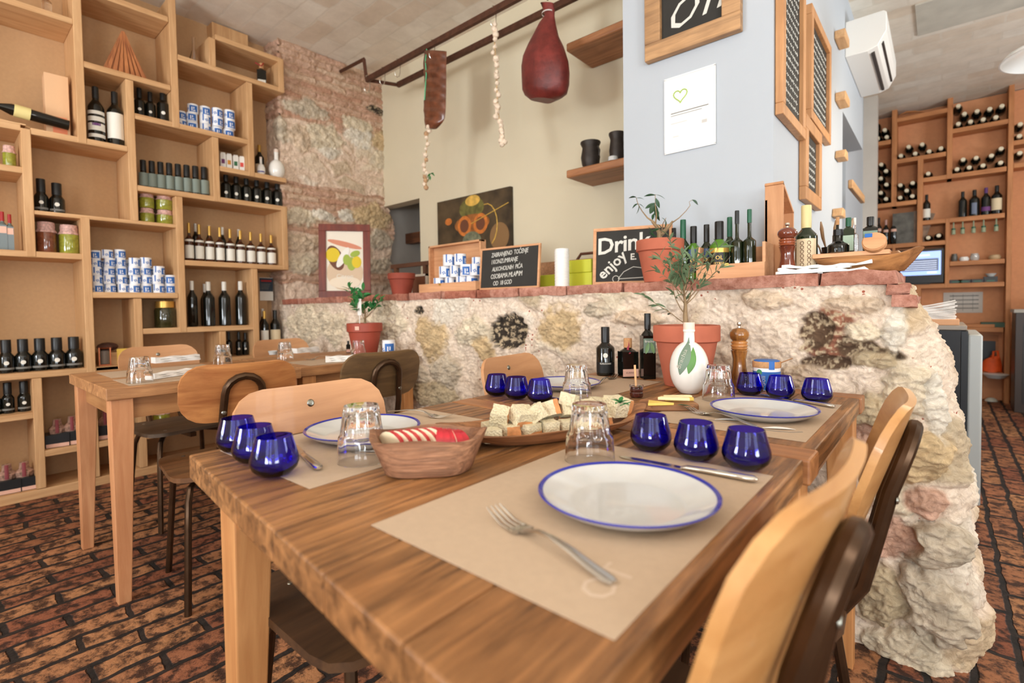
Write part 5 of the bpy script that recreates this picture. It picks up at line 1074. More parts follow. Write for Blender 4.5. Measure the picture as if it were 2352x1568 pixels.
t=thing('kitchen_counter','pale kitchen counter behind the rubble half wall','counter',(-2.4,2.42,0)); b=MB(); b.bb(-1.2,1.1,-.22,.24,0,.98); b.build('cabinet',CRATE,t); b=MB(); b.bb(-1.22,1.12,-.235,.25,.981,1.02); b.build('worktop',TABLE_E,t)
t=thing('leaning_frame','pale grey leaning picture frame behind the small empty pot','picture',(ony(962,650,2.2).x,2.2,LZ)); b=MB()
for s in ((-.09,-.075,0,.15),(.07,.085,0,.15),(-.09,.085,.135,.15),(-.09,.085,0,.015)): b.bb(s[0],s[1],0,.015,s[2],s[3])
b.build('frame',flat('pale_frame',(198,186,168),.6),t); b=MB(); b.bb(-.075,.07,.004,.008,.015,.135); b.build('backing',BRN,t)
# wooden chest with salt tins
q=ony(1030,660,1.86); t=thing('wooden_chest','open pine chest filled with salt tins, lid propped up behind','box',(q.x,1.9,LZ)); xl=ony(962,660,1.80).x-q.x; xr=ony(1092,660,1.80).x-q.x; zt=ony(1030,649,1.80).z-LZ
b=MB(); b.bb(xl,xr,-.10,-.088,0,zt); b.bb(xl,xl+.012,-.088,.12,0,zt); b.bb(xr-.012,xr,-.088,.12,0,zt); b.bb(xl,xr,.12,.132,0,zt); b.bb(xl,xr,-.088,.12,0,.008); b.build('chest_box',CRATE,t,bevel=.0015)
lt=ony(1050,556,2.02).z-LZ; x0=ony(988,570,2.04).x-q.x; x1=ony(1108,560,2.04).x-q.x; lz0=zt*.9
b=MB(); b.bb(x0,x1,.16,.17,lz0,lt); b.bb(x0,x1,.125,.16,lt-.012,lt); b.bb(x0,x0+.012,.125,.16,lz0,lt); b.bb(x1-.012,x1,.125,.16,lz0,lt); b.build('lid',CRATE,t,bevel=.0015)
b=MB(); b.bb(-.008,.008,-.104,-.10,zt-.012,zt); b.build('clasp',GOLD,t)
tr_=fitY(1020,1044,600,1.90)[1]*1.12; th_=tr_*1.9; n=0
for row_,(cols,dx) in enumerate([((1008,1034,1060,1082),0),((1021,1046,1070,1092),0),((1031,1057),0)]):
    for cpx in cols:
        z0=LZ+.008+row_*th_*1.01+.012; p=ony(cpx,600,1.88+(.02 if n%2 else 0)); can(tr_,th_,'salt tin in the pine chest, %s layer, %s from left'%(['bottom','middle','top'][row_],ORD[cols.index(cpx)]),(p.x,p.y,z0),face(p.x,p.y)+R_.uniform(-.6,.9),'salt tins in the pine chest'); n+=1
for k in range(3):
    p=ony(1097,600,1.97); can(tr_,th_,'salt tin column between chest and small chalkboard, %s from bottom'%ORD[k],(p.x,p.y,LZ+k*th_*1.02),face(p.x,p.y)+.3*k,'salt tins beside the chest')
# chalkboards
def chalkboard(tl,tr,bl,br,Y0,Y1,label,lines,fw=.014,lean=.10):
    pl_=ony(bl[0],bl[1],Y0); pr_=ony(br[0],br[1],Y1); w3=Vector((pr_.x-pl_.x,pr_.y-pl_.y,0)); W=w3.length; H=(ony(tl[0],tl[1],Y0).z+ony(tr[0],tr[1],Y1).z)/2-LZ; H*=1.01
    t=thing('chalkboard_sign',label,'chalkboard',(pl_.x,pl_.y,LZ)); nb=Vector((-w3.y,w3.x,0))/W
    M=frame((0,0,0),w3,nb*lean+Vector((0,0,1))); b=MB()
    for s in ((0,W,0,fw),(0,W,H-fw,H),(0,fw,fw,H-fw),(W-fw,W,fw,H-fw)): b.bb(*s,0,.012,0,M)
    b.build('frame',CRATE,t,bevel=.001); b=MB(); b.bb(fw,W-fw,fw,H-fw,.002,.008,0,M); b.build('slate',CHALK,t)
    return t,M,W,H
t,M,W,H=chalkboard((1115,568),(1245,560),(1103,666),(1240,658),1.84,1.87,'small handwritten chalkboard forbidding alcohol under eighteen, beside the pine chest',None,.010)
for i,(s,x,k) in enumerate([('ZABRANJENO  TOČENJE',.50,1),('I KONZUMIRANJE',.42,1),('ALKOHOLNIH  PIĆA',.47,1),('OSOBAMA MLAĐIM',.46,1.08),('OD  18 GOD',.40,1)]):
    text('chalk_lettering',s,H*.108*k,CHALKW,sub_(t,'slate'),M@Matrix.Translation((W*x,H*(.84-.172*i),.0086))@Matrix.Rotation(.05,4,'Z')@Matrix.Diagonal((.95,1.38,1,1)),depth=.0004,shear=.2,offset=.0,space=.92)
t,M,W,H=chalkboard((1375,530),(1556,503),(1362,653),(1545,645),1.90,2.02,'large chalkboard reading Drink enjoy, half hidden by the terracotta pot',None,.014,.14)
text('chalk_lettering','Drink',H*.40,CHALKW,sub_(t,'slate'),M@Matrix.Translation((W*.38,H*.70,.0086))@Matrix.Rotation(.10,4,'Z'),depth=.0004,shear=.1,offset=.0018,space=.95)
text('chalk_lettering','enjoy',H*.26,CHALKW,sub_(t,'slate'),M@Matrix.Translation((W*.25,H*.34,.0086))@Matrix.Rotation(.75,4,'Z'),depth=.0004,offset=.0012)
text('chalk_lettering','E.',H*.15,CHALKW,sub_(t,'slate'),M@Matrix.Translation((W*.52,H*.47,.0086)),depth=.0004,offset=.001)
b=MB(); b.tube([(W*.33,H*.10,.0088),(W*.40,H*.22,.0088),(W*.52,H*.30,.0088),(W*.7,H*.26,.0088),(W*.8,H*.12,.0088),(W*.33,H*.10,.0088)],.0016,4,0,M); b.tube([(W*.30+.014*math.cos(i*PI/6),H*.10+.014*math.sin(i*PI/6),.0088) for i in range(13)],.0014,4,0,M); b.build('chalk_drawing',CHALKW,sub_(t,'slate'))
# stack of white cups, lime box, basket handle
q,r,h=ledge(1273,1308,571,1.90); t=thing('cup_stack','tall stack of white plastic cups behind the brick coping','cups',q); b=MB(); pr=[(0,0),(r*.96,0)]
for k in range(1,14): z=h*k/14; pr+=[(r*.99,z-.0012),(r*.94,z)]
pr+=[(r*.92,h*.985),(r*.8,h),(0,h)]; b.lathe(pr,30); b.build('cups',PLAS,t)
a=ony(1245,605,2.02);c=ony(1364,605,2.02); t=thing('lime_box','lime green plastic box behind the white cup stack','box',((a.x+c.x)/2,2.07,LZ)); w_=(c.x-a.x)/2; LG=flat('lime_plastic',(206,208,60),.45)
b=MB(); b.bb(-w_,w_,-.07,.07,0,ony(1300,628,2.0).z-LZ); b.build('box_body',LG,t,bevel=.003); b=MB(); b.bb(-w_*.3,w_,-.074,.074,ony(1300,628,2.0).z-LZ,a.z-LZ); b.build('box_lid',LG,t,bevel=.003)
a=ony(1248,588,2.3); t=thing('wicker_basket','brown basket with bent handle behind the lime box','basket',(ony(1308,600,2.35).x,2.36,1.021)); b=MB(); zt=ony(1300,598,2.3).z-1.021; b.bb(-.19,.19,-.06,.06,0,zt); b.build('basket_body',flat('basket_brown',(178,132,96),.8,noise_amt=.3,noise_scale=90),t)
b=MB(); b.tube([(.02,-.0,zt-.03),(.05,0,zt+.01),(.07,0,zt+.035),(.15,0,zt+.035),(.18,0,zt+.01),(.18,0,zt-.03)],.008,8); b.tube([(-.04,0,zt-.05),(.03,0,zt)],.006,6); b.build('handle',flat('handle_brown',(96,58,40),.5),t)
# pot with plant, big
q,r,h=ledge(1462,1573,552,1.86); q.y=1.86; pl2=None
t=thing('potted_olive','leggy young olive with bare branches in a terracotta pot on the brick coping','plant',q); pot(r,h,TERRA,t); rr=random.Random(4)
def wp(px,py,y): p=ony(px,py,y); return (p.x-q.x,p.y-q.y,p.z-q.z)
sb=MB(); sb.tube([wp(1514,560,1.86),wp(1515,535,1.86),wp(1508,520,1.85),wp(1498,508,1.84)],[.011,.010,.007,.006],8); sb.tube([wp(1516,540,1.86),wp(1527,530,1.88),wp(1538,518,1.89),wp(1545,508,1.9)],[.010,.008,.006,.004],8)
sb.tube([wp(1499,508,1.84),wp(1487,500,1.83),wp(1475,485,1.82),wp(1465,468,1.81),wp(1461,453,1.80)],[.004,.003,.002,.0016,.001],6)
sb.tube([wp(1505,515,1.85),wp(1508,495,1.87),wp(1505,470,1.88),wp(1505,446,1.88)],[.004,.002,.0015,.001],6)
sb.tube([wp(1543,512,1.9),wp(1560,500,1.91),wp(1575,485,1.92),wp(1585,472,1.93),wp(1583,463,1.93),wp(1590,459,1.93)],[.003,.002,.0015,.0013,.001,.001],6)
sb.tube([wp(1520,535,1.86),wp(1522,515,1.84),wp(1530,500,1.83)],[.003,.002,.001],6); sb.build('stems',BARK,t)
lb=MB()
def leaf(px,py,y,ax,ay,L,W,cu=.3):
    p=Vector(wp(px,py,y)); d=(RT*ax+UP*ay+fwd*rr.uniform(-.3,.3)).normalized(); vs,fs=lens(L,W,6,cu); lb.add(vs,fs,0,Matrix.Translation(p)@d.to_track_quat('X','Z').to_matrix().to_4x4()@Matrix.Rotation(rr.uniform(-.6,.6)+.9,4,'X'))
for a in [(1461,453,1.8,-1,.1,.032,.012),(1462,455,1.8,1,.1,.03,.011),(1465,468,1.81,-1,-.5,.034,.012),(1467,470,1.81,.1,-1,.034,.016),(1466,468,1.81,1,-.3,.032,.012),(1505,448,1.88,-1,.1,.045,.012),(1505,447,1.88,1,-.2,.042,.012),(1506,455,1.88,.3,-1,.04,.015),(1505,468,1.88,-.6,-1,.045,.022),(1506,470,1.88,.5,-1,.055,.022),(1506,472,1.88,.0,-1,.06,.024),(1504,466,1.88,-1,-.5,.045,.014),(1508,480,1.87,.2,-1,.04,.024),(1503,490,1.87,-.5,-1,.028,.014),(1520,500,1.84,.8,-.5,.03,.013),(1528,505,1.83,.2,-1,.03,.015),(1590,459,1.93,1,-.4,.036,.013),(1510,515,1.84,1,-.6,.03,.012),(1515,525,1.84,-1,-.2,.03,.010),(1500,540,1.84,-.2,1,.035,.008),(1508,545,1.84,-.8,.7,.035,.008)]: leaf(*a)
lb.build('foliage',LEAFD,t,smooth=60)
# pine crate with oil bottles
YK=1.93; a=ony(1600,630,1.85);c=ony(1757,630,1.85); t=thing('bottle_crate','long pine crate holding green oil bottles against the white column','crate',((a.x+c.x)/2,YK,LZ)); w_=(c.x-a.x)/2; zf=ony(1757,600,1.85).z-LZ; ze=ony(1757,561,1.95).z-LZ
b=MB(); b.bb(-w_,w_,-.085,-.075,0,zf); b.build('front_board',CRATE,t,bevel=.001); b=MB(); b.bb(-w_,w_,.075,.085,0,ze); b.build('back_board',CRATE,t,bevel=.001)
for s in (-1,1): b=MB(); b.bb(*( (-w_,-w_+.01) if s<0 else (w_-.01,w_)),-.075,.075,0,ze); b.build('end_board',CRATE,t,bevel=.001)
b=MB(); b.bb(-w_,w_,-.075,.075,0,.006); b.build('bottom_board',CRATE,t); b=MB(); b.bb(-.015,.0,-.087,-.085,zf-.008,zf+.002); b.build('clasp',GOLD,t)
DK=flat('shiny_dark_green_glass',(24,32,14),.06,coat=.4)
LBK=flat('black_gold_label',(26,24,20),.4)
GN=flat('bright_green_neck_glass',(74,120,30),.1,coat=.4)
for i,(kd,xl,xr,yt,gm,cm,labs,lb_,y) in enumerate([
 ('square',1538,1558,524,DK,BLACKCAP,(),'dark bottle half hidden between the pot and the green-capped bottle',1.95),
 ('oil',1556,1582,505,GGLASS,GCAP,(),'green-capped oil bottle nearest the terracotta pot in the crate',1.90),
 ('oil',1578,1608,520,GN,BLACKCAP,((flat('label_blue_shine',(60,80,120),.3),.42,.56,1.3),(LBK,.12,.42,1.3)),'green-shouldered oil bottle with blue-black label, left in the crate',1.92),
 ('oil',1610,1636,516,DK,BLACKCAP,((flat('label_blue_shine',(60,80,120),.3),.40,.55,1.3),(LBK,.12,.40,1.3)),'dark oil bottle with tall black cap and gold lettering in the crate',1.92),
 ('oil',1632,1672,509,GN,BLACKCAP,((LBK,.10,.44,1.35),(GOLD,.44,.52,1.35)),'green oil bottle with gold band and ISTRIA lettering in the crate',1.88),
 ('oil',1664,1688,499,GGLASS,GCAP,((flat('lime_sticker',(150,190,90),.5),'disc',.48,.5),),'olive-green bottle with round green sticker behind the slim ones',1.97),
 ('tall',1680,1706,484,DK,BLACKCAP,((LABW,'disc',.22,.35),),'slim dark bottle with long neck and grey cap in the crate',1.89),
 ('tall',1708,1735,481,DK,GCAP,(),'slim dark bottle with long neck and green cap at the crate end',1.89)]):
    x,r,z=fitY(xl,xr,yt,y); r*=1.14; t=bottle(kd,r,z-LZ-.006,gm,cm,labs,'oil_bottle',24,lb_,'bottle',(x,y,LZ+.0065),face(x,y),None)
    if kd=='oil' and i in (2,3,4):
        h=z-LZ; bend_a[:]=[0,h*.335]; text('label_lettering','OL',.020,GOLD,sub_(t,'paper_label'),None,depth=.0002,bend=r*1.02); bend_a[:]=[0,h*.235]; text('label_lettering','ISTRIA',.0135,GOLD,sub_(t,'paper_label'),None,depth=.0002,bend=r*1.02)
# upright open box by the column corner
BX=-.42; a=ony(1773,430,2.0); t=thing('open_pine_box','open pine box standing on end against the white column corner','box',(-.5+.012,2.05,LZ)); z1=ony(1773,422,2.0).z-LZ; z2=z1-.085
b=MB(); b.prism([(0,-.0),(0,.0)],0,0) if False else None
y0_,y1_=-.07,.10
b.bb(.0,.008,y0_,y1_,0,z1-.06); b.build('box_back',CRATEY,t); b=MB(); b.bb(0,.06,y0_,y0_+.01,0,z1); b.build('box_side',CRATEY,t,bevel=.001); b=MB(); b.bb(0,.06,y1_-.01,y1_,0,z2); b.build('box_side',CRATEY,t,bevel=.001)
b=MB(); Mx=Matrix.Translation((0,y0_,z1))@Matrix.Rotation(-math.atan2(.085,y1_-y0_),4,'X'); b.bb(0,.06,0,math.hypot(.085,y1_-y0_),-.01,0,0,Mx); b.build('box_top',CRATEY,t)
x,r,z=fitY(1785,1832,620,1.84); mill(Vector((x,1.84,LZ)),r,ony(1806,512,1.84).z-LZ,'glossy red-brown pepper mill on the brick coping by the napkins',flat('mahogany_gloss',(112,52,34),.12,coat=.8,noise_amt=.3,noise_scale=14),flat('mahogany_rings',(150,78,48),.15,coat=.8))
x,r,z=fitY(1826,1879,472,1.93); t=bottle('oil',r,z-LZ,flat('bottle_green_dark',(24,40,20),.06,coat=.5),flat('cream_gold_cap',(214,196,140),.4),((LABC,.10,.52,1.0),),'herb_liqueur_bottle',28,'green liqueur bottle with cream cap and ornate cream label on the coping','bottle',(x,1.93,LZ),face(x,1.93))
h=z-LZ; b=MB()
for k in range(6):
    for j in range(2): cx=-.012+j*.020; cz=h*(.16+.06*k); b.tube([(r*1.03*math.cos((cx+.005*math.cos(i*.8))/r),r*1.03*math.sin((cx+.005*math.cos(i*.8))/r),cz+.006*math.sin(i*.8)) for i in range(9)],.0009,4)
b.build('label_scrollwork',BRN,sub_(t,'paper_label'))
b=MB(); b.lathe([(r*.31,h*.60),(r*.33,h*.70),(r*.33,h*.76),(r*.31,h*.76)],20,closed=False); b.build('green_neck',GREENGL,t)
# carved long tray and board with cruets
a=onz(1,1,1) if False else None
A=ony(1870,622,2.0); B=ony(2112,600,1.83); Lh=(B.x-A.x)/2; c=Vector(((A.x+B.x)/2,1.90,LZ))
carved('olive_wood_tray','long rough olive-wood tray overhanging the brick end of the coping','tray',(c.x,1.93,LZ+.001),-.12,Lh*1.02,.085,.048,.10,.020,wood('olive_wood',(206,148,92),(120,78,46),'x',.45,scale=.8,spots=(.6,.5,.42),bump=.3),pw=2.3,floor_=.9,flare=.70)
sx0=ony(1868,600,1.88).x; sx1=ony(2045,595,1.88).x; zt=LZ+.052
b=MB(); b.bb(-(sx1-sx0)/2,(sx1-sx0)/2,-.07,.07,0,.014); o=b.build('serving_board',CRATE,None,((sx0+sx1)/2,1.93,zt),bevel=.002); tag(o,'flat pine board lying on the olive-wood tray under the cruets','board')
zt+=.0145
SAGE=flat('sage_label',(116,136,120),.6)
def lb2(kind,xl,xr,yt,y,gm,cm,labs,lab,nm='oil_bottle'):
    x,r,z=fitY(xl,xr,yt,y); return bottle(kind,r,z-zt,gm,cm,labs,nm,24,lab,'bottle',(x,y,zt),face(x,y))
lb2('cruet',1900,1952,527,1.88,DGLASS,BLACKCAP,(),'wide-bottomed black oil cruet on the pine board','oil_cruet')
lb2('tall',1912,1936,499,1.97,DGLASS,CORK,(),'slim dark bottle with wooden stopper behind the wide cruet')
lb2('square',1934,1964,500,1.94,GGLASS,GCAP,((flat('mint_label',(190,214,190),.6),.08,.5,1.0),),'green-glass oil bottle with mint label behind the wide cruet')
lb2('tall',1955,1972,500,1.99,CLEAR,WFOIL,(),'slim clear bottle with white stopper behind the mint-labelled bottle')
lb2('square',1980,2019,498,1.90,DGLASS,BLACKCAP,((SAGE,.08,.58,1.05),),'square dark oil bottle with sage green label on the pine board')
lb2('wine',2010,2026,533,1.96,DGLASS,BLACKCAP,(),'small dark bottle behind the sage-labelled one')
x,r,z=fitY(1977,2036,572,1.84); t=thing('cork_coaster_stack','round cork lid with blue print leaning on the pine board','coaster',(x,1.865,zt+.022)); b=MB(); M=Matrix.Rotation(1.15,4,'X'); b.lathe([(0,-.008),(r,-.008),(r,.008),(0,.008)],36,0,M); b.build('cork_disc',CORK,t)
b=MB(); b.lathe([(0,.008),(r*.95,.008),(r*.9,.013),(0,.013)],36,0,M); b.build('wooden_rim',CRATE,t); b=MB(); b.bb(-r*.75,-r*.15,r*.4,r*.8,.0132,.0145,0,M); b.build('blue_print',CANB,t)
# wooden spoons in holder
x,r,z=fitY(1880,1932,600,2.02); t=thing('utensil_holder','dark holder with carved wooden spoons behind the liqueur bottle','utensils',(x,2.02,LZ)); b=MB(); b.lathe([(0,0),(r*.6,0),(r*.75,.10),(r*.7,.10),(r*.55,.01),(0,.01)],20); b.build('holder',BLACK,t)
SPN=wood('spoon_wood',(186,150,108),(128,92,60),'z',.5)
for i,(dx,tl) in enumerate([(-.03,.3),(-.012,.1),(.008,-.1),(.03,-.3)]):
    b=MB(); b.tube([(dx*.4,0,.02),(dx,.0,.10),(dx*1.7,0,.135),(dx*2.0,0,.165),(dx*2.2,0,.19)],[.005,.006,.013,.015,.006],8,flat_=.4); b.build('wooden_spoon',SPN,t)
# napkins on the coping
for i,(x0,y0,x1,y1,dz,lb_) in enumerate([(1788,622,1990,606,0.0,'long white paper napkin lying flat, lowest on the coping'),(1790,612,1950,600,.012,'white paper napkin in the middle of the pile on the coping'),(1795,606,2000,596,.022,'topmost white napkin fanned over the pile on the coping')]):
    a=ony(x0,y0,1.80);c=ony(x1,y1,1.80); L=(c-a).length; t=thing('paper_napkin',lb_,'napkin',((a.x+c.x)/2,1.81+.02*i,LZ+.002+dz),.04*i-.03,'napkins on the coping'); b=MB(); vs=[];fs=[]
    for k in range(13):
        u=-L/2+L*k/12; sag=.006*math.sin(PI*k/12)*(i>0); w_=.045+.01*math.sin(k+i); vs+=[(u,-w_,-sag),(u,w_,-sag+.004),(u,w_,.009-sag+.003*math.sin(k)),(u,-w_,.008-sag+.003*math.sin(k*1.7))]
    for k in range(12):
        for q_ in range(4): fs.append((k*4+q_,k*4+(q_+1)%4,(k+1)*4+(q_+1)%4,(k+1)*4+q_))
    fs+=[(3,2,1,0),(48,49,50,51)]; b.add(vs,fs); b.build('folded_sheet',WHITE,t,smooth=60)
# ================= column and wall pieces =================
def wallframe(name,label,M,W,H,fw,th,fm,inner,loc):
    t=thing(name,label,'sign',loc); b=MB()
    for s in ((0,W,0,fw),(0,W,H-fw,H),(0,fw,fw,H-fw),(W-fw,W,fw,H-fw)): b.bb(*s,0,th,0,M)
    b.build('frame',fm,t,bevel=.003); b=MB(); b.bb(fw,W-fw,fw,H-fw,0,th*.4,0,M); b.build('slate',inner,t); return t
FRM=wood('worn_frame_wood',(206,160,112),(150,114,80),'x',.55,spots=(.6,.56,.52)); FRZ=wood('frame_wood',(214,160,108),(184,130,84),'z',.5)
x0=ony(1480,140,2.11).x; x1=ony(1700,66,2.11).x; z0=(ony(1480,141,2.11).z+ony(1700,66,2.11).z)/2
M=frame((0,0,0),(1,0,0),(0,0,1)); t=wallframe('oil_chalkboard','framed chalkboard with looping white lettering high on the white column',M,x1-x0,.50,.072,.036,FRM,CHALK,(x0,2.147,z0))
text('chalk_lettering','oil',.27,CHALKW,sub_(t,'slate'),M@Matrix.Translation(((x1-x0)*.50,.19,.0155))@Matrix.Rotation(.12,4,'Z'),depth=.0006,shear=.5,offset=-.003)
x0=ony(1530,354,2.15).x; x1=ony(1643,331,2.15).x; z0=ony(1530,354,2.15).z; z1=ony(1530,186,2.15).z; W,H=x1-x0,z1-z0
t=thing('certificate','white certificate in a clear sleeve with green heart, on the column','sign',(x0,2.147,z0)); b=MB(); b.bb(0,W,0,H,0,.003,0,M); b.build('paper_sheet',flat('certificate_paper',(228,228,226),.6),t)
b=MB(); [b.bb(*s,0,.005,0,M) for s in ((-.004,W+.004,-.004,.002),(-.004,W+.004,H-.002,H+.004),(-.004,.002,0,H),(W-.002,W+.004,0,H))]; b.build('sleeve_edge',flat('sleeve',(236,236,234),.3),t)
b=MB(); pts=[]
for i in range(25): a=2*PI*i/24; pts.append((W*.32+.030*16*math.sin(a)**3/16,H*.74+.030*(13*math.cos(a)-5*math.cos(2*a)-2*math.cos(3*a)-math.cos(4*a))/16,.0045))
b.tube(pts,.0022,5,0,M); b.build('green_heart',flat('heart_green',(170,200,80),.6),sub_(t,'paper_sheet'))
b=MB(); b.bb(W*.12,W*.88,H*.515,H*.525,.003,.004,0,M); b.bb(W*.12,W*.75,H*.485,H*.49,.003,.004,0,M); b.build('printed_lines',GREY,sub_(t,'paper_sheet'))
b=MB(); b.bb(W*.12,W*.45,H*.38,H*.385,.003,.004,0,M); b.bb(W*.16,W*.28,H*.2,H*.205,.003,.004,0,M); b.bb(W*.75,W*.85,H*.3,H*.34,.003,.0035,0,M); b.build('faint_print',flat('faint_print',(200,196,190),.7),sub_(t,'paper_sheet'))
# tall chalkboards on the side face
MX=frame((0,0,0),(0,1,0),(0,0,1))
def side(name,label,y0,y1,z0,z1,fw,seed,off=0):
    t=wallframe(name,label,MX,y1-y0,z1-z0,fw,.030,FRZ,CHALK,(-.4985+off,y0,z0)); rr=random.Random(seed); W,H=y1-y0,z1-z0; b=MB(); z=H-fw-.05
    while z>fw+.03:
        x=fw+.02+rr.random()*.03
        while x<W-fw-.04:
            l=rr.uniform(.015,.04); b.tube([(x,z,.0135),(x+l*.3,z+.012*rr.uniform(.4,1),.0135),(x+l*.6,z-.003,.0135),(x+l,z+.006,.0135)],.0017,4,0,MX); x+=l+.008
        z-=.035
    b.build('chalk_script',CHALKW,sub_(t,'slate')); return t
side('menu_chalkboard','tall framed menu chalkboard nearest on the side of the white column',2.165,2.585,1.735,2.52,.045,1)
side('menu_chalkboard','second framed menu chalkboard further back along the white wall',2.72,3.26,1.87,2.40,.045,2)
side('menu_chalkboard','small framed menu chalkboard hanging lowest on the white wall',2.60,2.99,1.475,1.86,.06,3)
for i,(px0,py0,px1,py1,sh) in enumerate([(1903,72,1937,114,0),(1906,214,1937,250,0),(1902,333,1936,382,1),(1901,468,1925,512,1),(1946,436,1976,448,2)]):
    a=onx(px0,py0,-.5);c=onx(px1,py1,-.5); cy=(a.y+c.y)/2; cz=(a.z+c.z)/2; hh=max(.05,min(.16,(a.z-c.z)*.8)); b=MB()
    if sh==2: b.bb(0,.03,-.35,.35,-.03,.03)
    elif sh==1: b.prism([(-.07,-hh/2),(.07,-hh/2),(.05,0),(.04,hh/2),(-.04,hh/2),(-.05,0)],0,.055,0,frame((0,0,0),(0,1,0),(0,0,1)))
    else: b.bb(0,.055,-.09,.09,-hh/2,hh/2)
    o=b.build('wooden_wall_block',shelfwood('y'),None,(-.4985,cy,cz),bevel=.006); tag(o,['square wooden block high on the white wall by the air conditioner','square wooden block level with the middle of the tall chalkboards','notched wooden block beside the small menu chalkboard','pointed wooden block lowest on the white wall above the cruets','thin wooden ledge strip in the opening before the wine shelves'][i],'block')
# air conditioner
yA=4.0; zT=onx(1954,47,-.5).z; zT=ony(1954,47,yA).z; zB=ony(1954,128,yA).z; t=thing('air_conditioner','white wall air conditioner high beyond the tall chalkboards','air conditioner',(-.499,yA,zB)); hA=zT-zB; dA=ony(2036,60,yA).x+.5
b=MB(); b.prism([(0,.0),(0,hA),(dA*.93,hA*1.0),(dA,hA*.93),(dA,.10),(dA*.8,.02),(dA*.55,0)],0,-.86,0,Matrix(((1,0,0,0),(0,0,-1,0),(0,1,0,0),(0,0,0,1)))); b.build('casing',PLAS,t,bevel=.004,smooth=20)
b=MB(); b.bb(dA*.62,dA*.70,.06,.80,-.004,.016); b.build('air_outlet',flat('outlet_dark',(60,50,44),.5),t); b=MB(); b.bb(dA*.86,dA*.92,.06,.80,.045,.06); b.build('air_outlet',flat('outlet_dark',(60,50,44),.5),t)
# wooden wall shelves on the cream wall
for i,(pa,pb,zz,lb_) in enumerate([((1300,391),(1428,355),None,'lower wooden wall shelf with dark iron pots beside the white column'),((1300,100),(1428,45),None,'upper wooden wall shelf right of the hanging ham')]):
    Yf=2.40; A=ony(*pa,Yf); x1=-1.12; b=MB(); b.bb(0,x1-A.x,0,YC-Yf-.002,-.045,0); o=b.build('wall_shelf',wood('wall_shelf_wood',(190,132,88),(146,94,58),'x',.5,spots=(.75,.7,.66)),None,(A.x,Yf,A.z),bevel=.008); tag(o,lb_,'shelf'); 
    if i==0: shz=A.z
def ironpot(px0,px1,yt,y,label,lid=False):
    x,r,z=fitY(px0,px1,yt,y); h=z-shz; t=thing('iron_pot',label,'pot',(x,y,shz+.001)); m=flat('blackened_iron',(58,50,44),.5,metal=.3,noise_amt=.3,noise_scale=30)
    b=MB(); b.lathe([(0,0),(r*.6,0),(r*.85,h*.2),(r*.95,h*.45),(r*.8,h*.78),(r*.82,h*.82),(r*1.0,h*.95),(r*.98,h),(r*.75,h*.9),(r*.7,h*.3),(0,h*.1)],32); b.build('pot_body',m,t)
    b=MB(); b.tube([(r*.8,0,h*.8),(r*1.0,0,h*.65),(r*.93,0,h*.45)],.006,6); b.build('handle',m,t)
    if lid: b=MB(); b.lathe([(r*.9,h),(r*.6,h*1.12),(0,h*1.18)],24); b.build('lid',m,t)
ironpot(1333,1380,327,2.50,'small black iron pot with flared rim on the lower wall shelf')
ironpot(1398,1436,306,2.52,'larger black iron pot with lid beside the white column')
x,r,z=fitY(1402,1426,348,2.46); b=MB(); b.lathe([(0,0),(r,0),(r*.9,r*.8),(0,r*1.2)],20); tag(b.build('white_bowl',CER,None,(x,2.43,shz+.001)),'small white upturned bowl before the larger iron pot','bowl')
# photo canvas on the cream wall
a=ony(1004,460,YC-.03);c=ony(1172,433,YC-.03); zb=ony(1172,575,YC-.03).z; W,H=c.x-a.x,(a.z+c.z)/2-zb; t=thing('photo_canvas','large dark photo canvas with glowing orange circles on the cream wall','picture',(a.x,YC-.002,zb))
b=MB(); b.bb(0,W,0,H,0,.028,0,M); b.build('canvas',flat('dark_canvas',(82,66,44),.6,noise_amt=.7,noise_scale=7),t)
OR=flat('orange_ink',(206,120,52),.6,noise_amt=.3,noise_scale=30); YE=flat('yellow_ink',(222,178,84),.6,noise_amt=.3,noise_scale=30)
for (x,y,rx,ry,m_,z) in [(.50,.78,.17,.18,flat('olive_ink',(110,104,52),.6,noise_amt=.5,noise_scale=25),.0285),(.50,.52,.24,.16,flat('amber_ink',(150,92,44),.6,noise_amt=.5,noise_scale=25),.0288),(.40,.50,.095,.17,OR,.0292),(.62,.50,.095,.17,OR,.0293),(.40,.50,.06,.11,BRN,.0302),(.62,.50,.06,.11,BRN,.0303),(.52,.90,.10,.09,YE,.0305),(.50,.22,.13,.17,flat('grey_green_ink',(120,122,96),.6,noise_amt=.5,noise_scale=30),.0306),(.17,.62,.05,.06,OR,.0290),(.86,.25,.12,.22,flat('brown_ink',(138,104,66),.6),.0290)]: blob(t,M,x*W,y*H,rx*W,ry*H,m_,z,24,0,'printed_shape')
b=MB(); b.tube([(W*(.70+.14*math.cos(k*.35)),H*(.45+.35*math.sin(k*.35)),.032) for k in range(-3,6)],.004,5,0,M); b.tube([(W*.5,H*.52,.032),(W*.98,H*.75,.032)],.003,5,0,M); b.build('printed_line',YE,sub_(t,'canvas'))
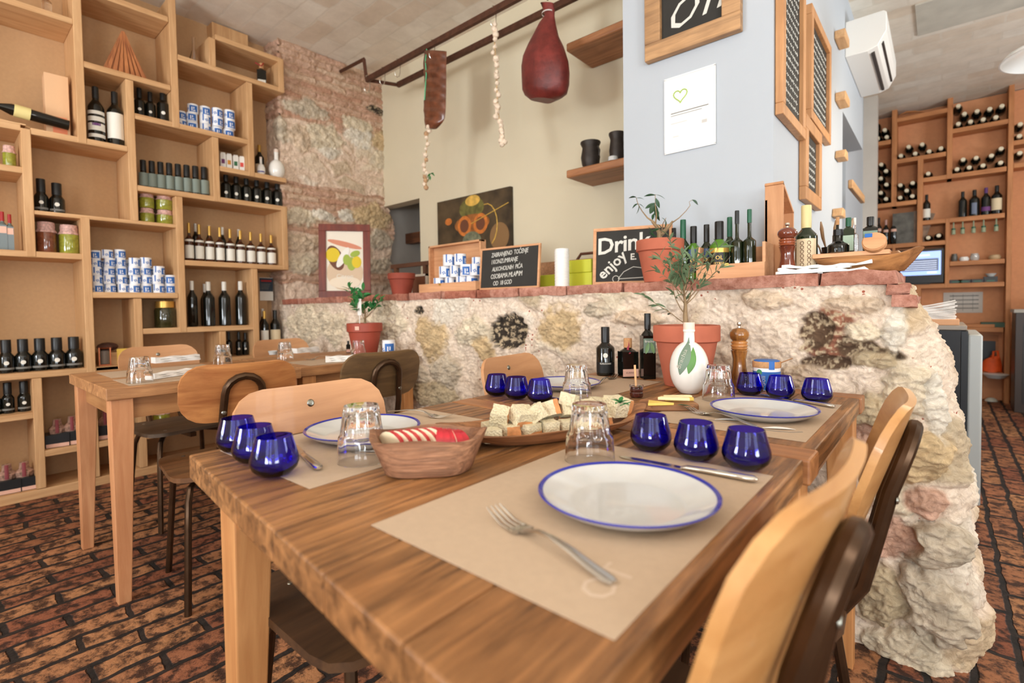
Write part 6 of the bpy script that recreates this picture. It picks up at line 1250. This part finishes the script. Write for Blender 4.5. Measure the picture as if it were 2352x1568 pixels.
# meat rail with hooks
RZ=2.735; RY0,RY1=2.20,2.41
t=thing('meat_rail','rusty double iron rail below the ceiling for hanging meat','rail',(-2.3,2.3,RZ)); 
x0f=ony(790,165,RY0).x
RX0=ony(842,180,RY0).x; b=MB(); b.bb(RX0+2.3,-1.14+2.3,RY0-2.3-.012,RY0-2.3+.012,-.018,.018); b.build('rail_bar',IRON,t); b=MB(); b.bb(-3.2+2.3,-1.14+2.3,RY1-2.3-.012,RY1-2.3+.012,-.018,.018); b.build('rail_bar',IRON,t)
b=MB(); tc_=Vector((2.3,-2.3,-RZ)); P1=ony(836,136,RY0)+tc_; P2=onx(782,164,-3.79)+tc_; P0=Vector((RX0+2.3,RY0-2.3,0)); Pm=Vector((-3.2+2.3,RY1-2.3,0))
b.tube([P0,P1],.016,4); b.build('bracket',IRON,t); b=MB(); b.tube([P1,P2],.016,4); b.build('bracket',IRON,t); b=MB(); b.tube([P0,Pm],.014,4); b.build('bracket',IRON,t); b=MB(); b.bb(-1.16+2.3,-1.141+2.3,-.14,.14,-.02,.02); b.build('end_plate',IRON,t)
def hook(px,py0,py1,y,label):
    p=ony(px,py0,y); h=.115; t=thing('meat_hook',label,'hook',(p.x,y,RZ+.021)); b=MB(); r=.016
    pts=[(0,r*1.3*math.cos(a)-.0,r*1.3*math.sin(a)-.018) for a in [PI*k/6 for k in range(-1,6)]][::-1]; pts=[(0,-.0165,-.012),(0,-.015,.0),(0,0,.006),(0,.0165,-.004),(0,.017,-.03),(0,.012,-h*.75),(0,.004,-h),(0,-.014,-h-.012),(0,-.030,-h),(0,-.033,-h+.02)]
    b.tube(pts,.003,7); b.build('hook_wire',STEEL,t); return t
hook(845,172,212,RY0,'bare steel meat hook at the far left of the rail'); hook(880,157,205,RY0,'bare steel meat hook, second from the left on the rail'); hook(915,137,165,RY0,'steel meat hook left of the hanging ribs'); hook(994,90,130,RY0,'steel meat hook carrying the hanging ribs'); hook(1135,8,50,RY0,'steel meat hook carrying the pale garlic string')
def meatpt(px,py,y,c): p=ony(px,py,y); return (p.x-c[0],p.y-c[1],p.z-c[2])
# ribs
RIB=flat('smoked_rib',(112,64,42),.35,coat=.3,noise_amt=.5,noise_scale=16,bump=.4)
c=ony(1000,120,2.2); t=thing('smoked_ribs','dark smoked slab of pork ribs hanging from the rail','meat',c); b=MB(); n=26; vs=[];fs=[]; yl=[(118,975,1026),(150,972,1025),(200,976,1025),(250,973,1024),(272,975,1022),(285,976,1013),(295,978,1002)]
def interp(py):
    for (a0,l0,r0),(a1,l1,r1) in zip(yl,yl[1:]):
        if py<=a1: k=(py-a0)/(a1-a0); return l0+(l1-l0)*k,r0+(r1-r0)*k
    return yl[-1][1:]
for i in range(n+1):
    py=118+177*i/n; l,r_=interp(py)
    for j in range(13):
        u=j/12; a=2*PI*u; cx=(l+r_)/2; hw=(r_-l)/2; px=cx-hw*math.cos(a); d=math.sin(a); p=meatpt(px,py,2.2,c); rp=.010*max(0,-d)*math.sin(i*1.9+math.cos(a)*1.2)
        vs.append((p[0],p[1]+.022*d-(rp if d<0 else 0),p[2]))
for i in range(n):
    for j in range(12): a=i*13+j; fs.append((a,a+1,a+14,a+13))
fs+=[tuple(range(12))[::-1],tuple(n*13+j for j in range(12))]; b.add(vs,fs); b.build('rib_slab',RIB,t,smooth=60)
b=MB(); b.tube([meatpt(980,113,2.19,c),meatpt(977,140,2.18,c),meatpt(979,170,2.18,c),meatpt(975,230,2.18,c)],.004,5); b.build('green_string',flat('green_string',(90,180,130),.6),t)
# garlic strings
GAR=flat('garlic_skin',(232,212,188),.6,noise_amt=.12,noise_scale=30); GARD=flat('dried_garlic',(190,150,112),.7,noise_amt=.3,noise_scale=30)
def garlic(pts,y,n,rad,m,label,dark=None,leafs=False):
    c=ony(pts[0][0],pts[0][1],y); t=thing('garlic_string',label,'garlic',c); P3=[Vector(meatpt(px,py,y,c)) for px,py in pts]; b=MB(); b.tube([p for p in P3],.004,6); b.build('braid',flat('straw_braid',(196,164,120),.8),t); rr=random.Random(n)
    for i in range(n):
        f=(i+.5)/n*(len(P3)-1); k=int(min(f,len(P3)-2)); p=P3[k].lerp(P3[k+1],f-k)+Vector((rr.uniform(-.012,.012),rr.uniform(-.012,.008),0)); rr_=rad*rr.uniform(.75,1.2); b=MB(); b.lathe([(0,-rr_),(rr_*.6,-rr_*.9),(rr_,-rr_*.2),(rr_*.8,rr_*.5),(rr_*.25,rr_*.9),(rr_*.12,rr_*1.5),(0,rr_*1.5)],12,mod=lambda a,z:1+.05*math.cos(5*a)); o=b.build('garlic_bulb',m if not(dark and rr.random()<.5) else dark,t,tuple(p)); o.rotation_euler=(rr.uniform(-.7,.7),rr.uniform(-.7,.7),rr.uniform(0,3))
    if leafs:
        b=MB(); p=P3[-2]
        for i in range(7): vs,fs=lens(.035,.012,4,.2); b.add(vs,fs,0,Matrix.Translation(p+Vector((.01*i,0,.004*i)))@Matrix.Rotation(rr.uniform(-1,1.5),4,'Y')@Matrix.Rotation(rr.uniform(-1,1),4,'X'))
        b.build('dry_leaves',LEAFB,t)
garlic([(1137,52),(1136,95),(1139,150),(1141,200),(1143,250),(1149,290),(1157,322),(1159,333)],2.2,26,.0175,GAR,'long string of pale garlic bulbs hanging between ribs and ham')
garlic([(985,290),(982,310),(979,350),(976,385),(978,410),(980,435)],2.2,15,.015,GARD,'thin string of dried brownish garlic hanging below the ribs',GAR,True)
# ham
HAMM=brickmat('cured_ham',(132,50,44),(112,40,38),(150,90,76),9,9,.0,'xy',(.45,.36,.36),.42,.3,6,(.30,.60),16)
c=ony(1255,20,2.2); t=thing('cured_ham','whole dark red cured ham hanging from the rail','meat',c); prof=[(8,1244,1270),(22,1247,1271),(34,1249,1270),(55,1238,1275),(80,1230,1281),(105,1218,1292),(135,1207,1303),(160,1203,1306),(190,1204,1303),(210,1206,1297),(222,1212,1286),(230,1222,1272)]
b=MB(); vs=[];fs=[]; S_=20
for k,(py,l,r_) in enumerate(prof):
    for j in range(S_):
        a=2*PI*j/S_; px=(l+r_)/2+(r_-l)/2*math.cos(a); p=meatpt(px,py,2.2,c); hw=(ony(r_,py,2.2).x-ony(l,py,2.2).x)/2; q=Vector((p[0],p[1]-math.sin(a)*hw*.62,p[2])); q+=noise.noise_vector(q*9)*.010; vs.append(q)
for k in range(len(prof)-1):
    for j in range(S_): j2=(j+1)%S_; fs.append((k*S_+j,(k+1)*S_+j,(k+1)*S_+j2,k*S_+j2))
fs+=[tuple(range(S_))[::-1],tuple((len(prof)-1)*S_+j for j in range(S_))]; b.add(vs,fs); b.build('ham_leg',HAMM,t,smooth=70)
b=MB(); p=meatpt(1259,31,2.2,c); b.lathe([(.030*math.cos(a)*0+.034,.004*math.sin(a)) for a in [2*PI*i/6 for i in range(6)]],20,0,Matrix.Translation(p),closed=True); b.build('tie_string',WHITE,t)
# pale fat patch
b=MB(); b.tube([meatpt(1258,0,2.2,c),meatpt(1258,-30,2.2,c)],.006,6); b.build('hanging_loop',IRON,t)
# ================= wine shelving at the far right =================
WY=6.80; WB=7.01
wsh=thing('wine_shelving','large wooden wine shelving of uneven compartments on the far wall','shelf',(0,WY,0))
WSX=wood('wine_shelf_wood_x',(206,140,88),(176,112,64),'x',.6); WSZ=wood('wine_shelf_wood_z',(206,140,88),(176,112,64),'z',.6)
b=MB(); b.bb(-.66,1.6,WB-WY-.02,WB-WY,0,3.05); b.build('back_panel',flat('warm_back_panel',(206,144,102),.85,noise_amt=.06,noise_scale=30),wsh)
def wx(px,py): return ony(px,py,WY)
def wboard(p0,p1,x0=None,x1=None):
    a=wx(*p0);c=wx(*p1); z=(a.z+c.z)/2; b=MB(); b.bb(x0 if x0 is not None else a.x,x1 if x1 is not None else c.x,0,WB-WY-.021,z,z+.045); b.build('shelf_board',WSX,wsh,bevel=.003); return z+.045
def wpost(pxl,pxr,py,z0,z1): a=wx(pxl,py);c=wx(pxr,py); b=MB(); b.bb(a.x,c.x,-.002,WB-WY-.021,z0,z1); b.build('upright',WSZ,wsh,bevel=.003)
zz=lambda px,py: wx(px,py).z
XR=wx(2311,400).x; XP3=wx(2328,300).x
zT1=wboard((2005,261),(2316,193),None,1.6); zA=wboard((2004,337),(2046,330)); zC=wboard((2057,377),(2173,357)); zF=wboard((2186,307),(2316,283)); zG=wboard((2120,418),(2312,393)); zB=wboard((2002,480),(2105,468)); zS=wboard((2117,517),(2308,499))
zI=wboard((2010,573),(2171,561)); zJ=wboard((2181,611),(2308,604)); zK=wboard((2080,663),(2307,658)); zL=wboard((2150,762),(2305,761)); zM=wboard((2200,862),(2305,866)); wboard((2110,940),(2305,930)); zH1=wboard((2328,335),(2352,329),None,1.6); zH2=wboard((2328,387),(2352,382),None,1.6); z0b=wboard((2057,281),(2180,257))
wpost(2000,2007,400,0,3.08); wpost(2048,2060,350,zB-.045,zT1); wpost(2175,2188,330,zG-.045,zT1); wpost(2316,2329,300,0,zT1); wpost(2107,2120,450,zI-.045,zC); wpost(2171,2181,560,zK-.045,zS); wpost(2049,2056,600,.8,zI); wpost(2103,2115,700,zL-.045,zK); wpost(2170,2181,800,0,zL)
b=MB(); p=wx(2066,278); q=wx(2125,268); b.tube([(p.x,.02,p.z+.07),(p.x+.06,.02,p.z+.085),(p.x+.13,.02,p.z+.07),(q.x,.02,q.z+.05)],[.01,.03,.025,.01],10,flat_=.3); b.build('carved_scroll',WSX,wsh)
# lying wine bottles, ends towards the room
b=MB(); b.lathe([(0,.20),(.036,.20),(.038,.19),(.038,.07),(.030,.035),(.016,.015),(.0155,-.03)],16); LB1=b.mesh('glass_body',DGLASS)
b=MB(); b.lathe([(.0160,.012),(.0185,-.02),(.0190,-.045),(.017,-.05),(0,-.051)],14); LB2=b.mesh('foil_cap',flat('pale_capsule',(226,214,186),.45))
def lying(px,py,lab,grp):
    p=ony(px,py,WY-.02); t=thing('lying_wine_bottle',lab,'bottle',(p.x,WY+.01,p.z),0,grp); t.rotation_euler=(-PI/2,0,0); link('glass_body',LB1,t); link('foil_cap',LB2,t)
GR={'top left small compartment':[(2011.5,286),(2011,302),(2032,299),(2016,318),(2036.6,315)],
'tall left compartment':[(2024,378),(2011,396),(2035,393),(2023,410),(2011.5,427.5),(2036,424),(2023,443),(2011,460),(2035,457)],
'wide compartment second from left':[(2069,358),(2087,337.5),(2102,353),(2118,332),(2134,348),(2161,341)],
'small compartment in the middle':[(2132,399)],
'compartment right of the tall stack':[(2068,425.5),(2096,420.5),(2082.5,438),(2067.5,454),(2095.5,450.5)],
'top right compartment':[(2201,244),(2215,262),(2201,285),(2229,280),(2244,256),(2258,275),(2273,251),(2287,270),(2301,244)],
'second right compartment':[(2198,389),(2212,367),(2226,385),(2242,363),(2257.5,380.5),(2277,358),(2298,374),(2299,342)],
'compartment at the right photo edge, upper':[(2343,286),(2341,313)],
'compartment at the right photo edge, lower':[(2342,352)],
'low small compartment above the screen':[(2132,546),(2156,541)],
'dark compartment below the screen':[(2080,675)]}
for g,pts in GR.items():
    o=sorted(pts)
    for p in pts: 
        k=o.index(p); lying(p[0],p[1],'lying wine bottle in %s%s'%(g,'' if len(o)==1 else ', %s from left'%ORD[k]),'lying wine bottles')
def wst(xl,xr,yt,z,gm,cm,labs,lab,kind='wine'): x,r,zt=fitY(xl,xr,yt,WY+.06); bottle(kind,r,zt-z,gm,cm,labs,'wine_bottle',14,lab,'bottle',(x,WY+.06,z),face(x,WY))
wst(2119,2138,447,zS,DGLASS,BLACKCAP,((LABW,.12,.45,1.2),),'standing wine bottle with white label alone at the left of its compartment')
wst(2201,2222,440,zS,DGLASS,BLACKCAP,(),'standing unlabelled dark wine bottle, leftmost of the standing four')
wst(2226,2251,436,zS,DGLASS,BLACKCAP,((flat('blue_grey_label',(110,120,140),.5),.08,.5,.5),),'standing wine bottle with blue-grey label, second of the standing four')
wst(2254,2276,431,zS,DGLASS,flat('purple_foil',(90,50,110),.4),((LABPU,.15,.3,1.2),),'standing wine bottle with purple neck, third of the standing four')
wst(2277,2303,426,zS,DGLASS,BLACKCAP,((LABC,.14,.55,1.2),),'standing wine bottle with cream label, rightmost of the standing four')
for i,(a,c,y) in enumerate([(2012,2026,500),(2028,2042,505),(2045,2061,503)]): wst(a,c,y,zI,DGLASS,flat('pinkish_foil',(190,150,140),.5) if i else BLACKCAP,((LABP,.5,.6,.9),),'standing dark bottle left of the magazines, %s from left'%ORD[i])
x,r,zt=fitY(2030,2056,497,WY+.12); b=MB(); b.bb(-r,r,0,.01,0,.12); o=b.build('pink_card',LABP,None,(x,WY+.14,zt-.12)); o.location.z=zI+.24; tag(o,'small pinkish card standing behind the dark bottles by the magazines','card'); o.data.transform(Matrix.Translation((0,0,-.24))); o.data.transform(Matrix.Diagonal((1,1,2.0,1)))
for i,(px,lean) in enumerate([(2074,.0),(2086,.28)]):
    p=ony(px,555,WY+.05); b=MB(); b.bb(-.09,.09,-.008,.008,0,.33,0,Matrix.Rotation(lean,4,'Y')); o=b.build('magazine',flat('magazine_%d'%i,[(96,92,84),(150,120,96)][i],.5,noise_amt=.6,noise_scale=12),None,(p.x+.04*i,WY+.05+.03*i,zI+.03)); o.location.z=zI+(.0 if not i else .0); tag(o,['upright dark magazine right of the standing bottles','magazine leaning against the others above the screen'][i],'magazine')
# till screen
a=ony(2057,585,WY-.02);c=ony(2164,650,WY-.02); x0=ony(2062,600,WY-.02).x; x1=ony(2168,600,WY-.02).x; zt=ony(2110,573,WY-.02).z; zb=zK+.01; t=thing('till_screen','black till monitor with glowing blue screen on the wine shelving','screen',((x0+x1)/2,WY-.02,zb)); w_=(x1-x0)/2
b=MB(); b.bb(-w_,w_,0,.05,0,zt-zb); b.build('casing',BLACK,t,bevel=.004); b=MB(); b.bb(-w_*.88,w_*.88,-.002,0,(zt-zb)*.24,(zt-zb)*.93); b.build('display',flat('screen_blue',(150,176,240),.3,emit=1.6),t)
b=MB(); b.bb(-w_*.80,w_*.78,-.004,-.002,(zt-zb)*.36,(zt-zb)*.72); b.build('table_area',flat('screen_grey',(92,104,132),.3,emit=.7),sub_(t,'display'))
b=MB(); 
for k in range(5): b.bb(-w_*.76,w_*.7,-.005,-.004,(zt-zb)*(.40+.06*k),(zt-zb)*(.415+.06*k))
b.bb(w_*.3,w_*.7,-.005,-.004,(zt-zb)*.29,(zt-zb)*.33); b.bb(-w_*.1,w_*.4,-.005,-.004,(zt-zb)*.80,(zt-zb)*.84); b.build('screen_lines',flat('screen_white',(220,228,250),.3,emit=1.2),sub_(t,'display'))
b=MB(); b.bb(-.08,.08,.0,.06,-.009,.0); b.build('foot',BLACK,t)
# hanging glasses and taps
for i,px in enumerate([2190,2211,2236,2259,2288]):
    p=ony(px,528,WY+.03); z_top=zS-.046; t=thing('hanging_stopper','small green and glass pourer hanging under the shelf, %s from left'%ORD[i],'pourer',(p.x,WY+.03,z_top),0,'hanging pourers'); b=MB(); b.lathe([(0,0),(.006,0),(.006,-.05),(.016,-.07),(.018,-.12),(0,-.125)],12); b.build('pourer_glass',flat('greenish_glass',(150,160,130),.1,coat=.5),t); b=MB(); b.lathe([(0,-.055),(.017,-.06),(.017,-.075),(0,-.08)],12); b.build('green_ring',GCAP,t)
for i,(xl,xr,yt,m_,lb_) in enumerate([(2184,2200,583,flat('jar_dark_lid',(90,86,78),.3),'small dark-lidded jar, leftmost beside the screen'),(2203,2226,590,PLAS,'white tub beside the small dark-lidded jar'),(2228,2250,582,flat('pale_jar',(186,178,170),.2,coat=.5),'pale glass jar behind the white tub'),(2270,2300,585,flat('beige_bowl',(190,160,120),.4),'beige stacked bowls at the right of the shelf above the phones')]):
    x,r,z=fitY(xl,xr,yt,WY+.05); b=MB(); h=z-zJ; b.lathe([(0,0),(r*.8,0),(r,h*.3),(r,h*.75),(r*.8,h*.8),(r*.85,h),(0,h)],18); tag(b.build(['jar','tub','jar','bowl_stack'][i],m_,None,(x,WY+.06,zJ)),lb_,['jar','tub','jar','bowl'][i])
for i,px in enumerate([2195,2216,2245,2275]):
    p=ony(px,645,WY+.03); b=MB(); b.bb(-.05,.05,-.04,.04,0,.035+.02*(i==3)); b.bb(-.03,.03,-.041,-.04,.008,.02,1); tag(b.build('phone_charger',[BLACK,GCAP],None,(p.x,WY+.05,zK),bevel=.002),'black device with small green light, %s from left below the jars'%ORD[i],'device')
b=MB(); x,r,z=fitY(2262,2290,634,WY+.05); b.lathe([(0,0),(r*.5,0),(r,.03),(0,.035)],18); tag(b.build('white_saucer',CER,None,(x,WY+.05,zK+.056)),'white saucer lying on the rightmost black device','saucer')
# pinned papers
a=ony(2167,672,WB-.03);c=ony(2257,718,WB-.03); t=thing('pinned_paper','pale paper pinned to the back of the wine shelving above the napkins','paper',(a.x,WB-.022,c.z)); b=MB(); b.bb(0,c.x-a.x,-.003,0,0,a.z-c.z); b.build('sheet',flat('grey_paper',(190,182,172),.7),t); b=MB()
for k in range(4): b.bb(.05,(c.x-a.x)*.9,-.004,-.003,(a.z-c.z)*(.2+.2*k),(a.z-c.z)*(.25+.2*k))
for k in range(3): b.bb((c.x-a.x)*(.25+.25*k),(c.x-a.x)*(.26+.25*k),-.004,-.003,.02,(a.z-c.z)*.9)
b.build('printed_grid',GREY,sub_(t,'sheet'))
p=ony(2240,748,WY+.04); b=MB(); b.bb(-.14,.14,-.07,.07,0,.03); tag(b.build('wooden_tray',WSX,None,(p.x,WY+.09,zL),bevel=.003),'low wooden tray on the shelf behind the napkins','tray')
p=ony(2285,742,WY+.03); b=MB(); b.bb(-.1,.1,-.05,.05,0,.05); tag(b.build('green_box',flat('dark_green_box',(50,80,60),.5),None,(p.x,WY+.08,zL),bevel=.003),'small dark green box at the shelf end behind the napkins','box')
# orange bag
x0=ony(2252,820,WY).x;x1=ony(2306,840,WY).x; t=thing('orange_bag','bright orange bag slumped on the low shelf beyond the fridge','bag',((x0+x1)/2,WY+.09,zM)); b=MB(); w_=(x1-x0)/2; h=ony(2290,818,WY).z-zM
vs=[];fs=[]
for i in range(9):
    for j in range(16):
        a=2*PI*j/16; k=1-.25*(i/8)**2; vs.append((w_*.95*math.cos(a)*k,.085*math.sin(a)*k*(1-.5*i/8),h*.95*i/8*(1-.35*(math.cos(a)<0)*abs(math.cos(a)))+.01*math.sin(5*a)))
for i in range(8):
    for j in range(16): fs.append((i*16+j,i*16+(j+1)%16,(i+1)*16+(j+1)%16,(i+1)*16+j))
fs+=[tuple(range(16))[::-1],tuple(128+j for j in range(16))]; b.add(vs,fs); b.build('bag_body',flat('orange_fabric',(232,90,30),.6,noise_amt=.2,noise_scale=12),t); b=MB(); b.tube([(w_*.1,-.03,h*.8),(w_*.15,-.03,h*1.25),(w_*.5,-.03,h*1.3),(w_*.6,-.03,h*.85)],.01,6); b.build('handle',flat('orange_fabric',(232,90,30),.6),t)
b=MB(); b.lathe([(0,0),(.06,0),(.1,.04),(.08,.05),(0,.05)],20); p=ony(2280,850,WY-.01); tag(b.build('white_bowl',CER,None,(p.x-.03,WY-.05+.06,zM+.0),).copy() if False else b.build('white_bowl',CER,None,(p.x+.02,WY-.02,zM-.052)),'white upturned bowl beneath the orange bag','bowl')
b=MB(); b.bb(x0-.02,x1-.03,.182,.188,0,.36); b.bb(x0+.02,x1-.05,.180,.182,.04,.30,1); o=b.build('dark_picture',[WSX,BLACK],None,(0,WY+.0,zM+.0)); o.location=(0,WY,zM); tag(o,'dark framed board behind the orange bag','picture')
x,r,z=fitY(2265,2292,878,WY+.04); b=MB(); b.sphere((0,0,r),r,14,8,0,(1.2,1,.9)); zz_=ony(2280,902,WY).z; tag(b.build('white_jug',flat('jug_pale',(200,196,180),.3),None,(x,WY+.08,wx(2200,937).z+.045)),'pale round jug on the lowest wine shelf','jug')
# bar fridge and things on it
FY=3.15; x1=ony(2225,1180,FY).x; zt=ony(2200,758,FY).z; xl=-.42
t=thing('bar_fridge','black under-counter fridge with pale door edge behind the rubble wall','fridge',((xl+x1)/2,FY+.3,0)); hw=(x1-xl)/2
xs=ony(2222,900,FY).x-t.location.x; xs2=ony(2206,900,FY).x-t.location.x
b=MB(); b.bb(-hw,xs2,-.3,.25,.05,zt); b.build('cabinet',flat('fridge_black',(20,20,24),.45,noise_amt=.1,noise_scale=50),t,bevel=.004)
b=MB(); b.bb(xs2+.001,xs-.0,-.295,.245,.06,zt-.005); b.build('door_seal',flat('fridge_seal',(26,28,32),.4),t)
b=MB(); b.bb(xs,xs+.05,-.3,.25,.045,zt-.02); b.build('door',flat('fridge_door_pale',(176,180,178),.4,metal=.1),t,bevel=.008)
b=MB(); b.bb(-hw,xs2+.02,-.3,.25,zt,zt+.022); b.build('top_panel',flat('fridge_top',(150,140,128),.4),t,bevel=.003); b=MB()
for u in (-hw+.05,xs2-.05):
    for v in (-.25,.2): b.bb(u-.02,u+.02,v-.02,v+.02,0,.05)
b.build('feet',BLACK,t)
xa=ony(2120,748,FY+.05).x; xb=ony(2203,748,FY+.05).x; b=MB(); b.bb(-(xb-xa)/2,(xb-xa)/2,-.09,.09,0,.028); o=b.build('pine_board',CRATE,None,((xa+xb)/2,FY+.10,zt+.0225),bevel=.002); tag(o,'pine board on top of the bar fridge under the napkin stack','board')
zn=zt+.051; hN=ony(2160,690,FY+.1).z-zn; n=11
for i in range(n):
    b=MB(); L=(xb-xa)*(.97+.03*math.sin(i*2)); a_=.015*i; th_=hN/n*.62; vs=[];fs=[]
    for k in range(9):
        u=-L/2+L*k/8; zc=(max(0,u/L+.5))*.0+(k/8)**1.3*i*.0028; vs+=[(u,-.06,zc),(u,.06,zc),(u,.06,zc+th_),(u,-.06,zc+th_*(1+.2*math.sin(k+i)))]
    for k in range(8):
        for q_ in range(4): fs.append((k*4+q_,k*4+(q_+1)%4,(k+1)*4+(q_+1)%4,(k+1)*4+q_))
    fs+=[(3,2,1,0),(32,33,34,35)]; b.add(vs,fs); o=b.build('paper_napkin',WHITE,None,((xa+xb)/2-.01+.004*math.sin(i*3),FY+.10,zn+i*hN/n*.72),smooth=60); tag(o,'white paper napkin in the fanned stack on the fridge, %s from bottom'%ORD[i],'napkin','napkins stacked on the fridge')
# pendant lamp
LP=Vector((.445,3.5,0)); zs=ony(2300,152,3.5).z; r=LP.x-ony(2293,152,3.5).x; t=thing('pendant_lamp','white dish-shaded pendant lamp with clear globe at the upper right edge','lamp',(LP.x,LP.y,zs)); H=ony(2345,104,3.5).z-zs
b=MB(); b.lathe([(r,0),(r*.93,H*.28),(r*.70,H*.58),(r*.35,H*.80),(r*.16,H*.92),(r*.16,H*1.0),(r*.10,H*1.0),(r*.12,H*.9),(r*.32,H*.76),(r*.67,H*.53),(r*.90,H*.24),(r*.975,0)],40,closed=True); b.build('lamp_shade',flat('enamel_white',(246,246,242),.25,coat=.5),t)
b=MB(); g=r*.62; b.lathe([(g*.75,-.02),(g,-.08),(g*.95,-.14),(g*.5,-.19),(0,-.20),(0,-.196),(g*.48,-.186),(g*.92,-.137),(g*.965,-.08),(g*.72,-.02)],28); b.build('glass_globe',CLEAR,t)
b=MB(); b.lathe([(0,-.04),(.012,-.045),(.022,-.08),(.028,-.11),(0,-.14)],16); b.build('bulb',flat('lit_bulb',(255,232,196),.4,emit=6),t)
b=MB(); b.lathe([(0,H*.3),(r*.14,H*.3),(r*.14,H*1.15),(.012,H*1.25),(0,H*1.25)],18); b.build('lamp_holder',IRON,t); b=MB(); b.tube([(0,0,H*1.2),(0,0,CEIL-zs-.002)],.004,6); b.build('cable',BLACK,t)
l=bpy.data.lights.new('pendant_light','POINT'); l.energy=34; l.color=(1,.82,.6); l.shadow_soft_size=.04; o=bpy.data.objects.new('pendant_light',l); COL.objects.link(o); o.location=(LP.x,LP.y,zs-.24)
# dark cabinet at the right edge
a=ony(2333,700,6.3); t=thing('dark_cabinet','dark tall cabinet at the right photo edge beyond the fridge','cabinet',(a.x+.35,6.45,0)); zt=ony(2340,718,6.3).z; b=MB(); b.bb(-.35,.4,-.15,.15,0,zt); b.build('cabinet_body',flat('dark_brown_cabinet',(52,38,30),.4),t,bevel=.004); b=MB(); b.bb(-.30,.35,-.155,-.15,.08,zt-.1); b.build('door',flat('darker_cabinet_door',(36,28,24),.35),t); b=MB(); b.bb(-.36,.41,-.16,.16,zt,zt+.03); b.build('top_panel',flat('grey_top',(160,152,140),.4),t)
b=MB(); b.bb(-.12,.12,-.08,.08,0,.10); tag(b.build('coffee_machine',BLACK,None,(a.x+.2,6.45,zt+.031),bevel=.01),'black machine on the dark cabinet at the right edge','machine')
# papers hanging by the corner of the white wall
for i,(px,yt,yb,c_) in enumerate([(1990,395,520,(226,222,214)),(1998,400,560,(176,190,176))]):
    a=ony(px-5,yt,6.6-.3*i); c2=ony(px+5,yb,6.6-.3*i); b=MB(); b.bb(a.x,c2.x,0,.004,c2.z,a.z); tag(b.build('hanging_leaflet',flat('leaflet_%d'%i,c_,.6),None,(0,6.6-.3*i,0)),['white leaflet hanging at the corner left of the wine shelving','grey-green leaflet hanging beside the white one at the corner'][i],'leaflet')
